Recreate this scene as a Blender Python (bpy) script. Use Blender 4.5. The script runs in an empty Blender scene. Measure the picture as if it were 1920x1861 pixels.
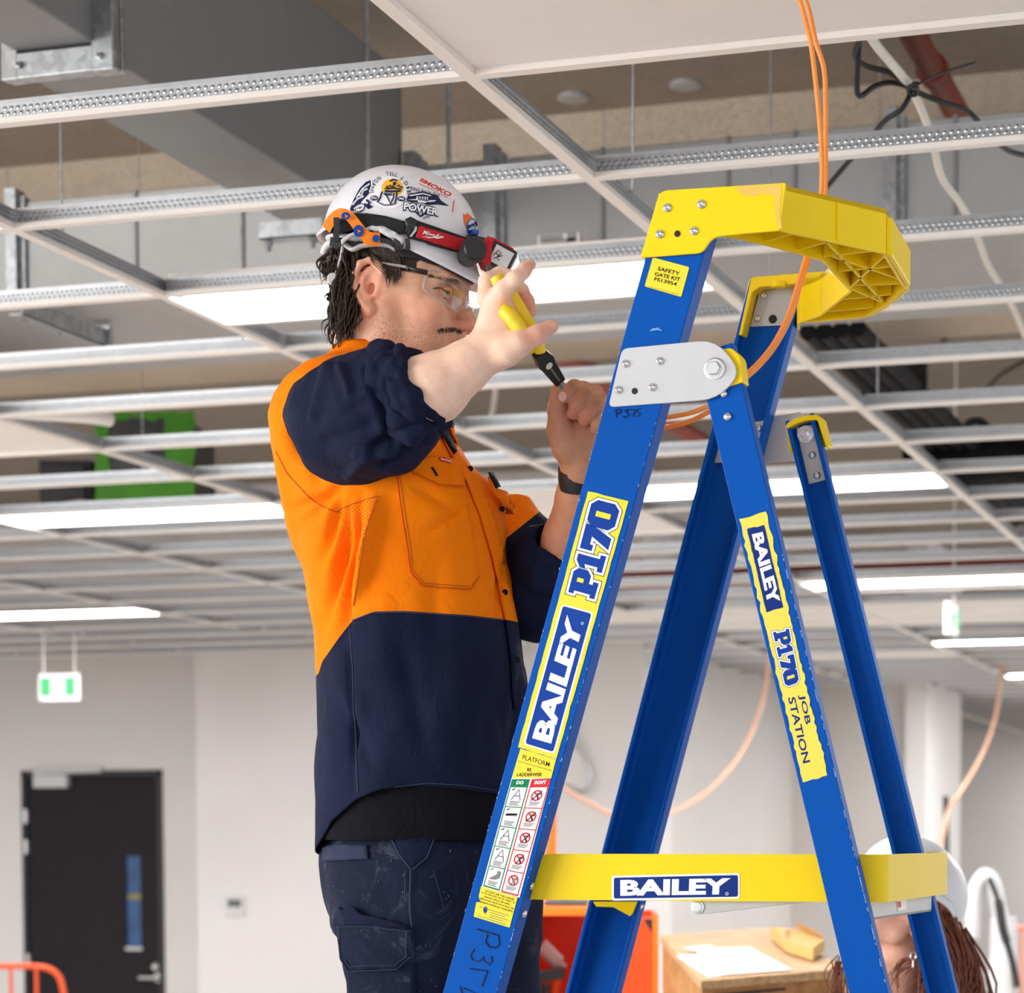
import bpy, bmesh, math, random
import numpy as np
from mathutils import Vector, Matrix, noise
from mathutils.bvhtree import BVHTree
from mathutils.geometry import delaunay_2d_cdt
random.seed(7); rng = np.random.default_rng(7)
scn = bpy.context.scene
COL = scn.collection
PI = math.pi
# ------------------------------------------------------------------ camera, world, light
F, PITCH, YAW, CX, CY, CAMZ = 4393.19, -0.0657, 0.2998, 1199.81, 1860.84, 1.85
CEIL = 1.1971                       # ceiling grid above the lens
cam_d = bpy.data.cameras.new('camera'); cam = bpy.data.objects.new('camera', cam_d); COL.objects.link(cam)
cam.location = (0, 0, CAMZ); cam.rotation_euler = (PI/2 + PITCH, 0, YAW)
cam_d.sensor_fit = 'HORIZONTAL'; cam_d.sensor_width = 36; cam_d.lens = F/1920*36
cam_d.shift_x = -(CX-960)/1920; cam_d.shift_y = (CY-930.5)/1920
cam_d.clip_start = 0.05; cam_d.clip_end = 200
cam_d.dof.use_dof = True; cam_d.dof.focus_distance = 3.12; cam_d.dof.aperture_fstop = 7.0
scn.camera = cam
scn.view_settings.view_transform = 'Standard'; scn.view_settings.look = 'None'
scn.view_settings.gamma = 1; scn.view_settings.use_curve_mapping = False
scn.view_settings.exposure = EXPOSURE = 0.6
world = bpy.data.worlds.new('daylight'); scn.world = world; world.use_nodes = True
bg = world.node_tree.nodes['Background']; bg.inputs[0].default_value = (0.93, 0.96, 1.0, 1); bg.inputs[1].default_value = 0.75
PANEL_POWER = 40.0
# daylight through the glazing behind and beside the photographer
def area(name, loc, rot, sx, sy, power, color):
    l = bpy.data.lights.new(name, 'AREA'); l.shape = 'RECTANGLE'; l.size = sx; l.size_y = sy; l.energy = power; l.color = color
    o = bpy.data.objects.new(name, l); COL.objects.link(o); o.location = loc; o.rotation_euler = rot; return o
wl_ = Vector((-7.0, -1.6, 2.5)); area('window_daylight', wl_, (Vector((-1.0, 3.2, 2.3))-wl_).to_track_quat('-Z', 'Y').to_euler(), 5.0, 2.6, 330, (1, 0.97, 0.94))

# ------------------------------------------------------------------ helpers
cp_, sp_ = math.cos(PITCH), math.sin(PITCH); cyw, syw = math.cos(YAW), math.sin(YAW)
ROT = np.array([[cyw, -syw, 0], [syw, cyw, 0], [0, 0, 1.0]])
def ray(px, py):
    u = (px-CX)/F; v = (CY-py)/F
    return np.array([u, cp_-v*sp_, sp_+v*cp_])/(cp_-v*sp_)
def P(px, py, D):                   # photo pixel at level distance D -> (right, forward, up) from the lens
    return ray(px, py)*D
def PZ(px, py, z):                  # on the horizontal plane z above the lens
    r = ray(px, py); return r*(z/r[2])
def PPL(px, py, p0, n):             # on a plane
    r = ray(px, py); return r*(np.dot(p0, n)/np.dot(r, n))
def W(p):                           # (right, forward, up) -> world
    p = np.asarray(p, float); return p @ ROT.T + np.array([0, 0, CAMZ])
def toL(p):
    return (np.asarray(p, float)-np.array([0, 0, CAMZ])) @ ROT
def pix(Lp):                        # (right, forward, up) -> photo pixel
    Lp = np.asarray(Lp, float); d = Lp[..., 1]*cp_ + Lp[..., 2]*sp_; up = -Lp[..., 1]*sp_ + Lp[..., 2]*cp_
    return CX+F*Lp[..., 0]/d, CY-F*up/d
def unit(v):
    v = np.asarray(v, float); return v/np.linalg.norm(v)
def GW(X, Y, z): return np.array([X, Y, z+CAMZ])       # grid coordinates, z from the lens

class MB:
    """collects shapes, links them as one mesh object"""
    def __init__(self): self.v = []; self.f = []; self.m = []; self.mats = []
    def slot(self, mat):
        if mat not in self.mats: self.mats.append(mat)
        return self.mats.index(mat)
    def add(self, vs, fs, mat=None):
        n = len(self.v); s = self.slot(mat) if mat is not None else 0
        self.v += [tuple(map(float, p)) for p in vs]
        self.f += [tuple(n+i for i in f) for f in fs]; self.m += [s]*len(fs); return self
    def box(self, c, ax, ay, az, mat=None):             # centre and three half vectors
        c, ax, ay, az = (np.asarray(a, float) for a in (c, ax, ay, az))
        vs = [c+sx*ax+sy*ay+sz*az for sz in (-1, 1) for sy in (-1, 1) for sx in (-1, 1)]
        return self.add(vs, [(0, 2, 3, 1), (4, 5, 7, 6), (0, 1, 5, 4), (2, 6, 7, 3), (0, 4, 6, 2), (1, 3, 7, 5)], mat)
    def aabb(self, x0, x1, y0, y1, z0, z1, mat=None):
        return self.box(((x0+x1)/2, (y0+y1)/2, (z0+z1)/2), ((x1-x0)/2, 0, 0), (0, (y1-y0)/2, 0), (0, 0, (z1-z0)/2), mat)
    def prism(self, poly, d, mat=None):                 # polygon swept by vector d
        poly = [np.asarray(p, float) for p in poly]; n = len(poly); d = np.asarray(d, float)
        vs = poly+[p+d for p in poly]
        return self.add(vs, [tuple(range(n))[::-1], tuple(range(n, 2*n))]+[(i, (i+1) % n, n+(i+1) % n, n+i) for i in range(n)], mat)
    def tube(self, pts, r, n=10, mat=None, cap=True, flat=None):
        pts = [np.asarray(p, float) for p in pts]; m = len(pts)
        rs = r if hasattr(r, '__len__') else [r]*m
        t = [unit(pts[min(i+1, m-1)]-pts[max(i-1, 0)]) for i in range(m)]
        a = np.array([0, 0, 1.0]) if abs(t[0][2]) < .9 else np.array([1.0, 0, 0])
        u = unit(np.cross(t[0], a)); vs = []
        for i in range(m):
            u = unit(u-t[i]*np.dot(u, t[i])); w = np.cross(t[i], u)
            for k in range(n):
                q = 2*PI*k/n
                vs.append(pts[i]+rs[i]*(math.cos(q)*u+(flat or 1)*math.sin(q)*w))
        fs = [(i*n+k, i*n+(k+1) % n, (i+1)*n+(k+1) % n, (i+1)*n+k) for i in range(m-1) for k in range(n)]
        if cap: fs += [tuple(range(n))[::-1], tuple(range((m-1)*n, m*n))]
        return self.add(vs, fs, mat)
    def cyl(self, a, b, r, n=16, mat=None, r2=None):
        return self.tube([a, b], [r, r if r2 is None else r2], n, mat)
    def lathe(self, c, axis, prof, n=24, mat=None, cap=True):       # prof: (distance along axis, radius)
        axis = unit(axis); a = np.array([0, 0, 1.0]) if abs(axis[2]) < .9 else np.array([1.0, 0, 0])
        u = unit(np.cross(axis, a)); w = np.cross(axis, u); c = np.asarray(c, float); m = len(prof)
        vs = [c+h*axis+r*(math.cos(2*PI*k/n)*u+math.sin(2*PI*k/n)*w) for h, r in prof for k in range(n)]
        fs = [(i*n+k, i*n+(k+1) % n, (i+1)*n+(k+1) % n, (i+1)*n+k) for i in range(m-1) for k in range(n)]
        if cap: fs += [tuple(range(n))[::-1], tuple(range((m-1)*n, m*n))]
        return self.add(vs, fs, mat)
    def build(self, name, mat=None, parent=None, smooth=False, L=False, bevel=0, loc=None, ang=40):
        vs = np.array(self.v, float).reshape(-1, 3)
        if L: vs = W(vs)
        org = np.zeros(3) if loc is None else np.asarray(loc, float)
        if parent is not None: org = org_of(parent)
        me = bpy.data.meshes.new(name); me.from_pydata((vs-org).tolist(), [], self.f)
        mats = self.mats if self.mats else [mat]
        for m in mats: me.materials.append(m)
        if len(mats) > 1: me.polygons.foreach_set('material_index', self.m)
        o = bpy.data.objects.new(name, me); COL.objects.link(o)
        bm = bmesh.new(); bm.from_mesh(me); bmesh.ops.recalc_face_normals(bm, faces=bm.faces); bm.to_mesh(me); bm.free()
        if smooth:
            me.polygons.foreach_set('use_smooth', [True]*len(me.polygons))
            if smooth == 'auto':
                try: me.set_sharp_from_angle(angle=math.radians(ang))
                except Exception: pass
        if bevel:
            b = o.modifiers.new('bevel', 'BEVEL'); b.width = bevel; b.segments = 2; b.limit_method = 'ANGLE'; b.angle_limit = math.radians(35)
        if parent is not None: o.parent = parent
        else: o.location = org
        return o
def org_of(o):
    p = np.array(o.location)
    while o.parent is not None: o = o.parent; p = p+np.array(o.location)
    return p
def tag(o, label=None, cat=None, group=None, kind=None):
    for k, v in (('label', label), ('category', cat), ('group', group), ('kind', kind)):
        if v: o[k] = v
    return o
def thing(name, label, cat, loc, group=None, kind=None):
    o = bpy.data.objects.new(name, None); o.empty_display_size = .1; COL.objects.link(o); o.location = tuple(map(float, loc))
    return tag(o, label, cat, group, kind)
def raw(name, vs, fs, mat, parent, smooth=True, L=True):
    b = MB(); b.v = [tuple(p) for p in np.asarray(vs, float)]; b.f = [tuple(int(i) for i in f) for f in fs]; b.m = [0]*len(b.f)
    return b.build(name, mat, parent, smooth, L)

def lin(c): return tuple((x/12.92 if x <= .04045 else ((x+.055)/1.055)**2.4) for x in c)
def rgb(r, g, b): return lin((r/255, g/255, b/255))
class NT:
    """small helper around a node tree"""
    def __init__(self, name):
        self.mat = bpy.data.materials.new(name); self.mat.use_nodes = True; self.t = self.mat.node_tree
        self.b = self.t.nodes['Principled BSDF']
    def n(self, typ, **kw):
        x = self.t.nodes.new(typ)
        for k, v in kw.items(): setattr(x, k, v)
        return x
    def l(self, a, b): self.t.links.new(a, b)
    def math(self, op, a, b=None, c=None):
        x = self.n('ShaderNodeMath', operation=op)
        for i, q in enumerate((a, b, c)):
            if q is None: continue
            if isinstance(q, (int, float)): x.inputs[i].default_value = q
            else: self.l(q, x.inputs[i])
        return x.outputs[0]
    def coord(self, kind='Object'): return self.n('ShaderNodeTexCoord').outputs[kind]
    def noise(self, scale, detail=4, rough=.6, vec=None, dist=0):
        x = self.n('ShaderNodeTexNoise'); x.inputs['Scale'].default_value = scale; x.inputs['Detail'].default_value = detail
        x.inputs['Roughness'].default_value = rough; x.inputs['Distortion'].default_value = dist
        self.l(vec if vec is not None else self.coord(), x.inputs['Vector']); return x.outputs['Fac']
    def ramp(self, fac, stops):
        x = self.n('ShaderNodeValToRGB'); e = x.color_ramp.elements
        while len(e) < len(stops): e.new(.5)
        for el, (p, c) in zip(e, stops): el.position = p; el.color = (*c, 1) if len(c) == 3 else c
        self.l(fac, x.inputs[0]); return x.outputs[0]
    def mix(self, fac, a, b, mode='MIX'):
        x = self.n('ShaderNodeMix', data_type='RGBA', blend_type=mode)
        for s, q in ((x.inputs[0], fac), (x.inputs[6], a), (x.inputs[7], b)):
            if isinstance(q, (int, float)): s.default_value = q
            elif isinstance(q, tuple): s.default_value = (*q, 1)
            else: self.l(q, s)
        return x.outputs[2]
    def bump(self, h, strength=.3, dist=.001, prev=None):
        x = self.n('ShaderNodeBump'); x.inputs['Strength'].default_value = strength; x.inputs['Distance'].default_value = dist
        self.l(h, x.inputs['Height'])
        if prev is not None: self.l(prev, x.inputs['Normal'])
        self.l(x.outputs[0], self.b.inputs['Normal']); return x.outputs[0]
    def set(self, **kw):
        for k, v in kw.items():
            s = self.b.inputs[k.replace('_', ' ')]
            if isinstance(v, tuple): s.default_value = (*v, 1) if (len(v) == 3 and s.type == 'RGBA') else v
            elif isinstance(v, (int, float)): s.default_value = v
            else: self.l(v, s)
        return self
def mat(name, c, rough=.5, metal=0, var=.08, scale=8, bump=0, bscale=200, bdist=.001, **kw):
    m = NT(name); c = tuple(c)
    f = m.noise(scale, 5)
    m.set(Base_Color=m.ramp(f, [(.3, tuple(x*(1-var) for x in c)), (.7, tuple(min(1, x*(1+var)) for x in c))]), Roughness=rough, Metallic=metal, **kw)
    if bump: m.bump(m.noise(bscale, 3), bump, bdist)
    return m.mat
def emit(name, c, s):
    m = NT(name); m.set(Base_Color=(.05, .05, .05), Emission_Color=c, Emission_Strength=s); return m.mat

M = {}
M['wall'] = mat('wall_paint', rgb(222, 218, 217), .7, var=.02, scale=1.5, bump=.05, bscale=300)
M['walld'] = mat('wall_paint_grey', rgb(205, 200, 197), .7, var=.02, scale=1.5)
M['white'] = mat('white_powder_coat', rgb(236, 230, 224), .45, var=.02, scale=20)
M['tile'] = mat('ceiling_tile_white', rgb(236, 232, 228), .75, var=.015, scale=6, bump=.08, bscale=500)
M['floor'] = mat('concrete_floor', rgb(170, 165, 158), .55, var=.12, scale=2, bump=.1)
def galv(name, c, rough, metal=.85, spangle=60, contrast=.18, dimple=False):
    m = NT(name); v = m.n('ShaderNodeTexVoronoi'); v.inputs['Scale'].default_value = spangle; m.l(m.coord(), v.inputs['Vector'])
    g = m.n('ShaderNodeSeparateColor'); m.l(v.outputs['Color'], g.inputs[0])
    col = m.ramp(g.outputs[0], [(0, tuple(x*(1-contrast) for x in c)), (1, tuple(min(1, x*(1+contrast)) for x in c))])
    m.set(Base_Color=col, Metallic=metal, Roughness=m.math('MULTIPLY_ADD', m.noise(5, 4), .25, rough-.12))
    if dimple:
        s = m.n('ShaderNodeSeparateXYZ'); m.l(m.coord(), s.inputs[0]); x, z = s.outputs[0], s.outputs[2]
        hs = []
        for off, zc in ((0, .0185), (.5, .0275)):
            fx = m.math('SUBTRACT', m.math('FRACT', m.math('ADD', m.math('DIVIDE', x, .0125), off)), .5)
            dx = m.math('MULTIPLY', fx, .0125); dz = m.math('SUBTRACT', z, zc)
            d = m.math('SQRT', m.math('ADD', m.math('MULTIPLY', dx, dx), m.math('MULTIPLY', dz, dz)))
            hs.append(m.math('SMOOTHSTEP', d, .0042, .0012) if False else m.math('MAXIMUM', m.math('SUBTRACT', 1, m.math('DIVIDE', d, .0040)), 0))
        m.bump(m.math('POWER', m.math('ADD', hs[0], hs[1]), .6), .9, .0022)
    return m.mat
M['galv'] = galv('galvanised_steel', (.50, .52, .55), .34, contrast=.05, dimple=True)
M['galvp'] = galv('galvanised_plain', (.60, .62, .64), .36)
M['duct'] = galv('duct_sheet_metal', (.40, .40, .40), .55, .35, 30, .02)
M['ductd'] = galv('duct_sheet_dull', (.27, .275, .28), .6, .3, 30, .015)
M['channel'] = galv('steel_channel', (.42, .44, .46), .4, .8)
m = NT('soffit_insulation'); f = m.noise(2.2, 6, .7); f2 = m.noise(90, 3)
m.set(Base_Color=m.mix(.3, m.ramp(f, [(.3, rgb(128, 117, 106)), (.7, rgb(150, 138, 125))]), m.ramp(f2, [(.35, rgb(100, 90, 80)), (.65, rgb(172, 158, 142))])), Roughness=.85)
m.bump(f2, .5, .006); M['soffit'] = m.mat
m = NT('sprayed_board'); f = m.noise(1.2, 4); f2 = m.noise(110, 3)
m.set(Base_Color=m.mix(.35, m.ramp(f, [(.3, rgb(176, 160, 140)), (.7, rgb(198, 182, 162))]), m.ramp(f2, [(.35, rgb(140, 124, 108)), (.65, rgb(214, 200, 182))])), Roughness=.85)
m.bump(f2, .5, .006); M['board'] = m.mat
M['black'] = mat('black_rubber', (.012, .012, .014), .5, var=.2)
M['blackfoil'] = mat('black_duct_wrap', (.008, .008, .009), .6, var=.3, scale=15, bump=.6, bscale=25, bdist=.01, Specular_IOR_Level=.12)
M['orange_cable'] = mat('orange_pvc', rgb(252, 150, 66), .42, var=.05, scale=60)
M['orange_dull'] = mat('orange_pvc_dull', rgb(228, 178, 150), .5, var=.05)
M['white_cable'] = mat('white_pvc', rgb(228, 222, 212), .45, var=.04)
M['redpipe'] = mat('red_primer_pipe', rgb(150, 62, 44), .5, var=.12)
M['green'] = mat('green_masking_tape', rgb(78, 158, 32), .55, var=.15, scale=14, bump=.5, bscale=30, bdist=.006)
M['lamp'] = emit('led_diffuser', (1, .985, .97), PANEL_POWER)

# ------------------------------------------------------------------ room shell
def struct(name, b, mt, **kw):
    o = b.build(name, mt, **kw); o['kind'] = 'structure'; return o
FZ = -CAMZ
WT = CEIL+1.15                                          # walls run up to the slab
b = MB(); b.aabb(-16, 4, -3.5, 29, -.12, 0); struct('floor', b, M['floor'])
b = MB(); b.aabb(-16, 4, -3.5, 29, WT+CAMZ, WT+CAMZ+.2); struct('ceiling_slab', b, M['soffit'])
b = MB()
DY = 14.95; DX0, DX1 = [(lambda d: d[0]*14.938/d[1])(ray(x, 1445) @ ROT.T) for x in (40, 303)]; DZT = (lambda d: d[2]*14.938/d[1]+CAMZ)(ray(170, 1444) @ ROT.T)                      # door opening is cut out of the back wall
b.aabb(-16, DX0, DY, DY+.15, 0, WT+CAMZ); b.aabb(DX1, -7.2, DY, DY+.15, 0, WT+CAMZ); b.aabb(DX0, DX1, DY, DY+.15, DZT, WT+CAMZ)
struct('wall_back', b, M['wall'])
b = MB(); b.aabb(-7.557, -4.4, 14.3, 14.95, 0, WT+CAMZ); struct('wall_back_projecting', b, M['wall'])
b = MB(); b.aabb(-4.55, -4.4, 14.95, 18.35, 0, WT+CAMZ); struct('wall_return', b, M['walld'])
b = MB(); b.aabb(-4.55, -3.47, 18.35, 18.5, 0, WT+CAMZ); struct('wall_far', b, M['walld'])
b = MB(); b.aabb(-3.47, -3.30, 18.28, 19.9, 0, WT+CAMZ); struct('wall_end_pier', b, M['wall'])
b = MB(); b.aabb(-9, 4, 26.9, 27.05, 0, WT+CAMZ); struct('wall_far_right', b, M['wall'])
b = MB(); b.aabb(-16.15, -16, 4, 15.1, 0, WT+CAMZ); struct('wall_left', b, M['wall'])

# suspended grid
TX, TY = -1.3732, 3.5358
tee_parts = MB()
def tee_mesh(name, length):
    t = MB(); h = length/2
    t.aabb(-h, h, -.012, .012, 0, .010, M['white'])
    t.aabb(-h, h, -.0007, .0007, .010, .034, M['galv'])
    t.aabb(-h, h, -.0035, .0035, .034, .041, M['galv'])
    me = bpy.data.meshes.new(name); me.from_pydata(t.v, [], t.f)
    for mm in t.mats: me.materials.append(mm)
    me.polygons.foreach_set('material_index', t.m); return me
grid = thing('ceiling', None, None, (0, 0, CEIL+CAMZ), kind='structure')
def frustum(X, Y, mar=.35):
    L = toL(GW(X, Y, CEIL)); x, y = pix(L); return -mar*1920 < x < 1920*(1+mar) and y > -500
main_me = tee_mesh('main_tee', 3.6)
cross_me = tee_mesh('cross_tee', 1.176)
def put(name, me, parent, loc, rz=0):
    o = bpy.data.objects.new(name, me); COL.objects.link(o); o.parent = parent; o.location = loc; o.rotation_euler = (0, 0, rz); return o
for k in range(-2, 13):
    X = TX-1.2*(k-1)
    for j in range(8):
        Y = 1.4+3.6*j+1.8
        if Y+1.8 > 14.3 and X < -4.4: continue
        if any(frustum(X, Y+d, .1) for d in (-1.8, -.9, 0, .9, 1.8)): put('main_tee', main_me, grid, (X, Y, 0), PI/2)
def cell(kcol, n):                                      # centre of the cell between main k and k-1, row n to n+1
    return TX-1.2*(kcol-1)+.6, TY+.6*(n-1)
ncross = 0
for n in range(-1, 40):
    for k in range(0, 13):
        X, Y = cell(k, n)
        if (Y > 14.2 and X < -4.4) or Y > 26.8: continue
        if frustum(X-.6, Y, .02) or frustum(X+.6, Y, .02):
            put('cross_tee', cross_me, grid, (X, Y, 0)); ncross += 1
for (k, n) in ((2, 3.5), (2, 8.5), (4, 8.5), (2, 13.5), (6, 13.5), (4, 13.5)):
    X, Y = cell(k, n); put('cross_tee', cross_me, grid, (X, Y, 0)); ncross += 1
tile_me_b = MB(); tile_me_b.aabb(-.589, .589, -.289, .289, .0095, .022)
tme = bpy.data.meshes.new('ceiling_tile'); tme.from_pydata(tile_me_b.v, [], tile_me_b.f); tme.materials.append(M['tile'])
for (k, n) in ((1, 0), (1, -1), (0, 0), (4, 5), (3, 8), (3, 9), (2, 15), (2, 16), (1, 15), (1, 16), (3, 15), (3, 16), (4, 15), (1, 27), (2, 27), (0, 27), (5, 17), (3, 20), (6, 9), (3, -1), (2, -2)):
    X, Y = cell(k, n); put('ceiling_tile', tme, grid, (X, Y+.3, 0))
# light panels
def panel(k, n, label, half=True):
    X, Y = cell(k, n)
    r = thing('ceiling_light', label, 'light', (X, Y+.15, CEIL+CAMZ+.010), group='LED panels in the ceiling grid')
    q = MB(); 
    for s in (-1, 1):
        q.aabb(X-.587, X+.587, Y+.15+s*.139-.006, Y+.15+s*.139+.006, CEIL+CAMZ+.010, CEIL+CAMZ+.05)
        q.aabb(X+s*.581-.006, X+s*.581+.006, Y+.017, Y+.283, CEIL+CAMZ+.010, CEIL+CAMZ+.05)
    q.aabb(X-.585, X+.585, Y+.013, Y+.287, CEIL+CAMZ+.025, CEIL+CAMZ+.03)
    q.build('frame', M['white'], r)
    q = MB(); q.aabb(X-.575, X+.575, Y+.017, Y+.283, CEIL+CAMZ+.012, CEIL+CAMZ+.02); q.build('diffuser', M['lamp'], r)
panel(2, 3, 'bright LED ceiling panel directly behind the worker\'s head and pliers')
panel(2, 8, 'lit LED ceiling panel seen behind the upper blue ladder rails')
panel(4, 8.1, 'long lit LED ceiling panel at left below the green-taped grille')
panel(2, 13.3, 'lit LED ceiling panel just above the right-hand exit sign')
panel(6, 13.5, 'short visible end of a lit LED panel at the left edge above the door')
panel(2, 19, 'far lit LED strip at right just under the hanging exit sign')
panel(2, 24.2, 'smallest lit LED strip at the right edge above the far wall')
panel(2, -2, 'LED ceiling panel above the ladder in front of the worker')  # this and the next four: unseen panels added for their light
panel(4, 3, 'LED ceiling panel left of the worker beside the duct')
panel(0, 8, 'LED ceiling panel to the right of the ladder')
panel(4, -2, 'LED ceiling panel over the photographer on the left')
panel(6, 8, 'LED ceiling panel far to the left of the green-taped grille')
for (k, n, w_) in ((8, 3, 'by the left wall, nearest'), (8, 8, 'by the left wall, middle'), (8, 13.5, 'by the left wall, farthest'), (10, 8, 'in the left corner'), (10, 13.5, 'at the far left corner'), (0, 13.5, 'to the right of the exit sign'), (0, 19, 'over the right aisle'), (0, 24.2, 'at the far end of the right aisle'), (-2, 13.5, 'on the right side of the floor'), (6, 3, 'left of the branch duct'), (-2, 19, 'on the far right side'), (-2, 24.2, 'in the far right corner'), (0, 29, 'close to the far right wall'), (0, 36, 'beside the far right wall'), (2, 34, 'in the far bay, nearest'), (2, 38, 'in the far bay, farthest')):  # unseen panels added to brighten the far walls
    panel(k, n, 'LED ceiling panel out of view '+w_)
# ------------------------------------------------------------------ services above the grid
def PYp(px, py, Y):                                     # ray against the grid plane Y
    d = ray(px, py) @ ROT.T; return d*(Y/d[1])+np.array([0, 0, CAMZ])
def wz(px, py, z): return W(PZ(px, py, z))
SL = WT+CAMZ
# transverse duct
D2Y = wz(1100, 478, 1.45)[1]; D2B = 1.45+CAMZ; D2T = PYp(1250, 268, D2Y)[2]
r = thing('air_duct', 'long galvanised duct crossing the void behind the helmet, with vertical flange joints', 'duct', (-3.5, D2Y+.5, D2B))
q = MB(); q.aabb(-9.5, .4, D2Y, D2Y+.95, D2B, D2T); q.build('casing', M['duct'], r, bevel=.004)
for px in (30, 255, 455, 775, 925, 1130, 1365, 1490, 1672, 1790):
    X = PYp(px, 400, D2Y)[0]; big = px in (30, 775, 925, 1672)
    q = MB(); w_ = .016 if big else .004
    q.aabb(X-w_, X+w_, D2Y-(.03 if big else .006), D2Y+.02, D2B-(.03 if big else 0), D2T+(.03 if big else .003))
    if big: q.aabb(X+w_, X+w_+.016, D2Y-.012, D2Y+.02, D2B-.01, D2T+.012)
    q.build('flange', M['channel'] if big else M['ductd'], r)
q = MB(); a, c = PYp(1008, 441, D2Y-.004), PYp(1087, 479, D2Y-.004)
q.aabb(a[0], c[0], D2Y-.004, D2Y, c[2], a[2]); lab = q.build('paper_label', M['tile'], r)
lab['label'] = 'white paper label with rows of faint grey print'
q = MB()
for i, (u0, u1, h) in enumerate(((.06, .6, .06), (.06, .9, .03), (.06, .75, .03), (.06, .85, .05), (.06, .6, .05), (.7, .93, .1))):
    zz = a[2]-(a[2]-c[2])*(.14+.15*i if i < 5 else .2)
    q.aabb(a[0]+(c[0]-a[0])*u0, a[0]+(c[0]-a[0])*u1, D2Y-.0046, D2Y-.004, zz-h*.12, zz+h*.12)
q.build('print', mat('faint_print', rgb(160, 160, 160), .7), lab)
a, c = PYp(1088, 452, D2Y-.05), PYp(1126, 470, D2Y-.05)
q = MB(); q.aabb(a[0], c[0], D2Y-.05, D2Y, c[2], a[2]); q.aabb(a[0]+.004, c[0]-.004, D2Y-.056, D2Y-.05, c[2]+.004, a[2]-.004)
tag(q.build('junction_box', mat('orange_box', rgb(214, 92, 40), .5), None, bevel=.002, loc=a), 'small orange box fixed on the duct beside the white paper label', 'box')
# branch duct running to it
zb = 1.52
e0, e1 = wz(212, 118, zb), wz(590, 345, zb); X1 = (e0[0]+e1[0])/2
X0 = wz(430, 359, zb)[0]; zt1 = None
top = PYp(690, 250, D2Y); zt = min(SL-.12, CAMZ+zb+.42)
r = thing('air_duct', 'galvanised branch duct with a bolted flange in the upper left corner', 'duct', ((X0+X1)/2, D2Y-1, zb+CAMZ))
YF = e0[1]
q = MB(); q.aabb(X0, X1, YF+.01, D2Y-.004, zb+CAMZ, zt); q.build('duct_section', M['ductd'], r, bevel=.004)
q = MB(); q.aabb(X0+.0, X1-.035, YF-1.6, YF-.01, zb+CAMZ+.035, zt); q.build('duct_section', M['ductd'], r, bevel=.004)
q = MB()
for (x0, x1, z0, z1) in ((X0-.03, X1+.012, zb+CAMZ-.02, zb+CAMZ+.03), (X1-.04, X1+.012, zb+CAMZ-.02, zt+.02), (X0-.03, X0+.01, zb+CAMZ-.02, zt+.02)):
    e_ = .0012*(x0+x1 > 2*X0+.2)+.0007*(z1 > zt); s_ = .0011*(z1 > zt); q.aabb(x0+s_, x1-s_, YF-.028-e_, YF-.003, z0-e_, z1); q.aabb(x0+s_, x1-s_, YF+.003, YF+.02+e_, z0+.004-e_, z1)
fl = q.build('flange', M['channel'], r, bevel=.003)
for (dx, dz) in ((-.02, .005), (-.02, .25), (-.2, .005)):
    q = MB(); q.lathe((X1+dx, YF-.03, zb+CAMZ+dz), (0, -1, 0), [(0, .008), (.006, .008), (.006, .0045), (.016, .0045)], 6); q.build('bolt', M['galvp'], fl)
# board-faced downstand behind it, soffit beyond
BY = wz(1250, 195, SL-CAMZ)[1]
q = MB(); q.aabb(-16, 4, BY, BY+.35, D2B+.18, SL); tag(q.build('trim_1', M['board']), kind='structure')
q = MB()
for i in range(9):
    X = -9+1.1*i; q.aabb(X-.003, X+.003, BY-.003, BY, D2B+.2, SL)
tag(q.build('trim_2', M['duct']), kind='structure')
# black wrapped duct on the right
z = 1.42; xa, xb = wz(1500, 640, z)[0], wz(1600, 607, z)[0]
y0 = D2Y+1.0
r = thing('wrapped_duct', 'black foil-wrapped duct running away to the right behind the yellow ladder top', 'duct', ((xa+xb)/2, 8, z+CAMZ))
q = MB(); n = 26
for i in range(4):
    w_ = (xb-xa)/4; q.tube([(xa+w_*(i+.5), y0+.0+(y1), z+CAMZ+w_*.5) for y1 in np.linspace(0, 4.2, 8)], w_*.52, 12)
q.build('wrapping', M['blackfoil'], r, smooth='auto')
q = MB()
for i in (0, 2):
    q = MB(); q.aabb(xa-.01, xb+.01, y0+.9+i, y0+.93+i, z+CAMZ-.006, z+CAMZ+.1); q.build('strap', M['black'], r)
q = MB(); pz = [wz(1850+60*math.cos(t), 890+22*math.sin(t), 1.55) for t in np.linspace(0, 2*PI, 20)]
c0 = wz(1880, 899, 1.33)
q.tube([c0+np.array([x, .1*math.sin(x*4), .05+.03*math.cos(x*9)]) for x in np.linspace(-.35, .9, 14)], [.09]*14, 12)
tag(q.build('flexible_duct', M['blackfoil'], smooth='auto', loc=c0), 'crumpled black flexible duct at the right edge above the ladder', 'duct')
# red pipes
def rod(b, a, c, r_, n=14): b.cyl(a, c, r_, n)
p0 = wz(1717, 75, 2.02)
q = MB(); rod(q, (p0[0], p0[1]-.8, p0[2]), (p0[0], BY, p0[2]), .034)
for yy in (.25, 1.0): q.lathe((p0[0], p0[1]+yy, p0[2]), (0, 1, 0), [(-.03, .034), (-.03, .042), (.03, .042), (.03, .034)], 14)
tag(q.build('fire_pipe', M['redpipe'], smooth='auto', loc=p0), 'red pipe sloping through the ceiling void at the top right corner', 'pipe')
p0, p1 = wz(1021, 650, 1.95), wz(1145, 735, 1.95)
q = MB(); rod(q, (p0[0], p0[1]-1.2, p0[2]), (p0[0], p0[1]+4, p0[2]), .04); q.lathe((p0[0], p0[1]+.6, p0[2]), (0, 1, 0), [(-.03, .04), (-.03, .05), (.03, .05), (.03, .04)], 14)
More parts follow.
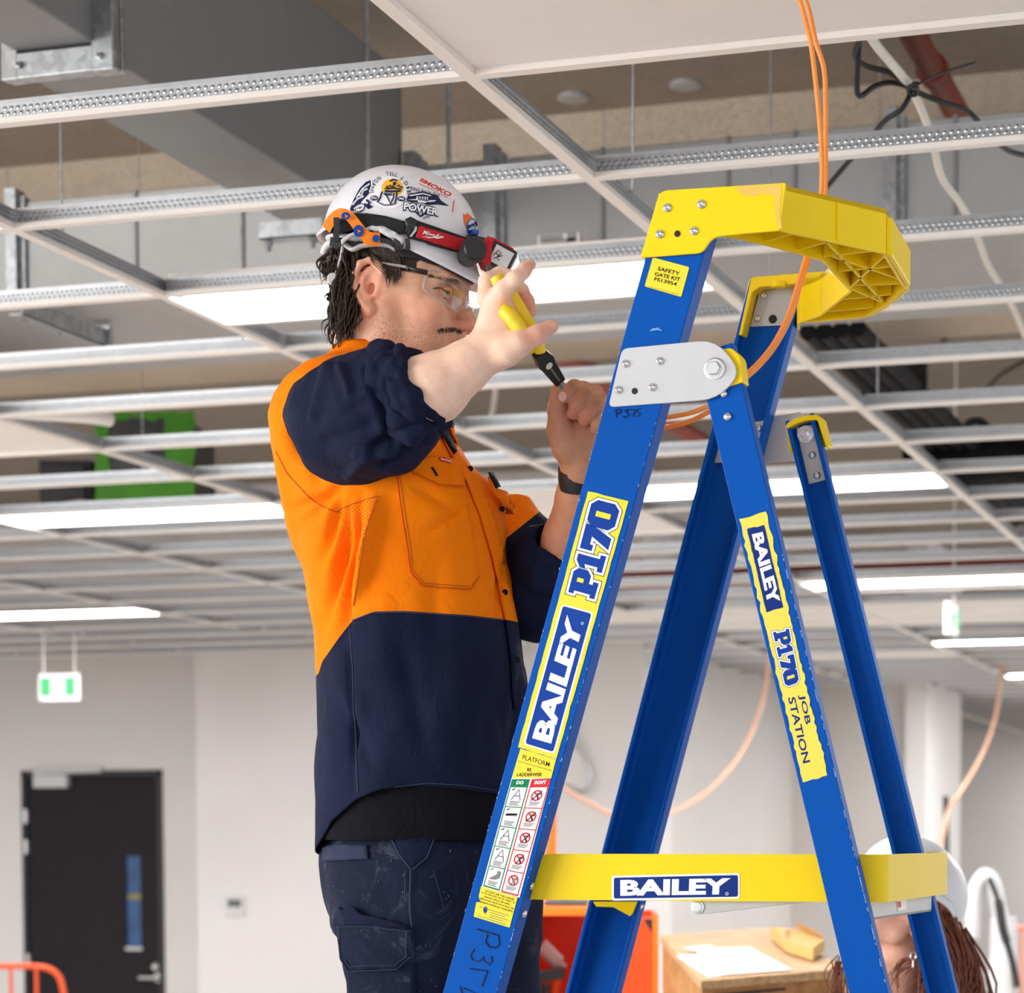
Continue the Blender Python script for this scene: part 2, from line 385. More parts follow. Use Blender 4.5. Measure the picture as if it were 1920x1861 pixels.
tag(q.build('fire_pipe', M['redpipe'], smooth='auto', loc=p0), 'red pipe glimpsed in the void behind the pliers', 'pipe')
p0 = wz(1760, 1066, 1.55)
q = MB(); rod(q, (p0[0]-2.2, p0[1], p0[2]), (p0[0]+2.5, p0[1], p0[2]), .055)
for i in range(4): q.lathe((p0[0]-1.4+.9*i, p0[1], p0[2]), (1, 0, 0), [(-.04, .055), (-.04, .068), (.04, .068), (.04, .055)], 12)
tag(q.build('fire_pipe', M['redpipe'], smooth='auto', loc=p0), 'distant red pipe level across the void at right above the exit sign', 'pipe')
# hanger wires and rods
def wire(px, py, name='hanger_wire', r_=.0022, label='', z0=CEIL, top=SL, mt=None, cat='wire'):
    a = wz(px, py, z0); q = MB(); q.cyl(a, (a[0], a[1], top), r_, 8)
    q.lathe((a[0], a[1], top), (0, 0, -1), [(0, r_*4), (.004, r_*4), (.02, r_*1.6)], 8)
    q.lathe(a, (0, 0, 1), [(0.03, r_*1.8), (.06, r_*1.8)], 8)
    tag(q.build(name, mt or M['galvp'], loc=a), label, cat, 'hangers above the grid')
wire(117, 478, top=1.515+CAMZ, label='thin hanger wire at the left edge in front of the branch duct')
wire(1187, 397, label='thin hanger wire rising between the helmet and the yellow ladder top')
wire(1443, 632, label='thin hanger wire above the yellow ladder top')
wire(455, 640, label='thin hanger wire left of the worker below the second grid rail')
wire(1645, 790, label='thin hanger wire in front of the black wrapped duct')
wire(268, 880, label='thin hanger wire crossing the green-taped grille')
wire(690, 380, 'threaded_rod', .0065, 'steel hanger rod rising from behind the top of the helmet', 1.46, mt=M['channel'], cat='rod')
wire(842, 420, 'threaded_rod', .006, 'steel hanger rod right of the helmet top', 1.46, mt=M['channel'], cat='rod')
wire(510, 404, 'threaded_rod', .005, 'steel hanger rod under the branch duct', 1.46, 1.515+CAMZ, mt=M['channel'], cat='rod')
a = wz(492, 437, 1.46); c = wz(612, 428, 1.46)
q = MB(); q.aabb(a[0], c[0], a[1]-.02, a[1]+.02, a[2]-.02, a[2]-.017); q.aabb(a[0], c[0], a[1]-.02, a[1]-.017, a[2]-.02, a[2]+.02); q.aabb(a[0], c[0], a[1]+.017, a[1]+.02, a[2]-.02, a[2]+.02)
for t in (.1, .8): q.lathe((a[0]+(c[0]-a[0])*t, a[1], a[2]-.045), (0, 0, 1), [(0, .006), (.012, .006), (.012, .011), (.024, .011)], 6)
tag(q.build('strut_bracket', M['channel'], loc=a), 'steel strut bracket under the duct left of the helmet', 'bracket')
a = wz(30, 590, 1.38); c = wz(180, 655, 1.38)
q = MB(); q.aabb(a[0]-.02, a[0]+.02, a[1], c[1], a[2], a[2]+.003); q.aabb(a[0]+.017, a[0]+.02, a[1], c[1], a[2], a[2]+.05); q.aabb(a[0]-.03, a[0]+.03, c[1]-.02, c[1], a[2], a[2]+.06)
for t in (.12, .5, .9): q.cyl((a[0]-.01, a[1]+(c[1]-a[1])*t, a[2]-.012), (a[0]-.01, a[1]+(c[1]-a[1])*t, a[2]+.02), .008, 6)
tag(q.build('angle_bracket', M['channel'], loc=a), 'steel angle bracket under the long duct at the left edge', 'bracket')
for (px, py) in ((1075, 180), (1285, 156)):
    a = wz(px, py, SL-CAMZ); q = MB(); q.lathe(a, (0, 0, -1), [(0, .05), (.01, .05), (.014, .04)], 20)
    tag(q.build('cover_disc', M['duct'], loc=a), 'round cover disc on the soffit, %s one of the pair' % ('left' if px < 1100 else 'right'), 'disc', 'soffit discs')
# green taped grille and dark box
GY = None
a, c = P(178, 778, 9.2), P(366, 950, 9.2)
r = thing('return_air_grille', 'return-air box with a black mesh opening masked in green tape', 'grille', W((a+c)/2))
def boxL(q, x0, x1, y0, y1, z0, z1, mt=None): q.aabb(x0, x1, y0, y1, z0, z1, mt)
def pxr(px, py, D): p = P(px, py, D); return p[0], p[2]
x0, z1 = pxr(178, 778, 9.2); x1, z0 = pxr(366, 950, 9.2); i0, i1 = pxr(206, 786, 9.2); j0, j1 = pxr(310, 905, 9.2)
def tape(name, X0, X1, Z0, Z1, dy):
    n = 10; vs, top, bot = [], [], []
    for k in range(n+1):
        t = k/n; jx = (.006*math.sin(k*2.1+X0*40)) ; 
        if abs(X1-X0) > abs(Z1-Z0): top.append((X0+(X1-X0)*t, Z1+.005*math.sin(k*2.7))); bot.append((X0+(X1-X0)*t, Z0+.012*math.sin(k*1.9)))
        else: top.append((X0+jx, Z0+(Z1-Z0)*t)); bot.append((X1+.008*math.sin(k*2.2), Z0+(Z1-Z0)*t))
    poly = top+bot[::-1]; q = MB(); q.prism([(x, 9.2-dy, z) for x, z in poly], (0, -.006, 0)); q.build(name, M['green'], r, L=True)
tape('tape_strip', x0, i0, z0, z1, .004); tape('tape_strip', j0, x1, z0-.01, z1, .005); tape('tape_strip', x0, x1, i1, z1+.01, .006); tape('tape_strip', x0, x1, z0-.01, j1, .006)
q = MB(); q.aabb(x0+.02, x1-.02, 9.2, 9.75, z0+.02, z1-.01); q.build('box_body', M['black'], r, L=True)
q = MB()
for k in range(13): xx = i0+(j0-i0)*k/12; q.aabb(xx-.0007, xx+.0007, 9.196, 9.199, j1, i1)
for k in range(15): zz = j1+(i1-j1)*k/14; q.aabb(i0, j0, 9.1965, 9.1985, zz-.0007, zz+.0007)
q.build('mesh_guard', M['channel'], r, L=True)
a, c = P(72, 862, 9.3), P(172, 958, 9.3); q = MB(); q.aabb(a[0], c[0], 9.3, 9.8, c[2]+.01, a[2]); q.aabb(a[0]+.02, c[0]-.02, 9.285, 9.3, c[2]+.02, a[2]-.02)
tag(q.build('plant_box', M['black'], None, L=True, bevel=.004, loc=W(a)), 'black box in the void left of the green-taped grille', 'box')
a = P(155, 955, 9.15); q = MB(); q.tube([P(118, 953, 9.15), P(150, 947, 9.15), P(190, 951, 9.15)], .022, 10)
tag(q.build('pipe_offcut', M['tile'], None, L=True, smooth=True, loc=W(a)), 'pale offcut lying on the grid under the black box', 'pipe')
a = P(120, 783, 7.4); q = MB(); q.tube([P(20, 772, 6.85), P(100, 776, 6.9), P(170, 781, 6.95), P(208, 787, 7.0)], .02, 10)
tag(q.build('flexible_conduit', M['tile'], None, L=True, smooth=True, loc=W(a)), 'pale flexible conduit resting on the grid at left above the green tape', 'conduit')
# cables
def spline(pts, n=8):
    pts = np.array(pts, float); out = []; m = len(pts)
    for i in range(m-1):
        p0, p1, p2, p3 = pts[max(i-1, 0)], pts[i], pts[i+1], pts[min(i+2, m-1)]
        for t in np.linspace(0, 1, n, endpoint=False):
            out.append(.5*((2*p1)+(-p0+p2)*t+(2*p0-5*p1+4*p2-p3)*t*t+(-p0+3*p1-3*p2+p3)*t**3))
    out.append(pts[-1]); return out
def cable(pxd, r_): q = MB(); q.tube(spline([P(*a) for a in pxd]), r_, 10); return q
def cable_thing(name, paths, r_, mt, label, cat='cable', group=None):
    q = MB()
    for p in paths: q.tube(spline([P(*a) for a in p]), r_, 10)
    return tag(q.build(name, mt, None, L=True, smooth=True, loc=W(P(*paths[0][0]))), label, cat, group)
cable_thing('white_cable', [[(1600, 10, 4.0), (1640, 80, 4.2), (1690, 140, 4.4), (1712, 170, 4.5), (1745, 250, 4.7), (1765, 330, 4.9), (1800, 380, 5.1), (1828, 432, 5.35), (1852, 495, 5.7), (1882, 545, 6.1), (1905, 588, 6.4), (1925, 640, 6.7)]], .0082, M['white_cable'], 'thick white cable dropping through the grid at the right edge')
cable_thing('black_cable', [[(1614, 70, 4.3), (1603, 105, 4.35), (1625, 124, 4.4), (1665, 135, 4.42), (1700, 158, 4.45), (1713, 170, 4.47), (1762, 190, 4.5), (1812, 207, 4.55), (1838, 232, 4.6), (1885, 279, 4.8), (1925, 292, 4.9)],
    [(1612, 70, 4.33), (1607, 150, 4.38), (1612, 180, 4.4), (1640, 162, 4.42), (1672, 155, 4.45), (1706, 168, 4.47), (1692, 203, 4.47), (1660, 226, 4.5), (1630, 262, 4.6), (1590, 305, 4.75), (1546, 356, 4.85)]], .0052, M['black'], 'black cables bunched on the white cable at the top right')
q = MB(); cpt = [P(1712+10*math.cos(t), 169+11*math.sin(t), 4.44+.03*math.sin(t)) for t in np.linspace(0, 2*PI, 14)]
q.tube(cpt, .003, 6); q.tube(spline([P(1716, 160, 4.43), (P(1770, 136, 4.38)), P(1829, 117, 4.32)]), .0022, 6); q.box(P(1716, 160, 4.42), (.006, 0, 0), (0, .004, 0), (0, 0, .006))
tag(q.build('cable_tie', M['black'], None, L=True, loc=W(P(1712, 170, 4.44))), 'black cable tie with a long tail binding black cables to the white cable', 'cable tie')
cable_thing('grey_cable', [[(930, 690, 8.2), (928, 740, 8.3), (920, 790, 8.3)]], .010, M['white_cable'], 'short pale cable hanging below the grid behind the pliers')
cable_thing('black_cable', [[(1768, 640, 11.24), (1800, 600, 10.78), (1830, 585, 10.62)], ], .010, M['black'], 'thin dark cable looping across the soffit right of the ladder top')
cable_thing('black_cable', [[(1845, 735, 12.1), (1880, 700, 11.7), (1925, 675, 11.4)], ], .010, M['black'], 'thin dark cable looping across the soffit at the right edge')
cable_thing('black_cable', [[(1805, 815, 9.0), (1815, 795, 9.0), (1835, 789, 9.0), (1852, 803, 9.0)], ], .016, M['black'], 'short black cable hoop above the flexible duct at right')
# ------------------------------------------------------------------ ladder
G = unit((.957, -.29, 0)); LT = unit((.29, .957, 0)); UP = np.array([0, 0, 1.0])
def grp(name, c, rough=.35, scratch=rgb(120, 165, 225), amt=.5, fv=.14, **kw):
    m = NT(name); f = m.noise(7, 4); fine = m.noise(420, 2, .5)
    base = m.mix(.5, m.ramp(f, [(.3, tuple(x*.93 for x in c)), (.7, tuple(x*1.06 for x in c))]), m.ramp(fine, [(.3, tuple(x*(1-fv) for x in c)), (.7, tuple(min(1, x*(1+fv)) for x in c))]))
    mp = m.n('ShaderNodeMapping'); mp.inputs['Scale'].default_value = (30, 30, 9); m.l(m.coord(), mp.inputs[0])
    sc = m.ramp(m.noise(1.6, 8, .75, mp.outputs[0]), [(.70, (0, 0, 0)), (.76, (amt, amt, amt))])
    m.set(Base_Color=m.mix(sc, base, tuple(scratch)), Roughness=rough, **kw); m.bump(fine, .06, .0005); return m.mat
M['blue'] = grp('blue_fibreglass', rgb(0, 84, 178), .5, Specular_IOR_Level=.1)
M['yellow'] = grp('yellow_plastic', rgb(255, 218, 0), .42, rgb(236, 190, 40), .15, .03, Specular_IOR_Level=.3)
M['alu'] = mat('brushed_aluminium', (.50, .50, .51), .5, .35, var=.04, scale=20, bump=.1, bscale=300)
M['alulight'] = mat('pale_aluminium_plate', rgb(205, 206, 210), .5, .1, var=.03, scale=15)
M['rivet'] = mat('rivet_steel', (.75, .75, .75), .25, .95, var=.05)
M['hole'] = mat('dark_hole', (.02, .02, .02), .8)
M['stick_y'] = grp('sticker_yellow', rgb(250, 226, 40), .4, rgb(250, 240, 150), .3)
M['stick_p'] = grp('sticker_pale_yellow', rgb(250, 226, 84), .4, rgb(250, 240, 170), .3)
M['ink_navy'] = mat('ink_navy', rgb(22, 52, 130), .4, var=.1, Specular_IOR_Level=.12)
M['ink_blue'] = mat('ink_blue', rgb(20, 66, 160), .4, var=.08, Specular_IOR_Level=.12)
M['ink_black'] = mat('ink_black', rgb(24, 24, 30), .5, Specular_IOR_Level=.12)
M['ink_white'] = mat('ink_white', rgb(240, 240, 242), .45, var=.03)
M['ink_grey'] = mat('ink_grey', rgb(130, 130, 132), .5)
M['ink_green'] = mat('ink_green', rgb(22, 132, 84), .45, Specular_IOR_Level=.12)
M['ink_red'] = mat('ink_red', rgb(214, 52, 60), .45, Specular_IOR_Level=.12)
M['ink_marker'] = mat('marker_pen', rgb(10, 30, 78), .5)

lad = thing('platform_ladder', 'blue fibreglass platform ladder with a yellow tool-tray top and yellow toe band', 'ladder', W(P(1250, 1571, 3.3))*np.array([1, 1, 0]))
class Stile:
    """a C channel from a (top) to b; web outer face passes through the left edge line, inward = flange direction"""
    def __init__(s, a, b, w, inward, fl, name='stile', ext=0, top=0):
        s.a, s.b = np.asarray(a), np.asarray(b); s.t = unit(s.b-s.a); s.e = unit(G-s.t*np.dot(G, s.t)); s.n = unit(np.cross(s.e, s.t))
        if np.dot(s.n, inward) < 0: s.n = -s.n
        s.w = w; th = .0042
        A = s.a-s.t*top; Bz = s.b+s.t*((s.b[2]-FZ-.02)/-s.t[2]) if ext else s.b
        lip = .006
        prof = [(0, 0), (w, 0), (w, fl), (w-lip, fl), (w-lip, fl-.004), (w-th, fl-.006), (w-th, th+.004), (w-th-.004, th), (th+.004, th), (th, th+.004), (th, fl-.006), (lip, fl-.004), (lip, fl), (0, fl)]
        q = MB(); q.prism([A+s.e*x+s.n*y for x, y in prof], Bz-A)
        s.obj = q.build(name, M['blue'], lad, L=True, bevel=.0022)
        s.end = Bz
        q = MB(); q.box(Bz+s.e*w/2+s.n*fl/2-s.t*.03, s.e*(w/2+.006), s.n*(fl/2+.006), s.t*.05); q.build('foot', M['black'], lad, L=True, bevel=.006)
    def at(s, px, py, off=.0006):                        # photo pixel on the outer web face
        return PPL(px, py, s.a-s.n*off, s.n)
    def ip(s, px, py, off):                              # on a plane inside the channel, off from the outer web face
        return PPL(px, py, s.a+s.n*off, s.n)
    def uv(s, p):                                        # coordinates along e and down t
        d = np.asarray(p)-s.a; return np.array([np.dot(d, s.e), np.dot(d, s.t)])
    def pt(s, u, v, off=.0006): return s.a+s.e*u+s.t*v-s.n*off
F1 = Stile(P(1210, 482, 3.0), P(830, 1861, 3.12), .0735, LT, .036, ext=1, top=.075)
F2 = Stile(P(1395, 614, 3.57), P(1071, 1861, 3.72), .081, -LT, .034, ext=1, top=.065)
R1 = Stile(P(1326, 754, 2.986), P(1592, 1861, 2.945), .0485, LT, .026, ext=1, top=.062)
R2 = Stile(P(1493, 850, 3.45), P(1743, 1861, 3.43), .0425, -LT, .024, ext=1, top=.045)
def rivet(p, n, r_=.0062, par=None, hollow=True):
    q = MB(); n = unit(n); q.lathe(p, n, [(0, r_), (.0012, r_), (.003, r_*.72), (.0034, r_*.5), (.0022, r_*.34), (.0018, .0004)] if hollow else [(0, r_), (.001, r_), (.0028, r_*.75), (.0036, r_*.3)], 14)
    return q.build('rivet', M['rivet'], par or lad, L=True, smooth='auto')
def holemark(p, n, r_, par):
    q = MB(); q.lathe(p, unit(n), [(-.001, r_), (.0004, r_), (.0005, r_*.5)], 14); return q.build('hole', M['hole'], par, L=True)
def poly_face(q, pts, mt=None): q.add(pts, [tuple(range(len(pts)))], mt)
def rounded(pts2, r_, n=5):
    out = []; m = len(pts2)
    rs = r_ if hasattr(r_, '__len__') else [r_]*m
    for i in range(m):
        p = np.array(pts2[i], float); a = np.array(pts2[i-1], float); b = np.array(pts2[(i+1) % m], float)
        ua, ub = unit(a-p), unit(b-p); rr = min(rs[i], np.linalg.norm(a-p)*.45, np.linalg.norm(b-p)*.45)
        if rr <= 0: out.append(p); continue
        s, e = p+ua*rr, p+ub*rr
        for t in np.linspace(0, 1, n): out.append((1-t)**2*s+2*t*(1-t)*p+t*t*e)
    return out
# --- plates
def plate(st, pxpoly, rad, th, name, mt, out=True, off=0.0):
    """plate outline in photo pixels lying on the stile's outer face plane (out) or inside"""
    pl = rounded(pxpoly, rad)
    if out: pts = [st.at(x, y, off) for x, y in pl]; d = -st.n*th
    else: pts = [st.ip(x, y, off) for x, y in pl]; d = st.n*th
    q = MB(); q.prism(pts, d); return q.build(name, mt, lad, L=True, bevel=.0008)
pl1 = plate(F1, [(1168, 654), (1345, 637), (1392, 700), (1345, 749), (1142, 764)], [12, 52, 52, 52, 12], .004, 'hinge_plate', M['alulight'], off=.0004)
pl1['label'] = 'pale aluminium hinge plate with a hex bolt'
for (x, y) in ((1173, 682), (1237, 677), (1160, 731), (1223, 726)): rivet(F1.at(x, y, .0045), -F1.n, .0052, pl1)
holemark(F1.at(1190, 733, .0045), -F1.n, .004, pl1)
q = MB(); c = F1.at(1340, 691, .0045); q.lathe(c, -F1.n, [(0, .0135), (.0015, .0135), (.0018, .012)], 20, M['rivet'])
q.lathe(c-F1.n*.0018, -F1.n, [(0, .0092), (.005, .0092), (.0062, .008)], 6, M['rivet']); q.build('hex_bolt', M['rivet'], pl1, L=True)
# far plates
q = MB(); q.prism([PPL(x, y, F2.a-F2.n*.0006, F2.n) for x, y in ((1340, 800), (1500, 772), (1535, 800), (1530, 862), (1340, 872))], -F2.n*.004)
q.build('hinge_plate', M['alu'], lad, L=True)
def inner_plate(st, pxp, riv, hole=None):
    p = plate(st, pxp, 3, .003, 'backing_plate', M['alu'], False, .0048)
    for (x, y) in riv: rivet(st.ip(x, y, .0078), st.n, .0055, p, True)
    if hole: holemark(st.ip(*hole, .0079), st.n, .0065, p)
    return p
inner_plate(F2, [(1425, 546), (1501, 537), (1484, 610), (1407, 613)], [(1432, 554), (1491, 552), (1420, 597), (1479, 594)], (1449, 598))
inner_plate(F2, [(1357, 798), (1440, 788), (1428, 862), (1340, 868)], [(1423, 803)], None)
ip = inner_plate(R2, [(1493, 802), (1529, 795), (1552, 899), (1517, 908)], [(1523, 853), (1532, 891)])
q = MB(); c = R2.ip(1511, 814, .0078); q.lathe(c, R2.n, [(0, .0125), (.0016, .0125)], 20); q.lathe(c+R2.n*.0016, R2.n, [(0, .0096), (.008, .0096)], 6); q.lathe(c+R2.n*.0096, R2.n, [(0, .0062), (.006, .0062), (.007, .005)], 14)
q.build('hex_nut', M['rivet'], ip, L=True, smooth='auto')
rivet(R1.at(1364, 781, .0006), -R1.n, .0055, None, False); rivet(R1.at(1357, 738, .0006), -R1.n, .005, None, False)
# --- rear stile caps
q = MB(); pts = rounded([(1337, 655), (1372, 652), (1388, 668), (1393, 716), (1362, 726), (1338, 730)], [2, 6, 8, 3, 3, 3])
q.prism([R1.at(x, y, .0022) for x, y in pts], R1.n*.031); q.build('stile_cap', M['yellow'], lad, L=True, bevel=.003)
q = MB()
outl = [(1473, 800), (1476, 793), (1490, 784), (1512, 778), (1532, 777), (1540, 785), (1553, 836)]
inn = [(1549, 838), (1532, 787), (1512, 788), (1492, 794), (1480, 801), (1479, 803)]
fl_off = .027
pf = [R2.ip(x, y, fl_off) for x, y in outl+inn]
q.prism(pf, -R2.n*.034)
pf2 = [R2.ip(x, y, -.004) for x, y in ((1473, 797), (1490, 784), (1512, 778), (1532, 777), (1540, 785), (1549, 838), (1500, 850), (1480, 850))]
q.prism(pf2, -R2.n*.0035); q.build('stile_cap', M['yellow'], lad, L=True, bevel=.0012)
# --- yellow top tray
ZB = P(1430, 435, 2.985)[2]; ZT = P(1472, 343, 2.972)[2]
O = [PZ(x, y, ZB) for x, y in ((1400, 437), (1460, 432), (1660, 475), (1700, 540), (1667, 571), (1622, 596), (1500, 606))]
I = [PZ(x, y, ZB) for x, y in ((1385, 449), (1432, 460), (1501, 478), (1540, 489), (1593, 546), (1537, 591))]
nearL = PPL(1222, 440, F1.a-F1.n*.006, F1.n); 
O2 = [o.copy() for o in O]; I2 = [i.copy() for i in I]
farE = F2.ip(1500, 590, -.006); farS = F2.ip(1400, 540, -.006)
ring_o = O2
ring_i = I2
ring_o.append(np.array([farE[0], farE[1], ZB])); fi = F2.ip(1500, 590, .042); ring_i.append(np.array([fi[0], fi[1], ZB]))
tr = MB(); H_ = ZT-ZB
def wall_strip(q, pts, inward, th, h, notch=None):
    for k in range(len(pts)-1):
        a, b = pts[k], pts[k+1]; d = unit(b-a); nn = np.array([-d[1], d[0], 0])*inward
        q.prism([a, b, b+nn*th, a+nn*th], UP*h)
tray = MB()
# deck polygon
deck = ring_o+ring_i[::-1]
tray.prism([p+UP*(H_-.006) for p in deck], UP*.006)
wall_strip(tray, ring_o, 1, .0045, H_)
wall_strip(tray, ring_i, -1, .004, H_)
wall_strip(tray, [PZ(1346, 442.5, ZB), ring_i[0]], -1, .004, H_*.6)
tr_o = tray.build('tool_tray', M['yellow'], lad, L=True, bevel=.0018)
# rim lip of the tray on the outer right side, with the two stepped faces
q = MB()
s0 = [ring_o[2], ring_o[3], ring_o[4], ring_o[5]]
for k in range(len(s0)-1):
    a, b = s0[k], s0[k+1]; d = unit(b-a); nn = np.array([d[1], -d[0], 0])*1.0
    if np.dot(nn, np.array([1, .3, 0])) < 0: nn = -nn
    q.prism([a+d*.008, b-d*.008, b-d*.012+nn*.007, a+d*.012+nn*.007], UP*(H_*.86))
q.build('side_lug', M['yellow'], tr_o, L=True, bevel=.002)
# ribs under the deck
def rib(a, b, z0=.004, z1=None):
    q = MB(); a, b = np.asarray(a), np.asarray(b); d = unit(b-a); nn = np.array([-d[1], d[0], 0])*.0018
    q.prism([a+nn+UP*z0, b+nn+UP*z0, b-nn+UP*z0, a-nn+UP*z0], UP*(H_-.006-z0)); q.build('rib', M['yellow'], tr_o, L=True)
ZR = ZB
def rz(x, y): return PZ(x, y, ZR)
for (a, b) in (((1545, 455), (1655, 571)), ((1560, 487), (1700, 534)), ((1594, 545), (1662, 483)), ((1545, 487), (1648, 476)), ((1490, 476), (1572, 455)), ((1430, 460), (1500, 441)), ((1572, 515), (1683, 505)), ((1600, 541), (1700, 538)), ((1580, 567), (1672, 558)), ((1545, 590), (1640, 582)), ((1597, 548), (1660, 575))):
    rib(rz(*a), rz(*b))
# near arm: cap plate over the stile
q = MB()
arm = rounded([(1238, 357), (1474, 342), (1462, 432), (1402, 437), (1336, 444), (1316, 474), (1200, 483)], [14, 6, 3, 20, 16, 10, 6])
q.prism([F1.at(x, y, .0065) for x, y in arm], F1.n*.005)
arm_o = q.build('tray_arm', M['yellow'], lad, L=True, bevel=.0022)
q = MB()                                                 # its top and left returns around the stile head
a0, a1 = F1.at(1240, 360, .0015), F1.at(1400, 349, .0015); q.prism([a0, a1, a1-UP*.004, a0-UP*.004], F1.n*.046)
b0, b1 = F1.at(1236, 362, .0015), F1.at(1202, 480, .0015); q.prism([b0, b1, b1+F1.e*.004, b0+F1.e*.004], F1.n*.046)
q.build('tray_return', M['yellow'], lad, L=True)
for (x, y) in ((1251, 389.5), (1315, 383), (1237, 439), (1301, 433)): rivet(F1.at(x, y, .0068), -F1.n, .0056, arm_o)
holemark(F1.at(1270, 438, .0068), -F1.n, .004, arm_o)
# far arm: yellow hood around the head of the far stile
q = MB()
hood_out = [(1384, 628), (1405, 528), (1414, 520), (1498, 513), (1560, 508), (1560, 560), (1500, 606), (1496, 612)]
q.prism([F2.ip(x, y, -.006) for x, y in hood_out], F2.n*.005)
q.prism([F2.ip(x, y, .036) for x, y in ((1385, 628), (1407, 527), (1416, 519), (1500, 512), (1500, 531), (1424, 538), (1410, 548), (1391, 628))], -F2.n*.040)
far_o = q.build('tray_arm', M['yellow'], lad, L=True, bevel=.0012)
q = MB(); c = F2.ip(1460, 533, .037); q.lathe(c, -UP, [(-.004, .0105), (.004, .0105), (.005, .009)], 16); q.build('plug', M['yellow'], far_o, L=True)
# --- yellow toe band round the platform
bz1, bz0 = P(1300, 1601, 3.0)[2], P(1300, 1690, 3.0)[2]
pA = F1.a+F1.t*((F1.a[2]-bz0)/-F1.t[2]); 
nA = PZ(1000, 1694, bz0)
base = F1.at(1010, 1650, -.030)                          # behind the near stile's flange tips
pn = base.copy(); nrm = LT
c0 = PPL(1003, 1650, pn, nrm); c1 = PPL(1640, 1650, pn, nrm)
wid = P(1790, 1640, 3.45); c2 = c1+LT*.50
path = [c0-G*.02]
path = [c0-G*.015, c0+(c1-c0)*.5, c1-G*.02]
for t in np.linspace(0, 1, 6): path.append((1-t)**2*(c1-G*.02)+2*t*(1-t)*(c1+G*.012)+t*t*(c1+G*.012+LT*.03))
path += [c2+G*.012-LT*.03, ]
for t in np.linspace(0, 1, 6)[1:]: path.append((1-t)**2*(c2+G*.012-LT*.03)+2*t*(1-t)*(c2+G*.012)+t*t*(c2-G*.02))
far_end = c2-G*(np.dot(c2-c0, G)-.10); path += [c2-G*.03, far_end]
def band(q, path, z0, z1, th, ztop0=None):
    n = len(path); vs = []
    for k, p in enumerate(path):
        d = unit(path[min(k+1, n-1)]-path[max(k-1, 0)]); nn = np.array([d[1], -d[0], 0])*th
        zt = z1 if not (k == 0 and ztop0) else ztop0
        if k >= n-2: zt = z1-.012
        for (o, z) in ((0, z0), (1, z0), (1, zt), (0, zt)):
            vs.append(np.array([p[0], p[1], z])+nn*(o-.5))
    fs = [(4*k+j, 4*k+(j+1) % 4, 4*k+4+(j+1) % 4, 4*k+4+j) for k in range(n-1) for j in range(4)]
    fs += [(0, 1, 2, 3), (4*n-4, 4*n-3, 4*n-2, 4*n-1)]; q.add(vs, fs)
path.insert(1, path[0]+G*.035)
q = MB(); band(q, path, bz0, bz1, .004, bz1-.008)
tb = q.build('toe_band', M['yellow'], lad, L=True, smooth='auto', bevel=.001)
q = MB()                                                 # bracket tongue at the far stile
tg = [(1112, 1690), (1195, 1690), (1186, 1712), (1181, 1717), (1150, 1700), (1118, 1699)]
q.prism([F2.ip(x, y, .036) for x, y in tg], -F2.n*.006); q.build('band_bracket', M['yellow'], tb, L=True)
for (x, y) in ((996, 1662), (981, 1714)):                # rivets on the flange of the near stile
    p = F1.pt(F1.w, F1.uv(F1.at(x-8, y))[1]); rivet(p+F1.n*.018+F1.e*.0003, F1.e, .0055, None, False)
pr = F2.pt(F2.w, F2.uv(F2.at(1190, 1690))[1]); rivet(pr+F2.n*.026+F2.e*.0003, F2.e, .0045, None, False)
# --- aluminium brace, cross bar
q = MB(); bp = pn+LT*.012
br = rounded([(1294, 1688), (1318, 1686), (1600, 1676), (1600, 1683), (1480, 1694), (1318, 1714), (1298, 1712)], [10, 2, 2, 2, 10, 10, 10])
q.prism([PPL(x, y, bp, LT) for x, y in br], LT*.003); sb = q.build('spreader_brace', M['alu'], lad, L=True, bevel=.0008)
q = MB(); q.lathe(PPL(1308, 1700, bp-LT*.0005, LT), -LT, [(0, .009), (.001, .009), (.0014, .0065), (.0028, .006), (.003, .003)], 18); q.build('rivet', M['rivet'], sb, L=True, smooth='auto')
r1b = R1.at(1640, 1705, 0)+R1.n*.0
x0 = PPL(1608, 1728, R1.a+R1.n*.012, R1.n); x1 = P(1747, 1704, 3.40)
zc0 = x0[2]; 
tl = P(1608, 1680, x0[1]); tr2 = P(1745, 1660, 3.40)
q = MB(); d = unit(np.array([x1[0]-x0[0], x1[1]-x0[1], 0])); nn = np.array([d[1], -d[0], 0])
q.prism([np.array([x0[0], x0[1], zc0]), np.array([x1[0], x1[1], zc0]), np.array([x1[0], x1[1], zc0+.045]), np.array([x0[0], x0[1], zc0+.045])], -nn*.003)
q.prism([np.array([x0[0], x0[1], zc0]), np.array([x1[0], x1[1], zc0]), np.array([x1[0], x1[1], zc0])-nn*.03, np.array([x0[0], x0[1], zc0])-nn*.03], UP*.003)
cb = q.build('cross_bar', M['alulight'], lad, L=True)
pc, nc = np.array([x0[0], x0[1], zc0])+nn*.0008, nn
q = MB(); poly_face(q, [PPL(x, y, pc, nc) for x, y in ((1680, 1684), (1698, 1682), (1700, 1705), (1684, 1707))]); stc = q.build('paper_sticker', M['ink_white'], cb, L=True)
q = MB(); poly_face(q, [PPL(x, y, pc+nc*.0004, nc) for x, y in ((1683, 1690), (1689, 1689), (1690, 1700), (1685, 1701))]); q.build('print', M['ink_red'], stc, L=True)
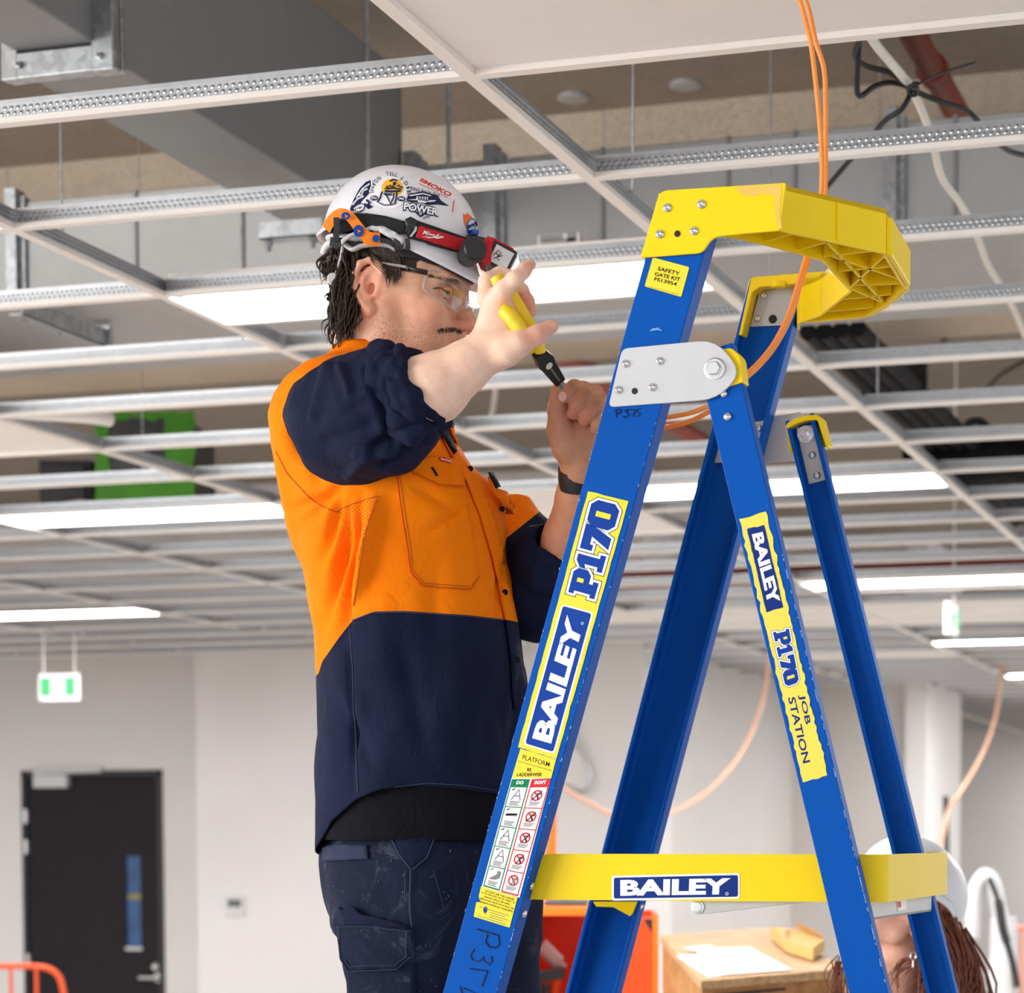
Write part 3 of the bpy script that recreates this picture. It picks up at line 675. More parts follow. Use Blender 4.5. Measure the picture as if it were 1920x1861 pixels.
# --- steps and platform between the front stiles (below the frame)
def on(st, z, u=.5): v = (st.a[2]-z)/-st.t[2]; return st.a+st.t*v+st.e*st.w*u
PLAT = .86-CAMZ
for k in range(4):
    z = FZ+.29*k+.0
    if k == 0: continue
    a, b = on(F1, z)+F1.n*.005, on(F2, z)+F2.n*.005
    q = MB(); q.box((a+b)/2, (b-a)/2, G*.035, UP*.012); q.build('step', M['alu'], lad, L=True, bevel=.003)
for st in (R1, R2): pass
for z in (-.75, -1.3):
    a, b = on(R1, z)+R1.n*.004, on(R2, z)+R2.n*.004
    q = MB(); q.box((a+b)/2, (b-a)/2, G*.004, UP*.016); q.build('rear_brace', M['alu'], lad, L=True)
# ------------------------------------------------------------------ lettering and stickers
def text2d(s, bold=0.0, shear=0):
    cu = bpy.data.curves.new('t', 'FONT'); cu.body = s; cu.size = 1; cu.offset = bold; cu.shear = shear; cu.resolution_u = 3
    o = bpy.data.objects.new('t', cu); COL.objects.link(o); bpy.context.view_layer.update()
    me = bpy.data.meshes.new_from_object(o.evaluated_get(bpy.context.evaluated_depsgraph_get()))
    v = np.array([x.co[:2] for x in me.vertices]); f = [tuple(p.vertices) for p in me.polygons]
    bpy.data.objects.remove(o); bpy.data.curves.remove(cu); bpy.data.meshes.remove(me)
    lo, hi = v.min(0), v.max(0); return (v-lo)/(hi-lo), f
def bil(q4, u, v):                                      # q4: origin, x end, far corner, y end
    a, b, c, d = (np.asarray(x, float) for x in q4)
    return a*(1-u)*(1-v)+b*u*(1-v)+c*u*v+d*(1-u)*v
def tq(q, surf, s, quad, off, bold=0.0, mt=None):       # text stretched into a pixel quad on a surface function surf(px, py, off)
    v, f = text2d(s, bold); q.add([surf(*bil(quad, *p), off) for p in v], f, mt)
def pq(q, surf, pts, off, mt=None): q.add([surf(x, y, off) for x, y in pts], [tuple(range(len(pts)))], mt)
def sub(quad, u0, v0, u1, v1): return [bil(quad, u0, v0), bil(quad, u1, v0), bil(quad, u1, v1), bil(quad, u0, v1)]
def offs(poly, d):
    P_ = [np.array(p, float) for p in poly]; n = len(P_); out = []
    area = sum(P_[i][0]*P_[(i+1) % n][1]-P_[(i+1) % n][0]*P_[i][1] for i in range(n)); sg = 1 if area > 0 else -1
    for i in range(n):
        a, b, c = P_[i-1], P_[i], P_[(i+1) % n]; n1 = unit((b-a)[::-1]*[1, -1])*sg; n2 = unit((c-b)[::-1]*[1, -1])*sg
        m_ = n1+n2; l = np.dot(m_, m_); out.append(b+m_*d*2/l if l > .3 else b+n1*d)
    return out
GLY = [([(0, 0), (.62, 0), (.62, .2), (.5, .2), (.5, .34), (.8, .34), (.98, .5), (.98, .84), (.82, 1), (0, 1), (0, .8), (.12, .8), (.12, .2), (0, .2)], [(.47, .56), (.63, .56), (.63, .8), (.47, .8)], 0, 1.0),
       ([(0, 0), (.8, 0), (.8, .2), (.61, .2), (.61, 1), (.3, 1), (0, .82), (0, .62), (.2, .68), (.2, .2), (0, .2)], None, 1.02, .8),
       ([(0, 1), (1, 1), (1, .74), (.66, 0), (.2, 0), (.56, .68), (.24, .68), (.24, .56), (0, .56)], None, 1.72, .95),
       ([(.2, 0), (.8, 0), (1, .2), (1, .8), (.8, 1), (.2, 1), (0, .8), (0, .2)], [(.4, .24), (.6, .24), (.6, .76), (.4, .76)], 2.62, 1.02)]
def p170(par, surf, quad, off, yel):
    TW = 3.64
    for nm, d, mt, o in (('print', .115, 'ink_black', off), ('print', .09, 'ink_white', off+.0001), ('lettering', 0, 'ink_blue', off+.0002)):
        q = MB()
        for g, hole, x0, w in GLY:
            pg = offs([(x0+x*w, y) for x, y in g], d) if d else [(x0+x*w, y) for x, y in g]
            vv, ff = cdt(pg); q.add([surf(*bil(quad, x/TW, y), o) for x, y in vv], ff)
        q.build(nm, M[mt], par, L=True)
    q = MB()
    for g, hole, x0, w in GLY:
        if hole: pq(q, surf, [bil(quad, (x0+x*w)/TW, y) for x, y in hole], off+.0003)
    q.build('print', M[yel], par, L=True)
def cdt(poly, inner=(), res=0):
    n = len(poly); vs = [Vector(tuple(map(float, p))) for p in poly]+[Vector(tuple(map(float, p))) for p in inner]
    r = delaunay_2d_cdt(vs, [(i, (i+1) % n) for i in range(n)], [], 1, 1e-7)
    return [tuple(v) for v in r[0]], [tuple(f) for f in r[2]]
def torn(q4, n=26, amp=1.2, seed=0):                    # sticker outline with slightly torn edges
    g = np.random.default_rng(seed); out = []
    for k in range(4):
        a, b = np.array(q4[k], float), np.array(q4[(k+1) % 4], float); nn = unit((b-a)[::-1]*[1, -1]); m_ = n if np.linalg.norm(b-a) > 150 else 5
        for t in np.linspace(0, 1, m_, endpoint=False):
            out.append(a+(b-a)*t+(nn*g.normal()*amp if t > 0 else 0))
    return out
def sticker(par, surf, pts, off, mt, name='sticker', label=None):
    v, f = cdt(pts); q = MB(); q.add([surf(x, y, off) for x, y in v], f); o = q.build(name, M[mt], par, L=True)
    if label: o['label'] = label
    return o
def stroke(q, surf, pts, w, off):
    p = [surf(x, y, off) for x, y in pts]; q.tube(p, w, 5)
f1 = F1.obj; S = F1.at
z = lambda x, y: (940+x/3.447, 900+y/3.447)
# big yellow sticker on the near front stile
quad = [z(108, 1725), z(355, 1800), z(822, 135), z(560, 72)]
st = sticker(f1, S, torn(quad, 30, .35, 3), .0007, 'stick_y', label='long yellow sticker with navy lettering')
bx = [z(155, 1700), z(335, 1755), z(582, 862), z(398, 812)]
sticker(st, S, rounded([bil(bx, -.06, -.012), bil(bx, 1.06, -.012), bil(bx, 1.06, 1.012), bil(bx, -.06, 1.012)], 7), .0008, 'ink_white', 'print')
sticker(st, S, rounded(bx, 5), .0009, 'ink_blue', 'print')
q = MB(); tq(q, S, 'BAILEY', [z(322, 1702), z(532, 925), z(425, 868), z(198, 1666)], .0010, .045); tq(q, S, 'o', [z(528, 935), z(533, 918), z(518, 914), z(513, 931)], .0010); q.build('lettering', M['ink_white'], st, L=True)
p170(st, S, [z(600, 770), z(772, 165), z(590, 118), z(432, 722)], .0008, 'stick_y')
# instruction sticker below
z = lambda x, y: (820+x*.2604, 1380+y*.2604)
st = sticker(f1, S, [z(598, 88), z(855, 165), z(820, 300), z(535, 300)], .00072, 'stick_y')
q = MB(); tq(q, S, 'PLATFORM', [z(612, 165), z(805, 220), z(811, 186), z(618, 131)], .0008, .004)
tq(q, S, 'MADE TO AS/NZS 1892 LADDER STANDARDS', [z(580, 183), z(825, 252), z(827, 243), z(582, 174)], .0008)
tq(q, S, 'BE', [z(645, 250), z(676, 252), z(678, 230), z(647, 227)], .0008, .03); tq(q, S, 'LADDERWISE', [z(570, 288), z(750, 287), z(754, 262), z(575, 263)], .0008, .03); q.build('lettering', M['ink_black'], st, L=True)
wq = [z(318, 1085), z(592, 1162), z(820, 296), z(535, 300)]
sticker(f1, S, wq, .00071, 'ink_white')
def column(cq, col, head, tw, dont):
    o = sticker(f1, S, cq[:], .0008, col, 'sticker')
    q = MB(); tq(q, S, head, [bil(cq, .5-tw, .952), bil(cq, .5+tw, .952), bil(cq, .5+tw, .985), bil(cq, .5-tw, .985)], .0010, .06); q.build('lettering', M['ink_white'], o, L=True)
    for k in range(5):
        v1 = .925-.184*k; v0 = v1-.176; c = sub(cq, .06, v0, .94, v1); sticker(o, S, c, .0009, 'ink_white', 'pictogram_box')
        q = MB(); q2 = MB()
        if dont:
            ci = [bil(c, .5+.33*math.cos(t), .60+.27*math.sin(t)) for t in np.linspace(0, 2*PI, 22)]; ci2 = [bil(c, .5+.25*math.cos(t), .60+.20*math.sin(t)) for t in np.linspace(0, 2*PI, 22)]
            for a in range(21): pq(q, S, [ci[a], ci[a+1], ci2[a+1], ci2[a]], .0011)
            pq(q, S, [bil(c, .28, .76), bil(c, .34, .80), bil(c, .72, .44), bil(c, .66, .40)], .0011); q.build('pictogram', M['ink_red'], o, L=True)
            stroke(q2, S, [bil(c, .2+.05*k, .35), bil(c, .55, .62), bil(c, .72, .82)], .0005, .0012); stroke(q2, S, [bil(c, .55, .62), bil(c, .62, .4)], .0006, .0012); stroke(q2, S, [bil(c, .48, .7), bil(c, .7, .66)], .0007, .0012)
        elif k < 4:
            if k == 1:
                stroke(q2, S, [bil(c, .15, .6), bil(c, .85, .66)], .0011, .0011)
                for a in range(6): stroke(q2, S, [bil(c, .2+.11*a, .55), bil(c, .24+.11*a, .7)], .0004, .0011)
            else:
                stroke(q2, S, [bil(c, .22, .35), bil(c, .55, .9), bil(c, .8, .33)], .0004, .0011); stroke(q2, S, [bil(c, .35, .55), bil(c, .7, .56)], .0004, .0011)
            stroke(q2, S, [bil(c, .12, .9), bil(c, .17, .84), bil(c, .28, .95)], .0005, .0011)
        else:
            pq(q2, S, [bil(c, *p) for p in ((.2, .42), (.25, .36), (.6, .4), (.85, .52), (.85, .85), (.62, .88), (.6, .68), (.4, .55))], .0011)
            stroke(q2, S, [bil(c, .12, .9), bil(c, .17, .84), bil(c, .28, .95)], .0005, .0011)
        q2.build('pictogram', M['ink_black'] if k != 4 else M['ink_grey'], o, L=True)
        q3 = MB()
        for j in range(3 if dont else 4): stroke(q3, S, [bil(c, .16+.04*(j % 2), .27-.065*j), bil(c, .82-.07*(j % 3), .27-.065*j)], .00045, .0010)
        q3.build('small_print', M['ink_grey'], o, L=True)
column([z(330, 1078), z(447, 1112), z(668, 308), z(537, 308)], 'ink_green', 'DO', .2, False)
column([z(458, 1120), z(580, 1152), z(818, 302), z(680, 308)], 'ink_red', "DON'T", .3, True)
yq = [z(262, 1297), z(520, 1377), z(578, 1160), z(315, 1078)]
st = sticker(f1, S, [z(262, 1297), z(520, 1377), z(578, 1160), z(315, 1078), z(298, 1150), z(310, 1190), z(280, 1195)], .00075, 'stick_y')
q = MB()
for k, (s, a, b) in enumerate((('DO NOT USE THIS LADDER', .14, .93), ('IF YOU TIRE EASILY OR ARE SUBJECT TO', .05, .97), ('FAINTING SPELLS, ARE USING', .14, .85), ('MEDICATION, DRUGS OR ALCOHOL, ARE', .06, .98), ('PREGNANT OR PHYSICALLY HANDICAPPED', .05, .98))):
    v = .87-.095*k; tq(q, S, s, [bil(yq, a, v), bil(yq, b, v), bil(yq, b, v+.06), bil(yq, a, v+.06)], .0009, .01)
q.build('lettering', M['ink_black'], st, L=True)
q = MB()
for k in range(5): stroke(q, S, [bil(yq, .08 if k in (0, 4) else .4, .36-.075*k), bil(yq, .9-.1*(k % 2), .36-.075*k)], .0004, .0008)
q.build('small_print', M['ink_grey'], st, L=True)
q = MB(); pq(q, S, [z(348, 1222), z(361, 1238), z(360, 1255), z(345, 1278), z(333, 1262), z(329, 1240)], .0009); q.build('print', M['ink_blue'], st, L=True)
# small square sticker at the top
z = lambda x, y: (1120+x*.3125, 320+y*.3125)
st = sticker(f1, S, rounded([z(283, 693), z(503, 757), z(552, 578), z(333, 520)], 3), .0007, 'stick_y', label='small yellow sticker with black lettering')
q = MB()
tq(q, S, 'SAFETY', [z(360, 597), z(492, 630), z(497, 607), z(366, 574)], .0008, .028); tq(q, S, 'GATE KIT', [z(342, 628), z(494, 664), z(499, 641), z(347, 606)], .0008, .028); tq(q, S, 'FS13954', [z(339, 659), z(474, 692), z(480, 670), z(345, 637)], .0008, .028)
tq(q, S, 'MADE IN AUSTRALIA FOR LADDERS', [z(310, 697), z(480, 744), z(482, 739), z(312, 692)], .0008); q.build('lettering', M['ink_black'], st, L=True)
# marker pen on the stiles
q = MB()
for pl in ([(1156, 782), (1155, 770)], [(1153, 769), (1163, 767), (1165, 772), (1156, 776)], [(1170, 770), (1178, 767), (1174, 773), (1180, 777), (1172, 783), (1168, 780)], [(1182, 768), (1191, 768), (1186, 781)], [(1200, 766), (1194, 767), (1193, 772), (1199, 774), (1198, 779), (1192, 781)]):
    stroke(q, S, pl, .00075, .0007)
z = lambda x, y: (820+x*.2604, 1380+y*.2604)
for pl in ([(288, 1388), (440, 1432), (445, 1500), (420, 1522), (372, 1515), (345, 1475), (360, 1425)], [(262, 1530), (236, 1570), (250, 1610), (290, 1622), (320, 1600), (325, 1585), (335, 1620), (370, 1642), (392, 1615), (385, 1580)], [(235, 1672), (360, 1688), (318, 1800)], [(160, 1800), (180, 1860), (280, 1850), (190, 1812)]):
    stroke(q, S, [z(*p) for p in pl], .0011, .0007)
q.build('marker_writing', M['ink_marker'], f1, L=True)
q = MB()
for pl in ([(1343, 884), (1350, 866)], [(1344, 868), (1353, 866), (1354, 872), (1347, 876)]): stroke(q, lambda x, y, o: F2.ip(x, y, .0044+o), pl, .0008, .0004)
q.build('marker_writing', M['ink_marker'], F2.obj, L=True)
# rear stile sticker
S2 = R1.at; z = lambda x, y: (1240+x*.4085, 740+y*.4085)
quad = [z(357, 570), z(480, 535), z(762, 1745), z(650, 1778)]
st = sticker(R1.obj, S2, torn(quad, 60, 1.3, 5), .0007, 'stick_p', label='long worn yellow sticker with navy lettering')
sticker(st, S2, torn([z(393, 615), z(472, 597), z(560, 975), z(482, 998)], 20, .4, 6), .0009, 'ink_navy', 'print')
q = MB(); tq(q, S2, 'BAILEY', [z(415, 640), z(492, 972), z(546, 945), z(465, 628)], .0010, .045); q.build('lettering', M['ink_white'], st, L=True)
p170(st, S2, [z(512, 1090), z(570, 1340), z(633, 1318), z(585, 1072)], .0008, 'stick_p')
q = MB(); tq(q, S2, 'JOB', [z(625, 1378), z(655, 1516), z(688, 1508), z(658, 1372)], .0008, .02); tq(q, S2, 'STATION', [z(580, 1390), z(650, 1692), z(684, 1684), z(614, 1384)], .0008, .02); q.build('lettering', M['ink_navy'], st, L=True)
# toe band badge
SB = lambda x, y, o: PPL(x, y, c0-LT*(.0022+o), LT)
st = sticker(tb, SB, rounded([(1147, 1641.5), (1387, 1636), (1387, 1684), (1147, 1688)], 5), .0003, 'ink_white', label='navy badge with white lettering')
sticker(st, SB, rounded([(1151, 1645), (1383.5, 1640), (1383.5, 1680.5), (1151, 1684)], 4), .0005, 'ink_navy', 'print')
q = MB(); tq(q, SB, 'BAILEY', [(1163, 1679), (1368, 1676), (1370, 1645.5), (1163, 1649)], .0007, .05); tq(q, SB, 'o', [(1360, 1678), (1366, 1678), (1366, 1672), (1360, 1672)], .0007); q.build('lettering', M['ink_white'], st, L=True)
# scuffs on the near stile and tray
M['scuff'] = mat('scuff_pale_blue', rgb(140, 182, 232), .6, var=.1)
q = MB()
for pl in ([(1219, 620), (1232, 617), (1241, 619)], [(1222, 617), (1236, 615)]): stroke(q, S, pl, .0007, .0005)
g = np.random.default_rng(11)
for k in range(70):
    v = g.uniform(.1, .95); u = g.choice([g.uniform(-.0, .002), F1.w-.001])
    p = F1.pt(u, v, .0004); l = g.uniform(.001, .006); q.tube([p, p+F1.t*l], g.uniform(.0002, .0006), 4)
for k in range(60):
    v = g.uniform(.2, .8); p = R1.pt(R1.w-.0005, v, .0004); l = g.uniform(.001, .008); q.tube([p, p+R1.t*l], g.uniform(.0002, .0006), 4)
o = q.build('scuff_marks', M['scuff'], lad, L=True); o['kind'] = 'stuff'
M['worn'] = mat('worn_yellow', rgb(236, 196, 92), .7, var=.1)
v, f = cdt([(1375, 352), (1400, 349), (1462, 345), (1466, 352), (1462, 400), (1466, 428), (1458, 427), (1454, 395), (1453, 366), (1430, 363), (1412, 368), (1395, 366), (1386, 358)])
q = MB(); q.add([F1.at(x, y, .0069) for x, y in v], f); o = q.build('worn_patch', M['worn'], arm_o, L=True)
# orange cable looped over the tray
cable_thing('orange_cable', [[(1480, -190, 3.2), (1488, -90, 3.19), (1497, -12, 3.19), (1505, 20, 3.19), (1520, 80, 3.20), (1529, 150, 3.20), (1537, 230, 3.2), (1541, 300, 3.2), (1540, 360, 3.2), (1532, 420, 3.2), (1512, 480, 3.2), (1497, 530, 3.2), (1478, 590, 3.2), (1450, 645, 3.2), (1420, 682, 3.2), (1395, 705, 3.19), (1350, 748, 3.2), (1300, 772, 3.22), (1250, 782, 3.24), (1200, 786, 3.25), (1165, 784, 3.235), (1140, 780, 3.205)],
    [(1490, -190, 3.22), (1499, -90, 3.21), (1508, -12, 3.21), (1518, 25, 3.21), (1530, 80, 3.22), (1545, 130, 3.22), (1548, 200, 3.22), (1548, 280, 3.22), (1547, 360, 3.22), (1538, 420, 3.22), (1518, 480, 3.22), (1502, 530, 3.22), (1484, 590, 3.22), (1456, 645, 3.22), (1424, 685, 3.22), (1397, 710, 3.21), (1350, 757, 3.22), (1300, 787, 3.24), (1250, 800, 3.26), (1200, 803, 3.27), (1168, 800, 3.25), (1142, 792, 3.205)]], .0034, M['orange_cable'], 'pair of orange cables hanging from the ceiling through the yellow ladder tray')
# ------------------------------------------------------------------ implicit surfaces for bodies and cloth
class Field:
    def __init__(s, lo, hi, h):
        s.lo = np.asarray(lo, float); s.h = h; s.n = np.ceil((np.asarray(hi, float)-s.lo)/h).astype(int)+1
        s.f = np.full(s.n, .5, np.float32)
        s.ax = [s.lo[i]+h*np.arange(s.n[i]) for i in range(3)]
    def _win(s, lo, hi):
        a = np.maximum(np.floor((lo-s.lo)/s.h).astype(int), 0); b = np.minimum(np.ceil((hi-s.lo)/s.h).astype(int)+1, s.n)
        if np.any(b <= a): return None, None
        sl = tuple(slice(a[i], b[i]) for i in range(3))
        X = [s.ax[i][sl[i]] for i in range(3)]
        return sl, (X[0][:, None, None], X[1][None, :, None], X[2][None, None, :])
    def _mix(s, sl, d, k, op):
        a = s.f[sl]
        if op == 'add':
            h = np.maximum(k-np.abs(a-d), 0)/max(k, 1e-6); s.f[sl] = np.minimum(a, d)-h*h*k*.25
        else:
            h = np.maximum(k-np.abs(a+d), 0)/max(k, 1e-6); s.f[sl] = np.maximum(a, -d)+h*h*k*.25
    def cap(s, a, b, r1, r2=None, k=.004, op='add'):
        r2 = r1 if r2 is None else r2; a, b = np.asarray(a, float), np.asarray(b, float); m = max(r1, r2)+k+.012
        sl, X = s._win(np.minimum(a, b)-m, np.maximum(a, b)+m)
        if sl is None: return s
        ab = b-a; L2 = max(np.dot(ab, ab), 1e-12)
        t = np.clip(((X[0]-a[0])*ab[0]+(X[1]-a[1])*ab[1]+(X[2]-a[2])*ab[2])/L2, 0, 1)
        d = np.sqrt((X[0]-a[0]-t*ab[0])**2+(X[1]-a[1]-t*ab[1])**2+(X[2]-a[2]-t*ab[2])**2)-(r1+t*(r2-r1))
        s._mix(sl, d.astype(np.float32), k, op); return s
    def chain(s, pts, rs, k=.004, op='add'):
        for i in range(len(pts)-1): s.cap(pts[i], pts[i+1], rs[i], rs[i+1], k, op)
        return s
    def ell(s, c, r, k=.006, op='add', R=None):
        c, r = np.asarray(c, float), np.asarray(r, float); m = (r if R is None else np.full(3, r.max()))+k+.012
        sl, X = s._win(c-m, c+m)
        if sl is None: return s
        q = [X[i]-c[i] for i in range(3)]
        if R is not None: q = [q[0]*R[j][0]+q[1]*R[j][1]+q[2]*R[j][2] for j in range(3)]
        k0 = np.sqrt((q[0]/r[0])**2+(q[1]/r[1])**2+(q[2]/r[2])**2)+1e-9
        k1 = np.sqrt((q[0]/r[0]**2)**2+(q[1]/r[1]**2)**2+(q[2]/r[2]**2)**2)+1e-9
        d = k0*(k0-1)/k1
        s._mix(sl, d.astype(np.float32), k, op); return s
    def mesh(s):
        f = s.f; ins = f < 0; n = s.n
        c = [f[i:n[0]-1+i, j:n[1]-1+j, k:n[2]-1+k] for i in (0, 1) for j in (0, 1) for k in (0, 1)]
        sg = sum((x < 0).astype(np.int8) for x in c); act = (sg > 0) & (sg < 8)
        idx = np.argwhere(act); vid = -np.ones(act.shape, np.int64); vid[act] = np.arange(len(idx))
        acc = np.zeros((len(idx), 3)); cnt = np.zeros(len(idx))
        cv = [x[act] for x in c]; off = np.array([(i, j, k) for i in (0, 1) for j in (0, 1) for k in (0, 1)], float)
        for a in range(8):
            for b in range(a+1, 8):
                if np.abs(off[a]-off[b]).sum() != 1: continue
                m = (cv[a] < 0) != (cv[b] < 0)
                t = cv[a][m]/(cv[a][m]-cv[b][m]); acc[m] += off[a]+(off[b]-off[a])*t[:, None]; cnt[m] += 1
        v = s.lo+(idx+acc/cnt[:, None])*s.h; fs = []
        for d in range(3):
            e = [0, 0, 0]; e[d] = 1
            A = ins[tuple(slice(0, n[i]-e[i]) for i in range(3))]; B = ins[tuple(slice(e[i], n[i]) for i in range(3))]
            x = np.argwhere(A != B); u, w = (d+1) % 3, (d+2) % 3
            ok = (x[:, u] > 0) & (x[:, w] > 0) & (x[:, u] < n[u]-1) & (x[:, w] < n[w]-1); x = x[ok]
            def g(du, dw): y = x.copy(); y[:, u] -= du; y[:, w] -= dw; return vid[y[:, 0], y[:, 1], y[:, 2]]
            q = np.stack([g(0, 0), g(1, 0), g(1, 1), g(0, 1)], 1)
            fl = A[x[:, 0], x[:, 1], x[:, 2]]; q[~fl] = q[~fl][:, ::-1]; fs.append(q)
        return v, np.concatenate(fs)
def vnoise(v, sc, oct=3, seed=0.0):
    return np.array([noise.fractal(Vector((p[0]*sc+seed, p[1]*sc, p[2]*sc)), 1.0, 2.0, oct) for p in v])
def normals(v, f):
    f = np.asarray(f); n = np.cross(v[f[:, 2]]-v[f[:, 0]], v[f[:, 3 if f.shape[1] > 3 else 1]]-v[f[:, 1 if f.shape[1] > 3 else 0]])
    o = np.zeros_like(v)
    for j in range(f.shape[1]): np.add.at(o, f[:, j], n)
    return o/(np.linalg.norm(o, axis=1)[:, None]+1e-12)
def fattr(o, name, val):
    a = o.data.attributes.new(name, 'FLOAT', 'POINT'); a.data.foreach_set('value', np.asarray(val, np.float32))
def cattr(o, name, val):
    a = o.data.attributes.new(name, 'FLOAT_COLOR', 'POINT'); a.data.foreach_set('color', np.concatenate([val, np.ones((len(val), 1))], 1).astype(np.float32).ravel())
def bvh_of(*mv): 
    vs, fs, n = [], [], 0
    for v, f in mv: vs += [tuple(x) for x in v]; fs += [tuple(int(i)+n for i in q) for q in f]; n += len(v)
    return BVHTree.FromPolygons(vs, fs)
def cast(b, px, py, off=0.001, fb=None):
    """photo ray against a body surface in lens coordinates -> point lifted along the surface normal"""
    r = ray(px, py); h = b.ray_cast(Vector((0, 0, 0)), Vector(unit(r)))
    if h[0] is None: return None
    n = np.array(h[1]); n = n if np.dot(n, r) < 0 else -n
    return np.array(h[0])+n*off
def smooth_curve(xs, ys):
    return lambda x: np.interp(x, xs, ys)

def skin_mat(name):
    m = NT(name); a = m.n('ShaderNodeAttribute', attribute_name='Col'); st = m.n('ShaderNodeAttribute', attribute_name='stub')
    n1 = m.noise(45, 5, .65); n2 = m.noise(700, 2, .5); n3 = m.noise(160, 4, .6)
    c = m.mix(.5, a.outputs['Color'], m.mix(1.0, a.outputs['Color'], m.ramp(n1, [(.3, (.78, .62, .56)), (.7, (1.12, 1.1, 1.08))]), 'MULTIPLY'))
    hair = m.math('MULTIPLY', st.outputs['Fac'], m.math('MULTIPLY_ADD', m.math('GREATER_THAN', n2, .52), .75, .18))
    c = m.mix(hair, c, rgb(92, 62, 44))
    m.set(Base_Color=c, Roughness=.5, Subsurface_Weight=.12, Subsurface_Radius=(.9, .35, .2), Subsurface_Scale=.006, Specular_IOR_Level=.35)
    b1 = m.bump(n3, .12, .0012); m.bump(n2, .06, .0006, b1); return m.mat
M['skin'] = skin_mat('skin')
def hairmat(name, c):
    m = NT(name); m.set(Base_Color=m.ramp(m.noise(60, 3), [(.3, tuple(x*.6 for x in c)), (.7, tuple(x*1.5 for x in c))]), Roughness=.42, Specular_IOR_Level=.4); return m.mat
M['hair'] = hairmat('dark_brown_hair', rgb(46, 33, 26)); M['redhair'] = hairmat('auburn_hair', rgb(112, 56, 34))
M['tash'] = hairmat('moustache_hair', rgb(70, 48, 34))

def head_field(h=.0019, neck=None, chin=1.0):
    """a head in its own axes: forward x, left y, up z, origin between the ear canals"""
    F_ = Field((-.125, -.105, -.19), (.15, .105, .14), h)
    E, C_ = F_.ell, F_.cap
    E((.000, 0, .045), (.100, .076, .088), .01)
    E((.045, 0, .035), (.055, .066, .06), .02)                       # forehead
    for s in (-1, 1):
        C_((.02, s*.056, -.052), (.085, s*.020, -.082), .016, .016, .03)     # jaw line
        C_((.02, s*.058, -.048), (.005, s*.064, .01), .014, .012, .025)
        E((.072, s*.047, -.006), (.022, .022, .018), .022)           # cheek bone
        E((.062, s*.038, -.040), (.032, .026, .034), .028)           # cheek
        C_((.05, s*.06, .0), (.0, s*.069, .005), .010, .008, .02)
        E((.0815, s*.042, .036), (.014, .022, .009), .012)           # brow ridge side
    E((.060, 0, -.05), (.042, .044, .048), .03)
    E((.090, 0, .038), (.012, .03, .012), .014)                      # glabella
    E((.088, 0, -.082), (.014, .020, .015), .018)                    # chin
    E((.090, 0, -.044), (.018, .028, .020), .014)                    # mouth mound
    for s in (-1, 1): E((.0885, s*.031, .0175), (.017, .021, .0125), .010, 'sub')   # sockets
    for s in (-1, 1):
        E((.0745, s*.032, .0175), (.0135, .0165, .0125), .004)       # lids around the eye
        F_.chain([(.0885, s*.0175, .0185), (.0905, s*.028, .0235), (.088, s*.039, .0225), (.081, s*.0475, .0165)], [.0016, .0022, .0022, .0018], .002)
        F_.chain([(.0885, s*.0175, .0165), (.0888, s*.030, .0115), (.081, s*.0475, .0160)], [.0012, .0016, .0014], .002)
    F_.chain([(.0925, 0, .032), (.100, 0, .016), (.109, 0, -.003), (.1175, 0, -.013)], [.0085, .0075, .0082, .0095], .012)
    E((.1175, 0, -.0155), (.0100, .0112, .0092), .008)
    for s in (-1, 1):
        E((.1070, s*.0130, -.0205), (.0112, .0068, .0082), .006)
        E((.1085, s*.0105, -.0282), (.0066, .0046, .0048), .002, 'sub')
    C_((.099, 0, -.03), (.109, 0, -.028), .005, .004, .006)
    C_((.100, 0, -.033), (.101, 0, -.038), .011, .010, .008)
    for s in (-1, 1):
        F_.chain([(.1065, 0, -.0425), (.1040, s*.012, -.0432), (.0920, s*.0245, -.0485)], [.0052, .0048, .002], .003)
        F_.chain([(.1055, 0, -.0545), (.1015, s*.013, -.0545), (.0920, s*.0235, -.0495)], [.0056, .005, .002], .003)
        F_.chain([(.111, 0, -.0482), (.106, s*.013, -.0482), (.094, s*.025, -.0490)], [.0012, .0012, .001], .002, 'sub')
    # ears
    for s in (-1, 1):
        def e(x, z, o): return (x-.004, s*(.070+o), z)
        E((-.012, s*.078, .004), (.017, .007, .027), .006, 'add', [(.97, 0, -.24), (.0, 1, 0), (.24, 0, .97)])
        E((-.009, s*.0865, .004), (.0125, .0065, .021), .004, 'sub', [(.97, 0, -.24), (0, 1, 0), (.24, 0, .97)])
        F_.chain([e(.010, .012, .006), e(.010, .024, .009), e(.003, .034, .011), e(-.009, .037, .012), e(-.021, .030, .014), e(-.026, .015, .0145), e(-.024, .0, .013), e(-.017, -.014, .011), e(-.008, -.024, .009), e(.000, -.029, .007)], [.0035, .004, .0042, .0044, .0046, .0046, .0042, .0042, .005, .0055], .003)
        E(e(-.001, -.027, .0075), (.0075, .005, .0085), .004)
        F_.chain([e(-.006, .024, .0095), e(-.014, .012, .0115), e(-.013, -.004, .0105), e(-.006, -.013, .009)], [.0026, .003, .003, .0026], .003)
        E(e(.008, -.002, .0075), (.0042, .0045, .007), .004)          # tragus
        E(e(-.001, -.001, .006), (.006, .006, .009), .003, 'sub')
    if neck is not None:
        for a, b, r1, r2 in neck: C_(a, b, r1, r2, .03)
    return F_
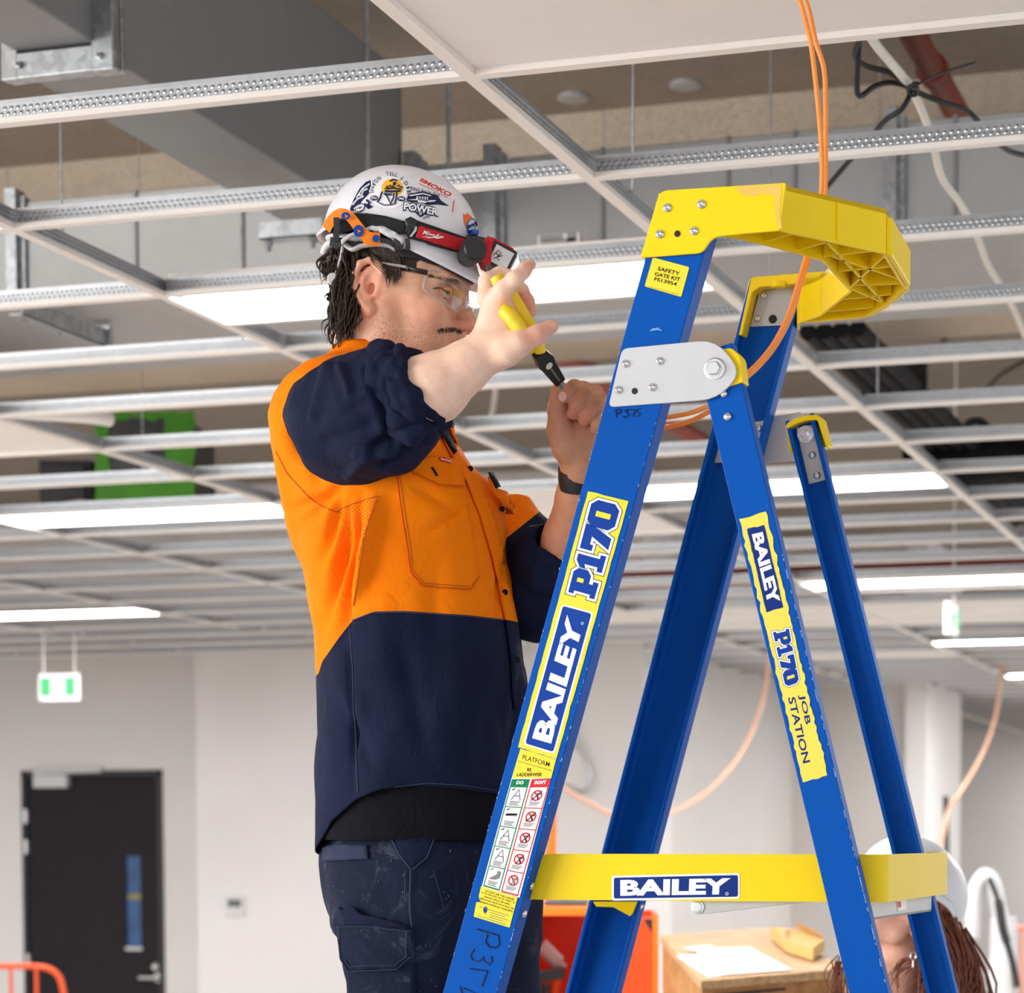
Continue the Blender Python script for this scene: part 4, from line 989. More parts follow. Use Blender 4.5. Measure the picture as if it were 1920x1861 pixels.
def head_colors(v, base, stubble=True, warm=1.0):
    n = len(v); c = np.tile(np.array(base, float), (n, 1)); x, y, z = v.T; ay = np.abs(y)
    def g(cx, cz, rx, rz, ya=None, ry=.02):
        w = ((x-cx)/rx)**2+((z-cz)/rz)**2
        if ya is not None: w = w+((ay-ya)/ry)**2
        return np.exp(-w)
    red = .55*g(.118, -.018, .016, .014)+.35*g(.07, -.02, .03, .022, .05, .03)+.5*g(-.01, .0, .025, .04, .082, .012)
    c = c*(1-red[:, None])+red[:, None]*np.array(rgb(226, 140, 116))
    lip = np.clip(g(.104, -.0485, .018, .0085, .0, .025)*1.9, 0, .9); lip *= (x > .09)
    c = c*(1-lip[:, None])+lip[:, None]*np.array(rgb(196, 100, 96))
    st = np.clip(1.3*g(.055, -.075, .07, .035)+.7*g(.01, -.045, .022, .035, .062, .03)+.6*g(.10, -.036, .014, .006), 0, 1)*(z < -.012)*(1-lip)
    st *= np.clip((x+.012)/.02, 0, 1)
    brow = g(.092, .0345, .02, .0045, .033, .016)
    st = np.clip((st*.55 if stubble else st*0)+brow*1.1, 0, 1)
    return c, st
# ------------------------------------------------------------------ the worker on the ladder
def cloth(name, c, var=.1, bump=.35, wr=1.0, spec=.15, splash=None):
    m = NT(name); f = m.noise(9, 5, .6, dist=.6); w = m.noise(26, 4, .6, dist=1.2); fine = m.noise(1400, 2)
    col = m.ramp(f, [(.3, tuple(x*(1-var) for x in c)), (.7, tuple(min(1, x*(1+var)) for x in c))])
    if splash: col = m.mix(m.ramp(m.noise(11, 9, .72, dist=1.5), [(.56, (0, 0, 0)), (.74, (.5, .5, .5))]), col, splash)
    m.set(Base_Color=col, Roughness=.85, Specular_IOR_Level=spec); b = m.bump(w, .3*wr, .012); m.bump(fine, bump, .0006, b); return m
M['orange_cloth'] = cloth('hi_vis_orange_cotton', rgb(255, 128, 0), .06, .2).mat
M['navy_cloth'] = cloth('navy_cotton', rgb(23, 28, 54), .15).mat
M['tee'] = cloth('black_tee', rgb(14, 15, 22), .2).mat
M['trouser'] = cloth('dusty_navy_drill', rgb(30, 35, 56), .3, .4, 1.0, .12, rgb(112, 118, 134)).mat
M['trouser_edge'] = cloth('worn_navy_edge', rgb(52, 58, 82), .3).mat
M['stitch_o'] = mat('orange_stitching', rgb(196, 84, 0), .8)
M['stitch_n'] = mat('navy_stitching', rgb(58, 62, 92), .8)
m = cloth('two_tone_cotton', rgb(255, 128, 0), .06, .2); a = m.n('ShaderNodeAttribute', attribute_name='navy')
oc = m.b.inputs['Base Color'].links[0].from_socket
fn = m.noise(9, 5); nav = m.ramp(fn, [(.3, rgb(19, 24, 48)), (.7, rgb(26, 32, 60))])
m.set(Base_Color=m.mix(m.math('GREATER_THAN', a.outputs['Fac'], 0.0), oc, nav)); M['twotone'] = m.mat

MD = 3.34
worker = thing('person', 'man in orange and navy work shirt and white hard hat using pliers on the ladder', 'person', W(P(790, 1571, MD))*np.array([1, 1, 0])+np.array([0, 0, .885]))
al, be = math.radians(10), math.radians(10)
hf = np.array([math.cos(be)*math.cos(al), -math.sin(be)*math.cos(al), -math.sin(al)]); hl = np.array([math.sin(be), math.cos(be), 0]); hu = np.cross(hf, hl)
HR = np.stack([hf, hl, hu], 1)                           # head axes -> lens axes
HO = P(705, 543, 3.265)+hl*.075
def H2L(p): return np.asarray(p, float) @ HR.T+HO
def L2H(p): return (np.asarray(p, float)-HO) @ HR
nk0 = L2H(P(716, 640, MD)); nk1 = L2H(P(702, 735, MD))
hfld = head_field(.0019, [((-.022, 0, -.03), nk0, .058, .057), (nk0, nk1, .057, .064), ((.03, 0, -.075), (.0, 0, -.15), .040, .05)])
hv, hfc = hfld.mesh()
SK = rgb(232, 182, 152)
hc, hs = head_colors(hv, SK)
hvL = H2L(hv)
# right forearm and hand
def Q(x, y, d): return P(x, y, d)
px = .000717
a0, a1 = P(680, 830, 3.1), P(1055, 470, 3.1)
A = Field((a0[0], 2.96, a0[2]), (a1[0], 3.17, a1[2]), .0017)
A.chain([Q(712, 778, 3.09), Q(765, 742, 3.06), Q(816, 726, 3.05), Q(872, 688, 3.045), Q(916, 656, 3.045)], [.036, .043, .0425, .0310, .0255], .012)
A.chain([Q(912, 655, 3.05), Q(931, 614, 3.055), Q(933, 572, 3.06)], [.0255, .0235, .019], .012)           # palm heel to knuckles
A.chain([Q(940, 655, 3.045), Q(940, 610, 3.05), Q(930, 565, 3.055)], [.022, .020, .016], .014)
A.chain([Q(925, 660, 3.04), Q(952, 655, 3.03), Q(975, 643, 3.025), Q(1008, 627, 3.025), Q(1036, 611, 3.03)], [.020, .0185, .0145, .0108, .0075], .010)  # thumb
A.ell(Q(1030, 613, 3.029), (.010, .008, .0085), .004)
# little finger across the front of the handle
A.chain([Q(922, 568, 3.045), Q(943, 545, 3.026), Q(966, 524, 3.022), Q(982, 508, 3.03), Q(994, 496, 3.035)], [.0135, .0118, .0105, .0088, .0072], .006)
# ring finger behind the handle end
A.chain([Q(912, 560, 3.075), Q(914, 528, 3.085), Q(938, 516, 3.10), Q(962, 522, 3.10), Q(975, 540, 3.09)], [.013, .0115, .0110, .0098, .0085], .004)
# middle finger behind, tip showing at the right
A.chain([Q(925, 585, 3.08), Q(948, 552, 3.105), Q(976, 545, 3.108), Q(988, 565, 3.10), Q(994, 584, 3.095)], [.013, .0115, .0108, .0098, .0085], .004)
# index finger behind, lower
A.chain([Q(940, 620, 3.08), Q(955, 600, 3.10), Q(975, 600, 3.105), Q(985, 622, 3.095)], [.013, .0115, .0102, .009], .004)
av, af = A.mesh()
# left forearm and hand
a0, a1 = P(985, 1180, 3.3), P(1185, 690, 3.15)
B = Field((a0[0], 3.10, a0[2]), (a1[0], 3.39, a1[2]), .0017)
B.chain([Q(1032, 1115, 3.345), Q(1068, 1010, 3.28), Q(1086, 930, 3.23), Q(1092, 880, 3.2)], [.036, .036, .030, .0265], .012)
B.chain([Q(1092, 880, 3.2), Q(1085, 835, 3.19), Q(1100, 800, 3.19), Q(1120, 775, 3.2)], [.0265, .028, .027, .022], .014)
B.chain([Q(1120, 860, 3.2), Q(1128, 815, 3.2), Q(1138, 790, 3.2)], [.022, .022, .018], .014)
B.chain([Q(1062, 838, 3.175), Q(1050, 805, 3.165), Q(1046, 768, 3.16), Q(1048, 738, 3.155), Q(1050, 724, 3.152)], [.021, .0165, .0125, .0100, .0078], .008)      # thumb
B.chain([Q(1106, 760, 3.19), Q(1094, 732, 3.165), Q(1077, 727, 3.15), Q(1064, 738, 3.143), Q(1055, 745, 3.142)], [.0135, .0118, .0108, .0098, .0085], .0035)   # index
B.chain([Q(1124, 768, 3.19), Q(1114, 738, 3.16), Q(1098, 742, 3.145), Q(1082, 762, 3.143), Q(1075, 774, 3.148)], [.0135, .0122, .0112, .0102, .009], .0035)
B.chain([Q(1140, 785, 3.19), Q(1132, 758, 3.16), Q(1116, 760, 3.145), Q(1102, 776, 3.144), Q(1096, 787, 3.15)], [.013, .0118, .0108, .0098, .0085], .0035)
B.chain([Q(1150, 808, 3.19), Q(1148, 785, 3.165), Q(1134, 783, 3.15), Q(1122, 794, 3.15), Q(1116, 803, 3.155)], [.012, .0105, .0095, .0088, .0075], .0035)
B.chain([Q(1040, 808, 3.145), Q(1056, 790, 3.145), Q(1064, 770, 3.15)], [.0008, .001, .0008], .003, 'sub')
bv, bf = B.mesh()
# trunk and upper arms inside the clothes
T = Field(P(540, 1500, MD)-np.array([.05, .25, .35]), P(1060, 640, MD)+np.array([.05, .25, .02]), .009)
T.cap(P(704, 725, MD), P(690, 790, MD), .055, .08, .03); T.ell(P(700, 900, MD), (.11, .15, .17), .05); T.ell(P(780, 1200, MD), (.12, .14, .18), .06); T.ell(P(795, 1560, MD), (.125, .145, .12), .06)
T.chain([P(610, 790, 3.26), P(700, 785, 3.12)], [.05, .034], .02); T.chain([P(890, 970, 3.50), P(1012, 1118, 3.36), P(1030, 1115, 3.345)], [.045, .038, .034], .02)
tv, tf = T.mesh()
vs = np.concatenate([hvL, av, bv, tv]); nh, na, nb = len(hv), len(av), len(bv)
fs = np.concatenate([hfc, af+nh, bf+nh+na, tf+nh+na+nb])
body = raw('body', vs, fs, M['skin'], worker)
col = np.tile(np.array(SK), (len(vs), 1)); stb = np.zeros(len(vs)); col[:nh] = hc; stb[:nh] = hs
sx, sy, sz = hv.T; scalp_and_shade = ((sz > .03) & (sx < .05+.9*(sz-.045).clip(0))) | ((sx < -.026) & (sz > -.055)); scalp_and_shade &= ~((sx < .02) & (np.abs(sy) > .077))
col[:nh][scalp_and_shade] = np.array(rgb(52, 38, 30))  # dark hair colour, carried over the forehead as shade under the hat
X_, Y_ = pix(vs)
def tint(idx, cxp, cyp, r_, c, amt):
    w = amt*np.exp(-(((X_[idx]-cxp)**2+(Y_[idx]-cyp)**2)/r_**2)); col[idx] = col[idx]*(1-w[:, None])+w[:, None]*np.array(c)
ia = slice(nh, nh+na); ib = slice(nh+na, nh+na+nb)
col[ia] = np.array(rgb(250, 214, 192))  # near arm paler: the light falling on it is put into the colour
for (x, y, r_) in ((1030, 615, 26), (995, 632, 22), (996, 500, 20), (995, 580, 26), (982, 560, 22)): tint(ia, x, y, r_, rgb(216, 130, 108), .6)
col[ib] = np.array(rgb(208, 150, 118))  # far hand browner: its shade is put into the colour
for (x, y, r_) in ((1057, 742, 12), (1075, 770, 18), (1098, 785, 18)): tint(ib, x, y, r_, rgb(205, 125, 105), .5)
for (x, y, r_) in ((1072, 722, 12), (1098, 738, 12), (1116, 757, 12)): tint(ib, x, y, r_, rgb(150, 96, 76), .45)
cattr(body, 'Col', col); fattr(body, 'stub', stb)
BB = bvh_of((vs, fs))
# finger nails
def nail(pts, off, par=body):
    cx, cy = np.mean(pts, 0); v, f = cdt(rounded(pts, 4, 5), [(cx, cy), (cx+1.5, cy), (cx-1.5, cy), (cx, cy+1.5), (cx, cy-1.5)]); p = [cast(BB, x, y, off) for x, y in v]
    if any(q_ is None for q_ in p): return
    q = MB(); q.add(p, f); q.build('fingernail', M['nail'], par, L=True, smooth=True)
M['nail'] = mat('fingernail', rgb(232, 176, 160), .3, var=.03)
nail([(1048, 738), (1056, 733), (1063, 739), (1061, 749), (1053, 752), (1048, 746)], .0012)
nail([(1029, 605), (1038, 604), (1043, 609), (1040, 615), (1031, 613)], .001)
# eyes
M['eye'] = mat('eye_white', rgb(225, 215, 210), .2); M['iris'] = mat('iris_dark', rgb(50, 36, 28), .15)
for s in (-1, 1):
    c = np.array((.0770, s*.032, .0175)); gaze = unit((.84, -.40, -.34))
    q = MB(); q.lathe(H2L(c), HR @ gaze, [(.0118*math.cos(t)*-1, .0118*math.sin(t)) for t in np.linspace(.05, PI-.72, 9)], 18, M['eye'])
    q.lathe(H2L(c), HR @ gaze, [(.0118*math.cos(t), .0118*math.sin(t)) for t in (.70, .4, .02)], 18, M['iris'])
    q.build('eye', None, worker, L=True, smooth=True)
# hair: locks grown as tapered strands
def strands(name, paths, mt, par, n=5):
    q = MB()
    for pts, r_ in paths:
        sp = spline(pts, 4); m_ = len(sp); q.tube(sp, [r_*(1-.85*(i/(m_-1))**1.6) for i in range(m_)], n)
    return q.build(name, mt, par, L=True, smooth=True)
g = np.random.default_rng(4); paths = []
def lock(px0, py0, px1, py1, d0, d1, r_=.003, curl=8):
    m0 = ((px0+px1)/2+g.normal()*curl, (py0+py1)/2+g.normal()*curl*.4)
    paths.append(([P(px0, py0, d0), P(px0*.65+m0[0]*.35, py0*.65+m0[1]*.35, d0-.002), P(*m0, (d0+d1)/2-.004), P(px1+g.normal()*3, py1+g.normal()*3, d1)], r_*g.uniform(.7, 1.25)))
for k in range(620):                                     # nape and back of the head
    t = g.uniform(0, 1); d = g.uniform(3.262, 3.44) if g.random() < .65 else g.uniform(3.255, 3.29)
    x0 = 632+44*t+g.normal()*4; y0 = g.uniform(470, 560)
    ln = g.uniform(60, 120)*(1-.35*t); x1 = x0-6-14*t+g.normal()*8; y1 = min(y0+ln, 655-30*t)
    lock(x0, y0, max(x1, 612+g.uniform(0, 10)), y1, d+.006, d, .0021, 8)
for k in range(150):
    x0 = g.uniform(620, 668); y0 = g.uniform(540, 610); d = g.uniform(3.262, 3.34); lock(x0+8, y0, x0-4+g.normal()*5, y0+g.uniform(30, 60), d+.004, d, .0018, 6)
for k in range(150):                                      # tuft behind the helmet cradle
    x0 = 612+g.uniform(0, 28); lock(x0+8, 470+g.uniform(-4, 8), x0-2+g.normal()*4, 515+g.uniform(-8, 16), 3.30+g.uniform(-.03, .08), 3.30+g.uniform(-.03, .08), .0026, 9)
for k in range(9): lock(622+g.uniform(-2, 6), 545+g.uniform(-4, 12), 598+g.uniform(0, 10), 553+g.uniform(-2, 14), 3.29, 3.28, .0012, 3)
for (x, y) in ((622, 642), (630, 655), (640, 640), (655, 610)): paths.append(([P(x+6, y-50, 3.29), P(x-6, y-22, 3.28), P(x-3, y, 3.278), P(x+12, y+6, 3.28)], .0022))
for k in range(330):                                     # side above the ear and sideburn
    if k < 230:
        x0 = g.uniform(672, 735); x1 = x0+g.uniform(5, 42); y0 = 452+g.uniform(-8, 24); y1 = y0+g.uniform(12, 40)
        if x1 < 716 and y1 > 483: y1 = 483
    else: x0 = g.uniform(722, 752); x1 = x0-g.uniform(-6, 8); y0 = g.uniform(478, 510); y1 = y0+g.uniform(14, 34)
    a, b = cast(BB, x0, y0, .004), cast(BB, min(x1, 757), y1, .0025)
    if a is None or b is None: continue
    mm = cast(BB, (x0+x1)/2, (y0+y1)/2, .0048)
    if mm is not None: paths.append(([a, mm, b], .0011*g.uniform(.6, 1.2)))
for k in range(0):                                      # fringe under the brim
    x0 = g.uniform(740, 880); a = cast(BB, x0, 470+(x0-740)*.42, .003); b = cast(BB, x0+g.uniform(-4, 14), 484+(x0-740)*.42+g.uniform(0, 8), .002)
    if a is not None and b is not None: paths.append(([a, (a+b)/2, b], .0014))
strands('hair', paths, M['hair'], worker)
paths = []
for k in range(120):
    x0 = g.uniform(820, 866); y0 = 620.5-3*math.sin((x0-824)/40*PI)+g.uniform(-5, 3); a, b = cast(BB, x0, y0, .0008), cast(BB, x0-g.uniform(-3, 5), y0+g.uniform(3, 6), .0016)
    if a is not None and b is not None and np.linalg.norm(a-b) < .02: paths.append(([a, (a+b)/2, b], .00036))
for k in range(70):
    x0 = g.uniform(800, 862); y0 = 516+.22*(x0-800)+g.uniform(-3, 3); a, b = cast(BB, x0, y0, .0008), cast(BB, x0+g.uniform(3, 7), y0+g.uniform(-2, 3), .001)
    if a is not None and b is not None and np.linalg.norm(a-b) < .02: paths.append(([a, (a+b)/2, b], .0004))
strands('moustache', paths, M['tash'], worker, 4)
paths = []
for k in range(34):
    t = k/33; x = 811+26*t; y = 541-3*math.sin(t*PI)+6*t*t; a = cast(BB, x, y, .0006); b = cast(BB, x+4, y+2.5, .0022)
    if a is not None and b is not None and np.linalg.norm(a-b) < .03: paths.append(([a, (a+b)/2, b], .0006))
if paths: strands('eyelashes', paths, M['hair'], worker, 4)

# ------------------------------------------------------------------ clothes
def inside(p, poly):
    x, y = p; r = False; n = len(poly)
    for i in range(n):
        (x1, y1), (x2, y2) = poly[i], poly[i-1]
        if (y1 > y) != (y2 > y) and x < (x2-x1)*(y-y1)/(y2-y1)+x1: r = not r
    return r
def dense(poly, step):
    out = []
    for i in range(len(poly)):
        a, b = np.array(poly[i], float), np.array(poly[(i+1) % len(poly)], float); m_ = max(1, int(np.linalg.norm(b-a)/step))
        out += [tuple(a+(b-a)*k/m_) for k in range(m_)]
    return out
def patch(name, bv_, poly, off, mt, par, step=7, thick=0, jitter=0, smooth=True):
    poly = dense([tuple(map(float, p)) for p in poly], step); xs = [p[0] for p in poly]; ys = [p[1] for p in poly]
    inn = [(x, y) for x in np.arange(min(xs)+step/2, max(xs), step) for y in np.arange(min(ys)+step/2, max(ys), step) if inside((x, y), poly)]
    inn = [p for p in inn if min((p[0]-q_[0])**2+(p[1]-q_[1])**2 for q_ in poly) > (step*.45)**2]
    v, f = cdt(poly, inn); pts = [cast(bv_, x, y, off) for x, y in v]
    ok = [i for i, p in enumerate(pts) if p is not None]
    if len(ok) < 3: return None
    # a miss takes the nearest hit's depth
    for i, p in enumerate(pts):
        if p is None:
            j = min(ok, key=lambda k: (v[k][0]-v[i][0])**2+(v[k][1]-v[i][1])**2); pts[i] = P(v[i][0], v[i][1], pts[j][1])
    med = np.median([p[1] for p in pts])
    pts = [p if abs(p[1]-med) < .12 else P(*pix(p), med) for p in pts]
    q = MB(); q.add(pts, f); o = q.build(name, mt, par, L=True, smooth=smooth)
    if thick:
        s_ = o.modifiers.new('solid', 'SOLIDIFY'); s_.thickness = thick; s_.offset = 0
    return o
def ribbon(q, bv_, pts, r_, off, step=6):
    pp = []
    for i in range(len(pts)-1):
        a, b = np.array(pts[i], float), np.array(pts[i+1], float); m_ = max(1, int(np.linalg.norm(b-a)/step))
        pp += [a+(b-a)*k/m_ for k in range(m_)]
    pp.append(np.array(pts[-1], float)); c = [cast(bv_, *p, off) for p in pp]; run = []
    for p in c+[None]:
        if p is not None and (not run or np.linalg.norm(p-run[-1]) < .05): run.append(p)
        else:
            if len(run) > 1: q.tube(run, r_, 5)
            run = [p] if p is not None else []
def loft(xl, xr, hd, y0, ybot, D, rows, cols, npow=2.4, fold=None):
    vs = []
    for i in range(rows):
        t = i/(rows-1)
        for j in range(cols):
            th = 2*PI*j/cols; c, s_ = math.cos(th), math.sin(th)
            cc = math.copysign(abs(c)**(2/npow), c); ss = math.copysign(abs(s_)**(2/npow), s_)
            y = y0+t*(1450-y0); x = (xl(y)+xr(y))/2+(xr(y)-xl(y))/2*cc
            y = y0+t*(ybot(x)-y0); x = (xl(y)+xr(y))/2+(xr(y)-xl(y))/2*cc
            p = P(x, y, D); p[1] = D+hd(y)*ss; vs.append(p)
    fs = [(i*cols+j, i*cols+(j+1) % cols, (i+1)*cols+(j+1) % cols, (i+1)*cols+j) for i in range(rows-1) for j in range(cols)]
    return np.array(vs), np.array(fs)
sc_ = smooth_curve
def wrinkle(v, f, amp, sc=(14, 14, 9), seed=0, rdg=.6, mask=None):
    n = normals(v, f); d = np.zeros(len(v))
    for i, p in enumerate(v):
        w = Vector((p[0]*sc[0]+seed, p[1]*sc[1], p[2]*sc[2])); a = noise.noise(w); b = noise.noise(w*2.3+Vector((3, 1, 7)))
        d[i] = amp*((1-rdg)*a*1.4+rdg*((1-abs(a)*2.2)*.9)+.35*b)
    if mask is not None: d *= mask
    return v+n*d[:, None]
# shirt body
XL = sc_([655, 672, 690, 705, 730, 760, 800, 850, 900, 950, 1000, 1060, 1100, 1150, 1200, 1260, 1350, 1500, 1610], [628, 618, 590, 566, 538, 521, 513, 515, 522, 534, 548, 565, 573, 581, 588, 594, 596, 597, 594])
XR = sc_([655, 690, 720, 760, 790, 830, 860, 900, 930, 960, 1000, 1050, 1100, 1170, 1250, 1320, 1400, 1500, 1610], [730, 765, 795, 822, 842, 856, 876, 905, 930, 946, 954, 962, 970, 978, 990, 995, 993, 986, 985])
HD = sc_([655, 680, 705, 740, 800, 950, 1150, 1400, 1610], [.07, .085, .14, .175, .195, .19, .17, .165, .168])
HEM = sc_([594, 606, 640, 690, 740, 800, 860, 935, 990], [1606, 1590, 1540, 1502, 1484, 1477, 1480, 1490, 1498])
BND = sc_([585, 597, 604, 632, 655, 664, 700, 760, 880, 940, 990], [1275, 1262, 1240, 1200, 1170, 1160, 1146, 1145, 1153, 1160, 1170])
sv, sf = loft(XL, XR, HD, 655, HEM, MD, 150, 200)
Xp, Yp = pix(sv)
mk = np.clip((Yp-690)/60, .1, 1)
sv = wrinkle(sv, sf, .0080, (13, 10, 8), 2.1, .55, mk)
# creases running from the armpit, and the loose back panel
n_ = normals(sv, sf); dsp = np.zeros(len(sv))
for (x0, y0, x1, y1, w_, a_) in ((640, 915, 598, 1060, 9, .007), (655, 925, 615, 1130, 10, .008), (676, 930, 640, 1200, 12, .012), (640, 905, 560, 990, 9, .006), (705, 935, 672, 1120, 10, -.010), (690, 945, 655, 1150, 8, -.008), (615, 930, 540, 960, 9, .005), (600, 1180, 650, 1000, 9, .006), (770, 905, 860, 960, 10, .003), (800, 1000, 880, 940, 9, .0028), (960, 1000, 935, 1160, 8, .005), (750, 1200, 800, 1420, 16, .003), (620, 1300, 700, 1440, 14, .004), (900, 1200, 880, 1450, 16, .003), (545, 760, 560, 880, 12, .006), (535, 800, 600, 910, 10, .005), (650, 1200, 662, 1480, 5, .004), (985, 1180, 960, 1420, 10, .006)):
    ab = np.array([x1-x0, y1-y0], float); t = np.clip(((Xp-x0)*ab[0]+(Yp-y0)*ab[1])/np.dot(ab, ab), 0, 1)
    d = np.hypot(Xp-x0-t*ab[0], Yp-y0-t*ab[1]); dsp += 2.3*a_*np.exp(-(d/w_)**2)*np.sin(PI*np.clip(t*.9+.05, 0, 1))*(sv[:, 1] < MD+.05)
sv = sv+n_*dsp[:, None]
Xp, Yp = pix(sv)
shirt = raw('work_shirt', sv, sf, M['twotone'], worker); fattr(shirt, 'navy', Yp-BND(Xp))
so = shirt.modifiers.new('solid', 'SOLIDIFY'); so.thickness = .0022; so.offset = -1
shirt['label'] = 'orange and navy long-sleeved work shirt'
SBV = bvh_of((sv, sf))
# right sleeve with rolled cuff
Rs = Field((P(540, 930, 3.2)[0], 2.97, P(540, 930, 3.2)[2]), (P(830, 640, 3.05)[0], 3.36, P(830, 630, 3.05)[2]), .0034)
Rs.chain([P(612, 788, 3.24), P(662, 790, 3.17), P(715, 772, 3.11), P(748, 748, 3.075)], [.067, .0795, .0755, .064], .02)
cdir = unit(P(870, 675, 3.045)-P(760, 742, 3.06)); cu_, cw_ = unit(np.cross(cdir, (0, 1, 0))), None
cw_ = np.cross(cdir, cu_)
def ringpts(c, r_, n=20, el=1.0): return [c+r_*(math.cos(2*PI*k/n)*cu_+el*math.sin(2*PI*k/n)*cw_) for k in range(n+1)]
Rs.cap(P(752, 744, 3.068), P(830, 712, 3.05), .041, .043, .006, 'sub')
rv, rf = Rs.mesh(); rv = wrinkle(rv, rf, .0058, (17, 14, 17), 5.5, .6)
Rc = Field((P(690, 880, 3.2)[0], 2.96, P(690, 880, 3.2)[2]), (P(840, 640, 3.05)[0], 3.22, P(840, 625, 3.05)[2]), .0026)
for (cx, cy, D, r_, tr, sd) in ((741, 748, 3.075, .0545, .0110, 1), (757, 741, 3.067, .0525, .0125, 2), (772, 735, 3.060, .0500, .0100, 3), (783, 730, 3.056, .0480, .0065, .3), (766, 738, 3.063, .0455, .0120, 4.0)):
    off_ = [.0035*math.sin(k*2.3+sd*1.7)+.004*math.sin(k*.9+sd) for k in range(21)]; off_[-1] = off_[0]
    pts = [p+cdir*o_*1.6+unit(p-P(cx, cy, D))*o_ for p, o_ in zip(ringpts(P(cx, cy, D), r_), off_)]; rr = [tr*(1+.35*math.sin(k*1.9+sd)+.2*math.sin(k*3.7+sd)) for k in range(21)]; rr[-1] = rr[0]
    Rc.chain(pts, rr, .0022)
Rc.chain([P(705, 690, 3.085), P(722, 664, 3.075), P(738, 668, 3.068)], [.010, .012, .010], .003); Rc.chain([P(735, 800, 3.05), P(770, 815, 3.035), P(792, 800, 3.03)], [.012, .013, .010], .003)
cv_, cf_ = Rc.mesh(); cv_ = wrinkle(cv_, cf_, .0022, (40, 40, 40), 1.5, .6)
cuff = raw('rolled_cuff', cv_, cf_, M['navy_cloth'], worker)
xr_, yr_ = pix(rv); nn = normals(rv, rf); d = np.zeros(len(rv))
for (x0, y0, x1, y1, w_, a_) in ((690, 690, 735, 830, 7, -.010), (640, 690, 660, 740, 9, .006), (615, 690, 590, 780, 9, .006), (700, 840, 760, 800, 8, -.009), (670, 850, 750, 845, 8, .008), (720, 870, 768, 835, 6, -.010), (640, 760, 720, 720, 12, .004), (610, 830, 690, 800, 14, -.004), (752, 700, 780, 790, 5, -.007), (735, 770, 790, 800, 5, .006), (655, 890, 690, 850, 9, .005)):
    ab = np.array([x1-x0, y1-y0], float); t = np.clip(((xr_-x0)*ab[0]+(yr_-y0)*ab[1])/np.dot(ab, ab), 0, 1)
    dd = np.hypot(xr_-x0-t*ab[0], yr_-y0-t*ab[1]); d += 1.5*a_*np.exp(-(dd/w_)**2)*(rv[:, 1] < 3.2)
rv = rv+nn*d[:, None]
slv = raw('sleeve', rv, rf, M['navy_cloth'], worker); slv['label'] = 'navy sleeve rolled up at the elbow'
# left sleeve
Ls = Field((P(860, 1230, 3.4)[0], 3.2, P(860, 1230, 3.4)[2]), (P(1110, 920, 3.3)[0], 3.60, P(1110, 900, 3.3)[2]), .0038)
Ls.chain([P(925, 985, 3.47), P(965, 1050, 3.43), P(1014, 1112, 3.355)], [.066, .068, .064], .02)
Ls.chain([P(1014, 1112, 3.355), P(1040, 1050, 3.315)], [.064, .054], .02)
cdir = unit(P(1068, 1010, 3.28)-P(1035, 1120, 3.33)); cu_ = unit(np.cross(cdir, (0, 1, 0))); cw_ = np.cross(cdir, cu_)
for (cx, cy, D, r_, tr, sd) in ((1036, 1070, 3.315, .0455, .0125, 1), (1042, 1048, 3.31, .045, .0115, 2.4), (1048, 1028, 3.302, .042, .009, .4)):
    rr = [tr*(1+.25*math.sin(k*1.7+sd)+.15*math.sin(k*3.1+sd)) for k in range(21)]; rr[-1] = rr[0]; Ls.chain(ringpts(P(cx, cy, D), r_), rr, .005)
Ls.cap(P(1042, 1050, 3.31), P(1066, 965, 3.26), .036, .038, .006, 'sub')
lv, lf = Ls.mesh(); lv = wrinkle(lv, lf, .0045, (16, 13, 14), 9.5, .6); xx, yy = pix(lv)
sl2 = raw('sleeve', lv, lf, M['twotone'], worker); fattr(sl2, 'navy', (xx-985)*.62+(yy-975)*.78-4)
LBV = bvh_of((lv, lf))
# shirt details
q = MB(); zz = lambda x, y: (500+x*.30208, 640+y*.30208)
pk = [zz(805, 800), zz(830, 1000), zz(870, 1260), zz(890, 1430), zz(960, 1515), zz(1260, 1540), zz(1310, 1460), zz(1240, 1000), zz(1215, 860), zz(1000, 790)]
patch('pocket', SBV, pk, .0022, M['orange_cloth'], shirt, 7, .002)
fl = [zz(858, 795), zz(885, 738), zz(1040, 722), zz(1160, 745), zz(1205, 850), zz(1212, 912), zz(1060, 900), zz(985, 860)]
patch('pocket_flap', SBV, fl, .0060, M['orange_cloth'], shirt, 6, .002)
for pts in ([zz(805, 800), zz(830, 1000), zz(870, 1260), zz(890, 1430), zz(960, 1515), zz(1260, 1540), zz(1310, 1460)], [zz(822, 800), zz(848, 1000), zz(886, 1250), zz(905, 1420), zz(968, 1498), zz(1250, 1522)]): ribbon(q, SBV, pts, .0006, .0036)
ribbon(q, SBV, [zz(858, 795), zz(985, 862), zz(1060, 902), zz(1212, 914)], .0008, .0075)
ribbon(q, SBV, [zz(340, 1020), zz(430, 1058), zz(520, 1010), zz(690, 960)], .0007, .001); ribbon(q, SBV, [zz(690, 960), zz(640, 1100), zz(600, 1230), zz(540, 1640)], .0008, .001)
ribbon(q, SBV, [zz(60, 680), zz(130, 820), zz(260, 960), zz(340, 1020)], .0006, .001)
q.build('stitching', M['stitch_o'], shirt, L=True)
q = MB(); ribbon(q, SBV, [(656, 1172), (662, 1250), (664, 1330), (672, 1485)], .0007, .001); ribbon(q, SBV, [(662, 1162), (700, 1148), (760, 1147), (880, 1155), (940, 1162), (976, 1170)], .0008, .0008)
ribbon(q, SBV, [(600, 1592), (640, 1530), (690, 1493), (740, 1475), (800, 1468), (860, 1471), (930, 1481)], .0006, .001); q.build('stitching', M['stitch_n'], shirt, L=True)
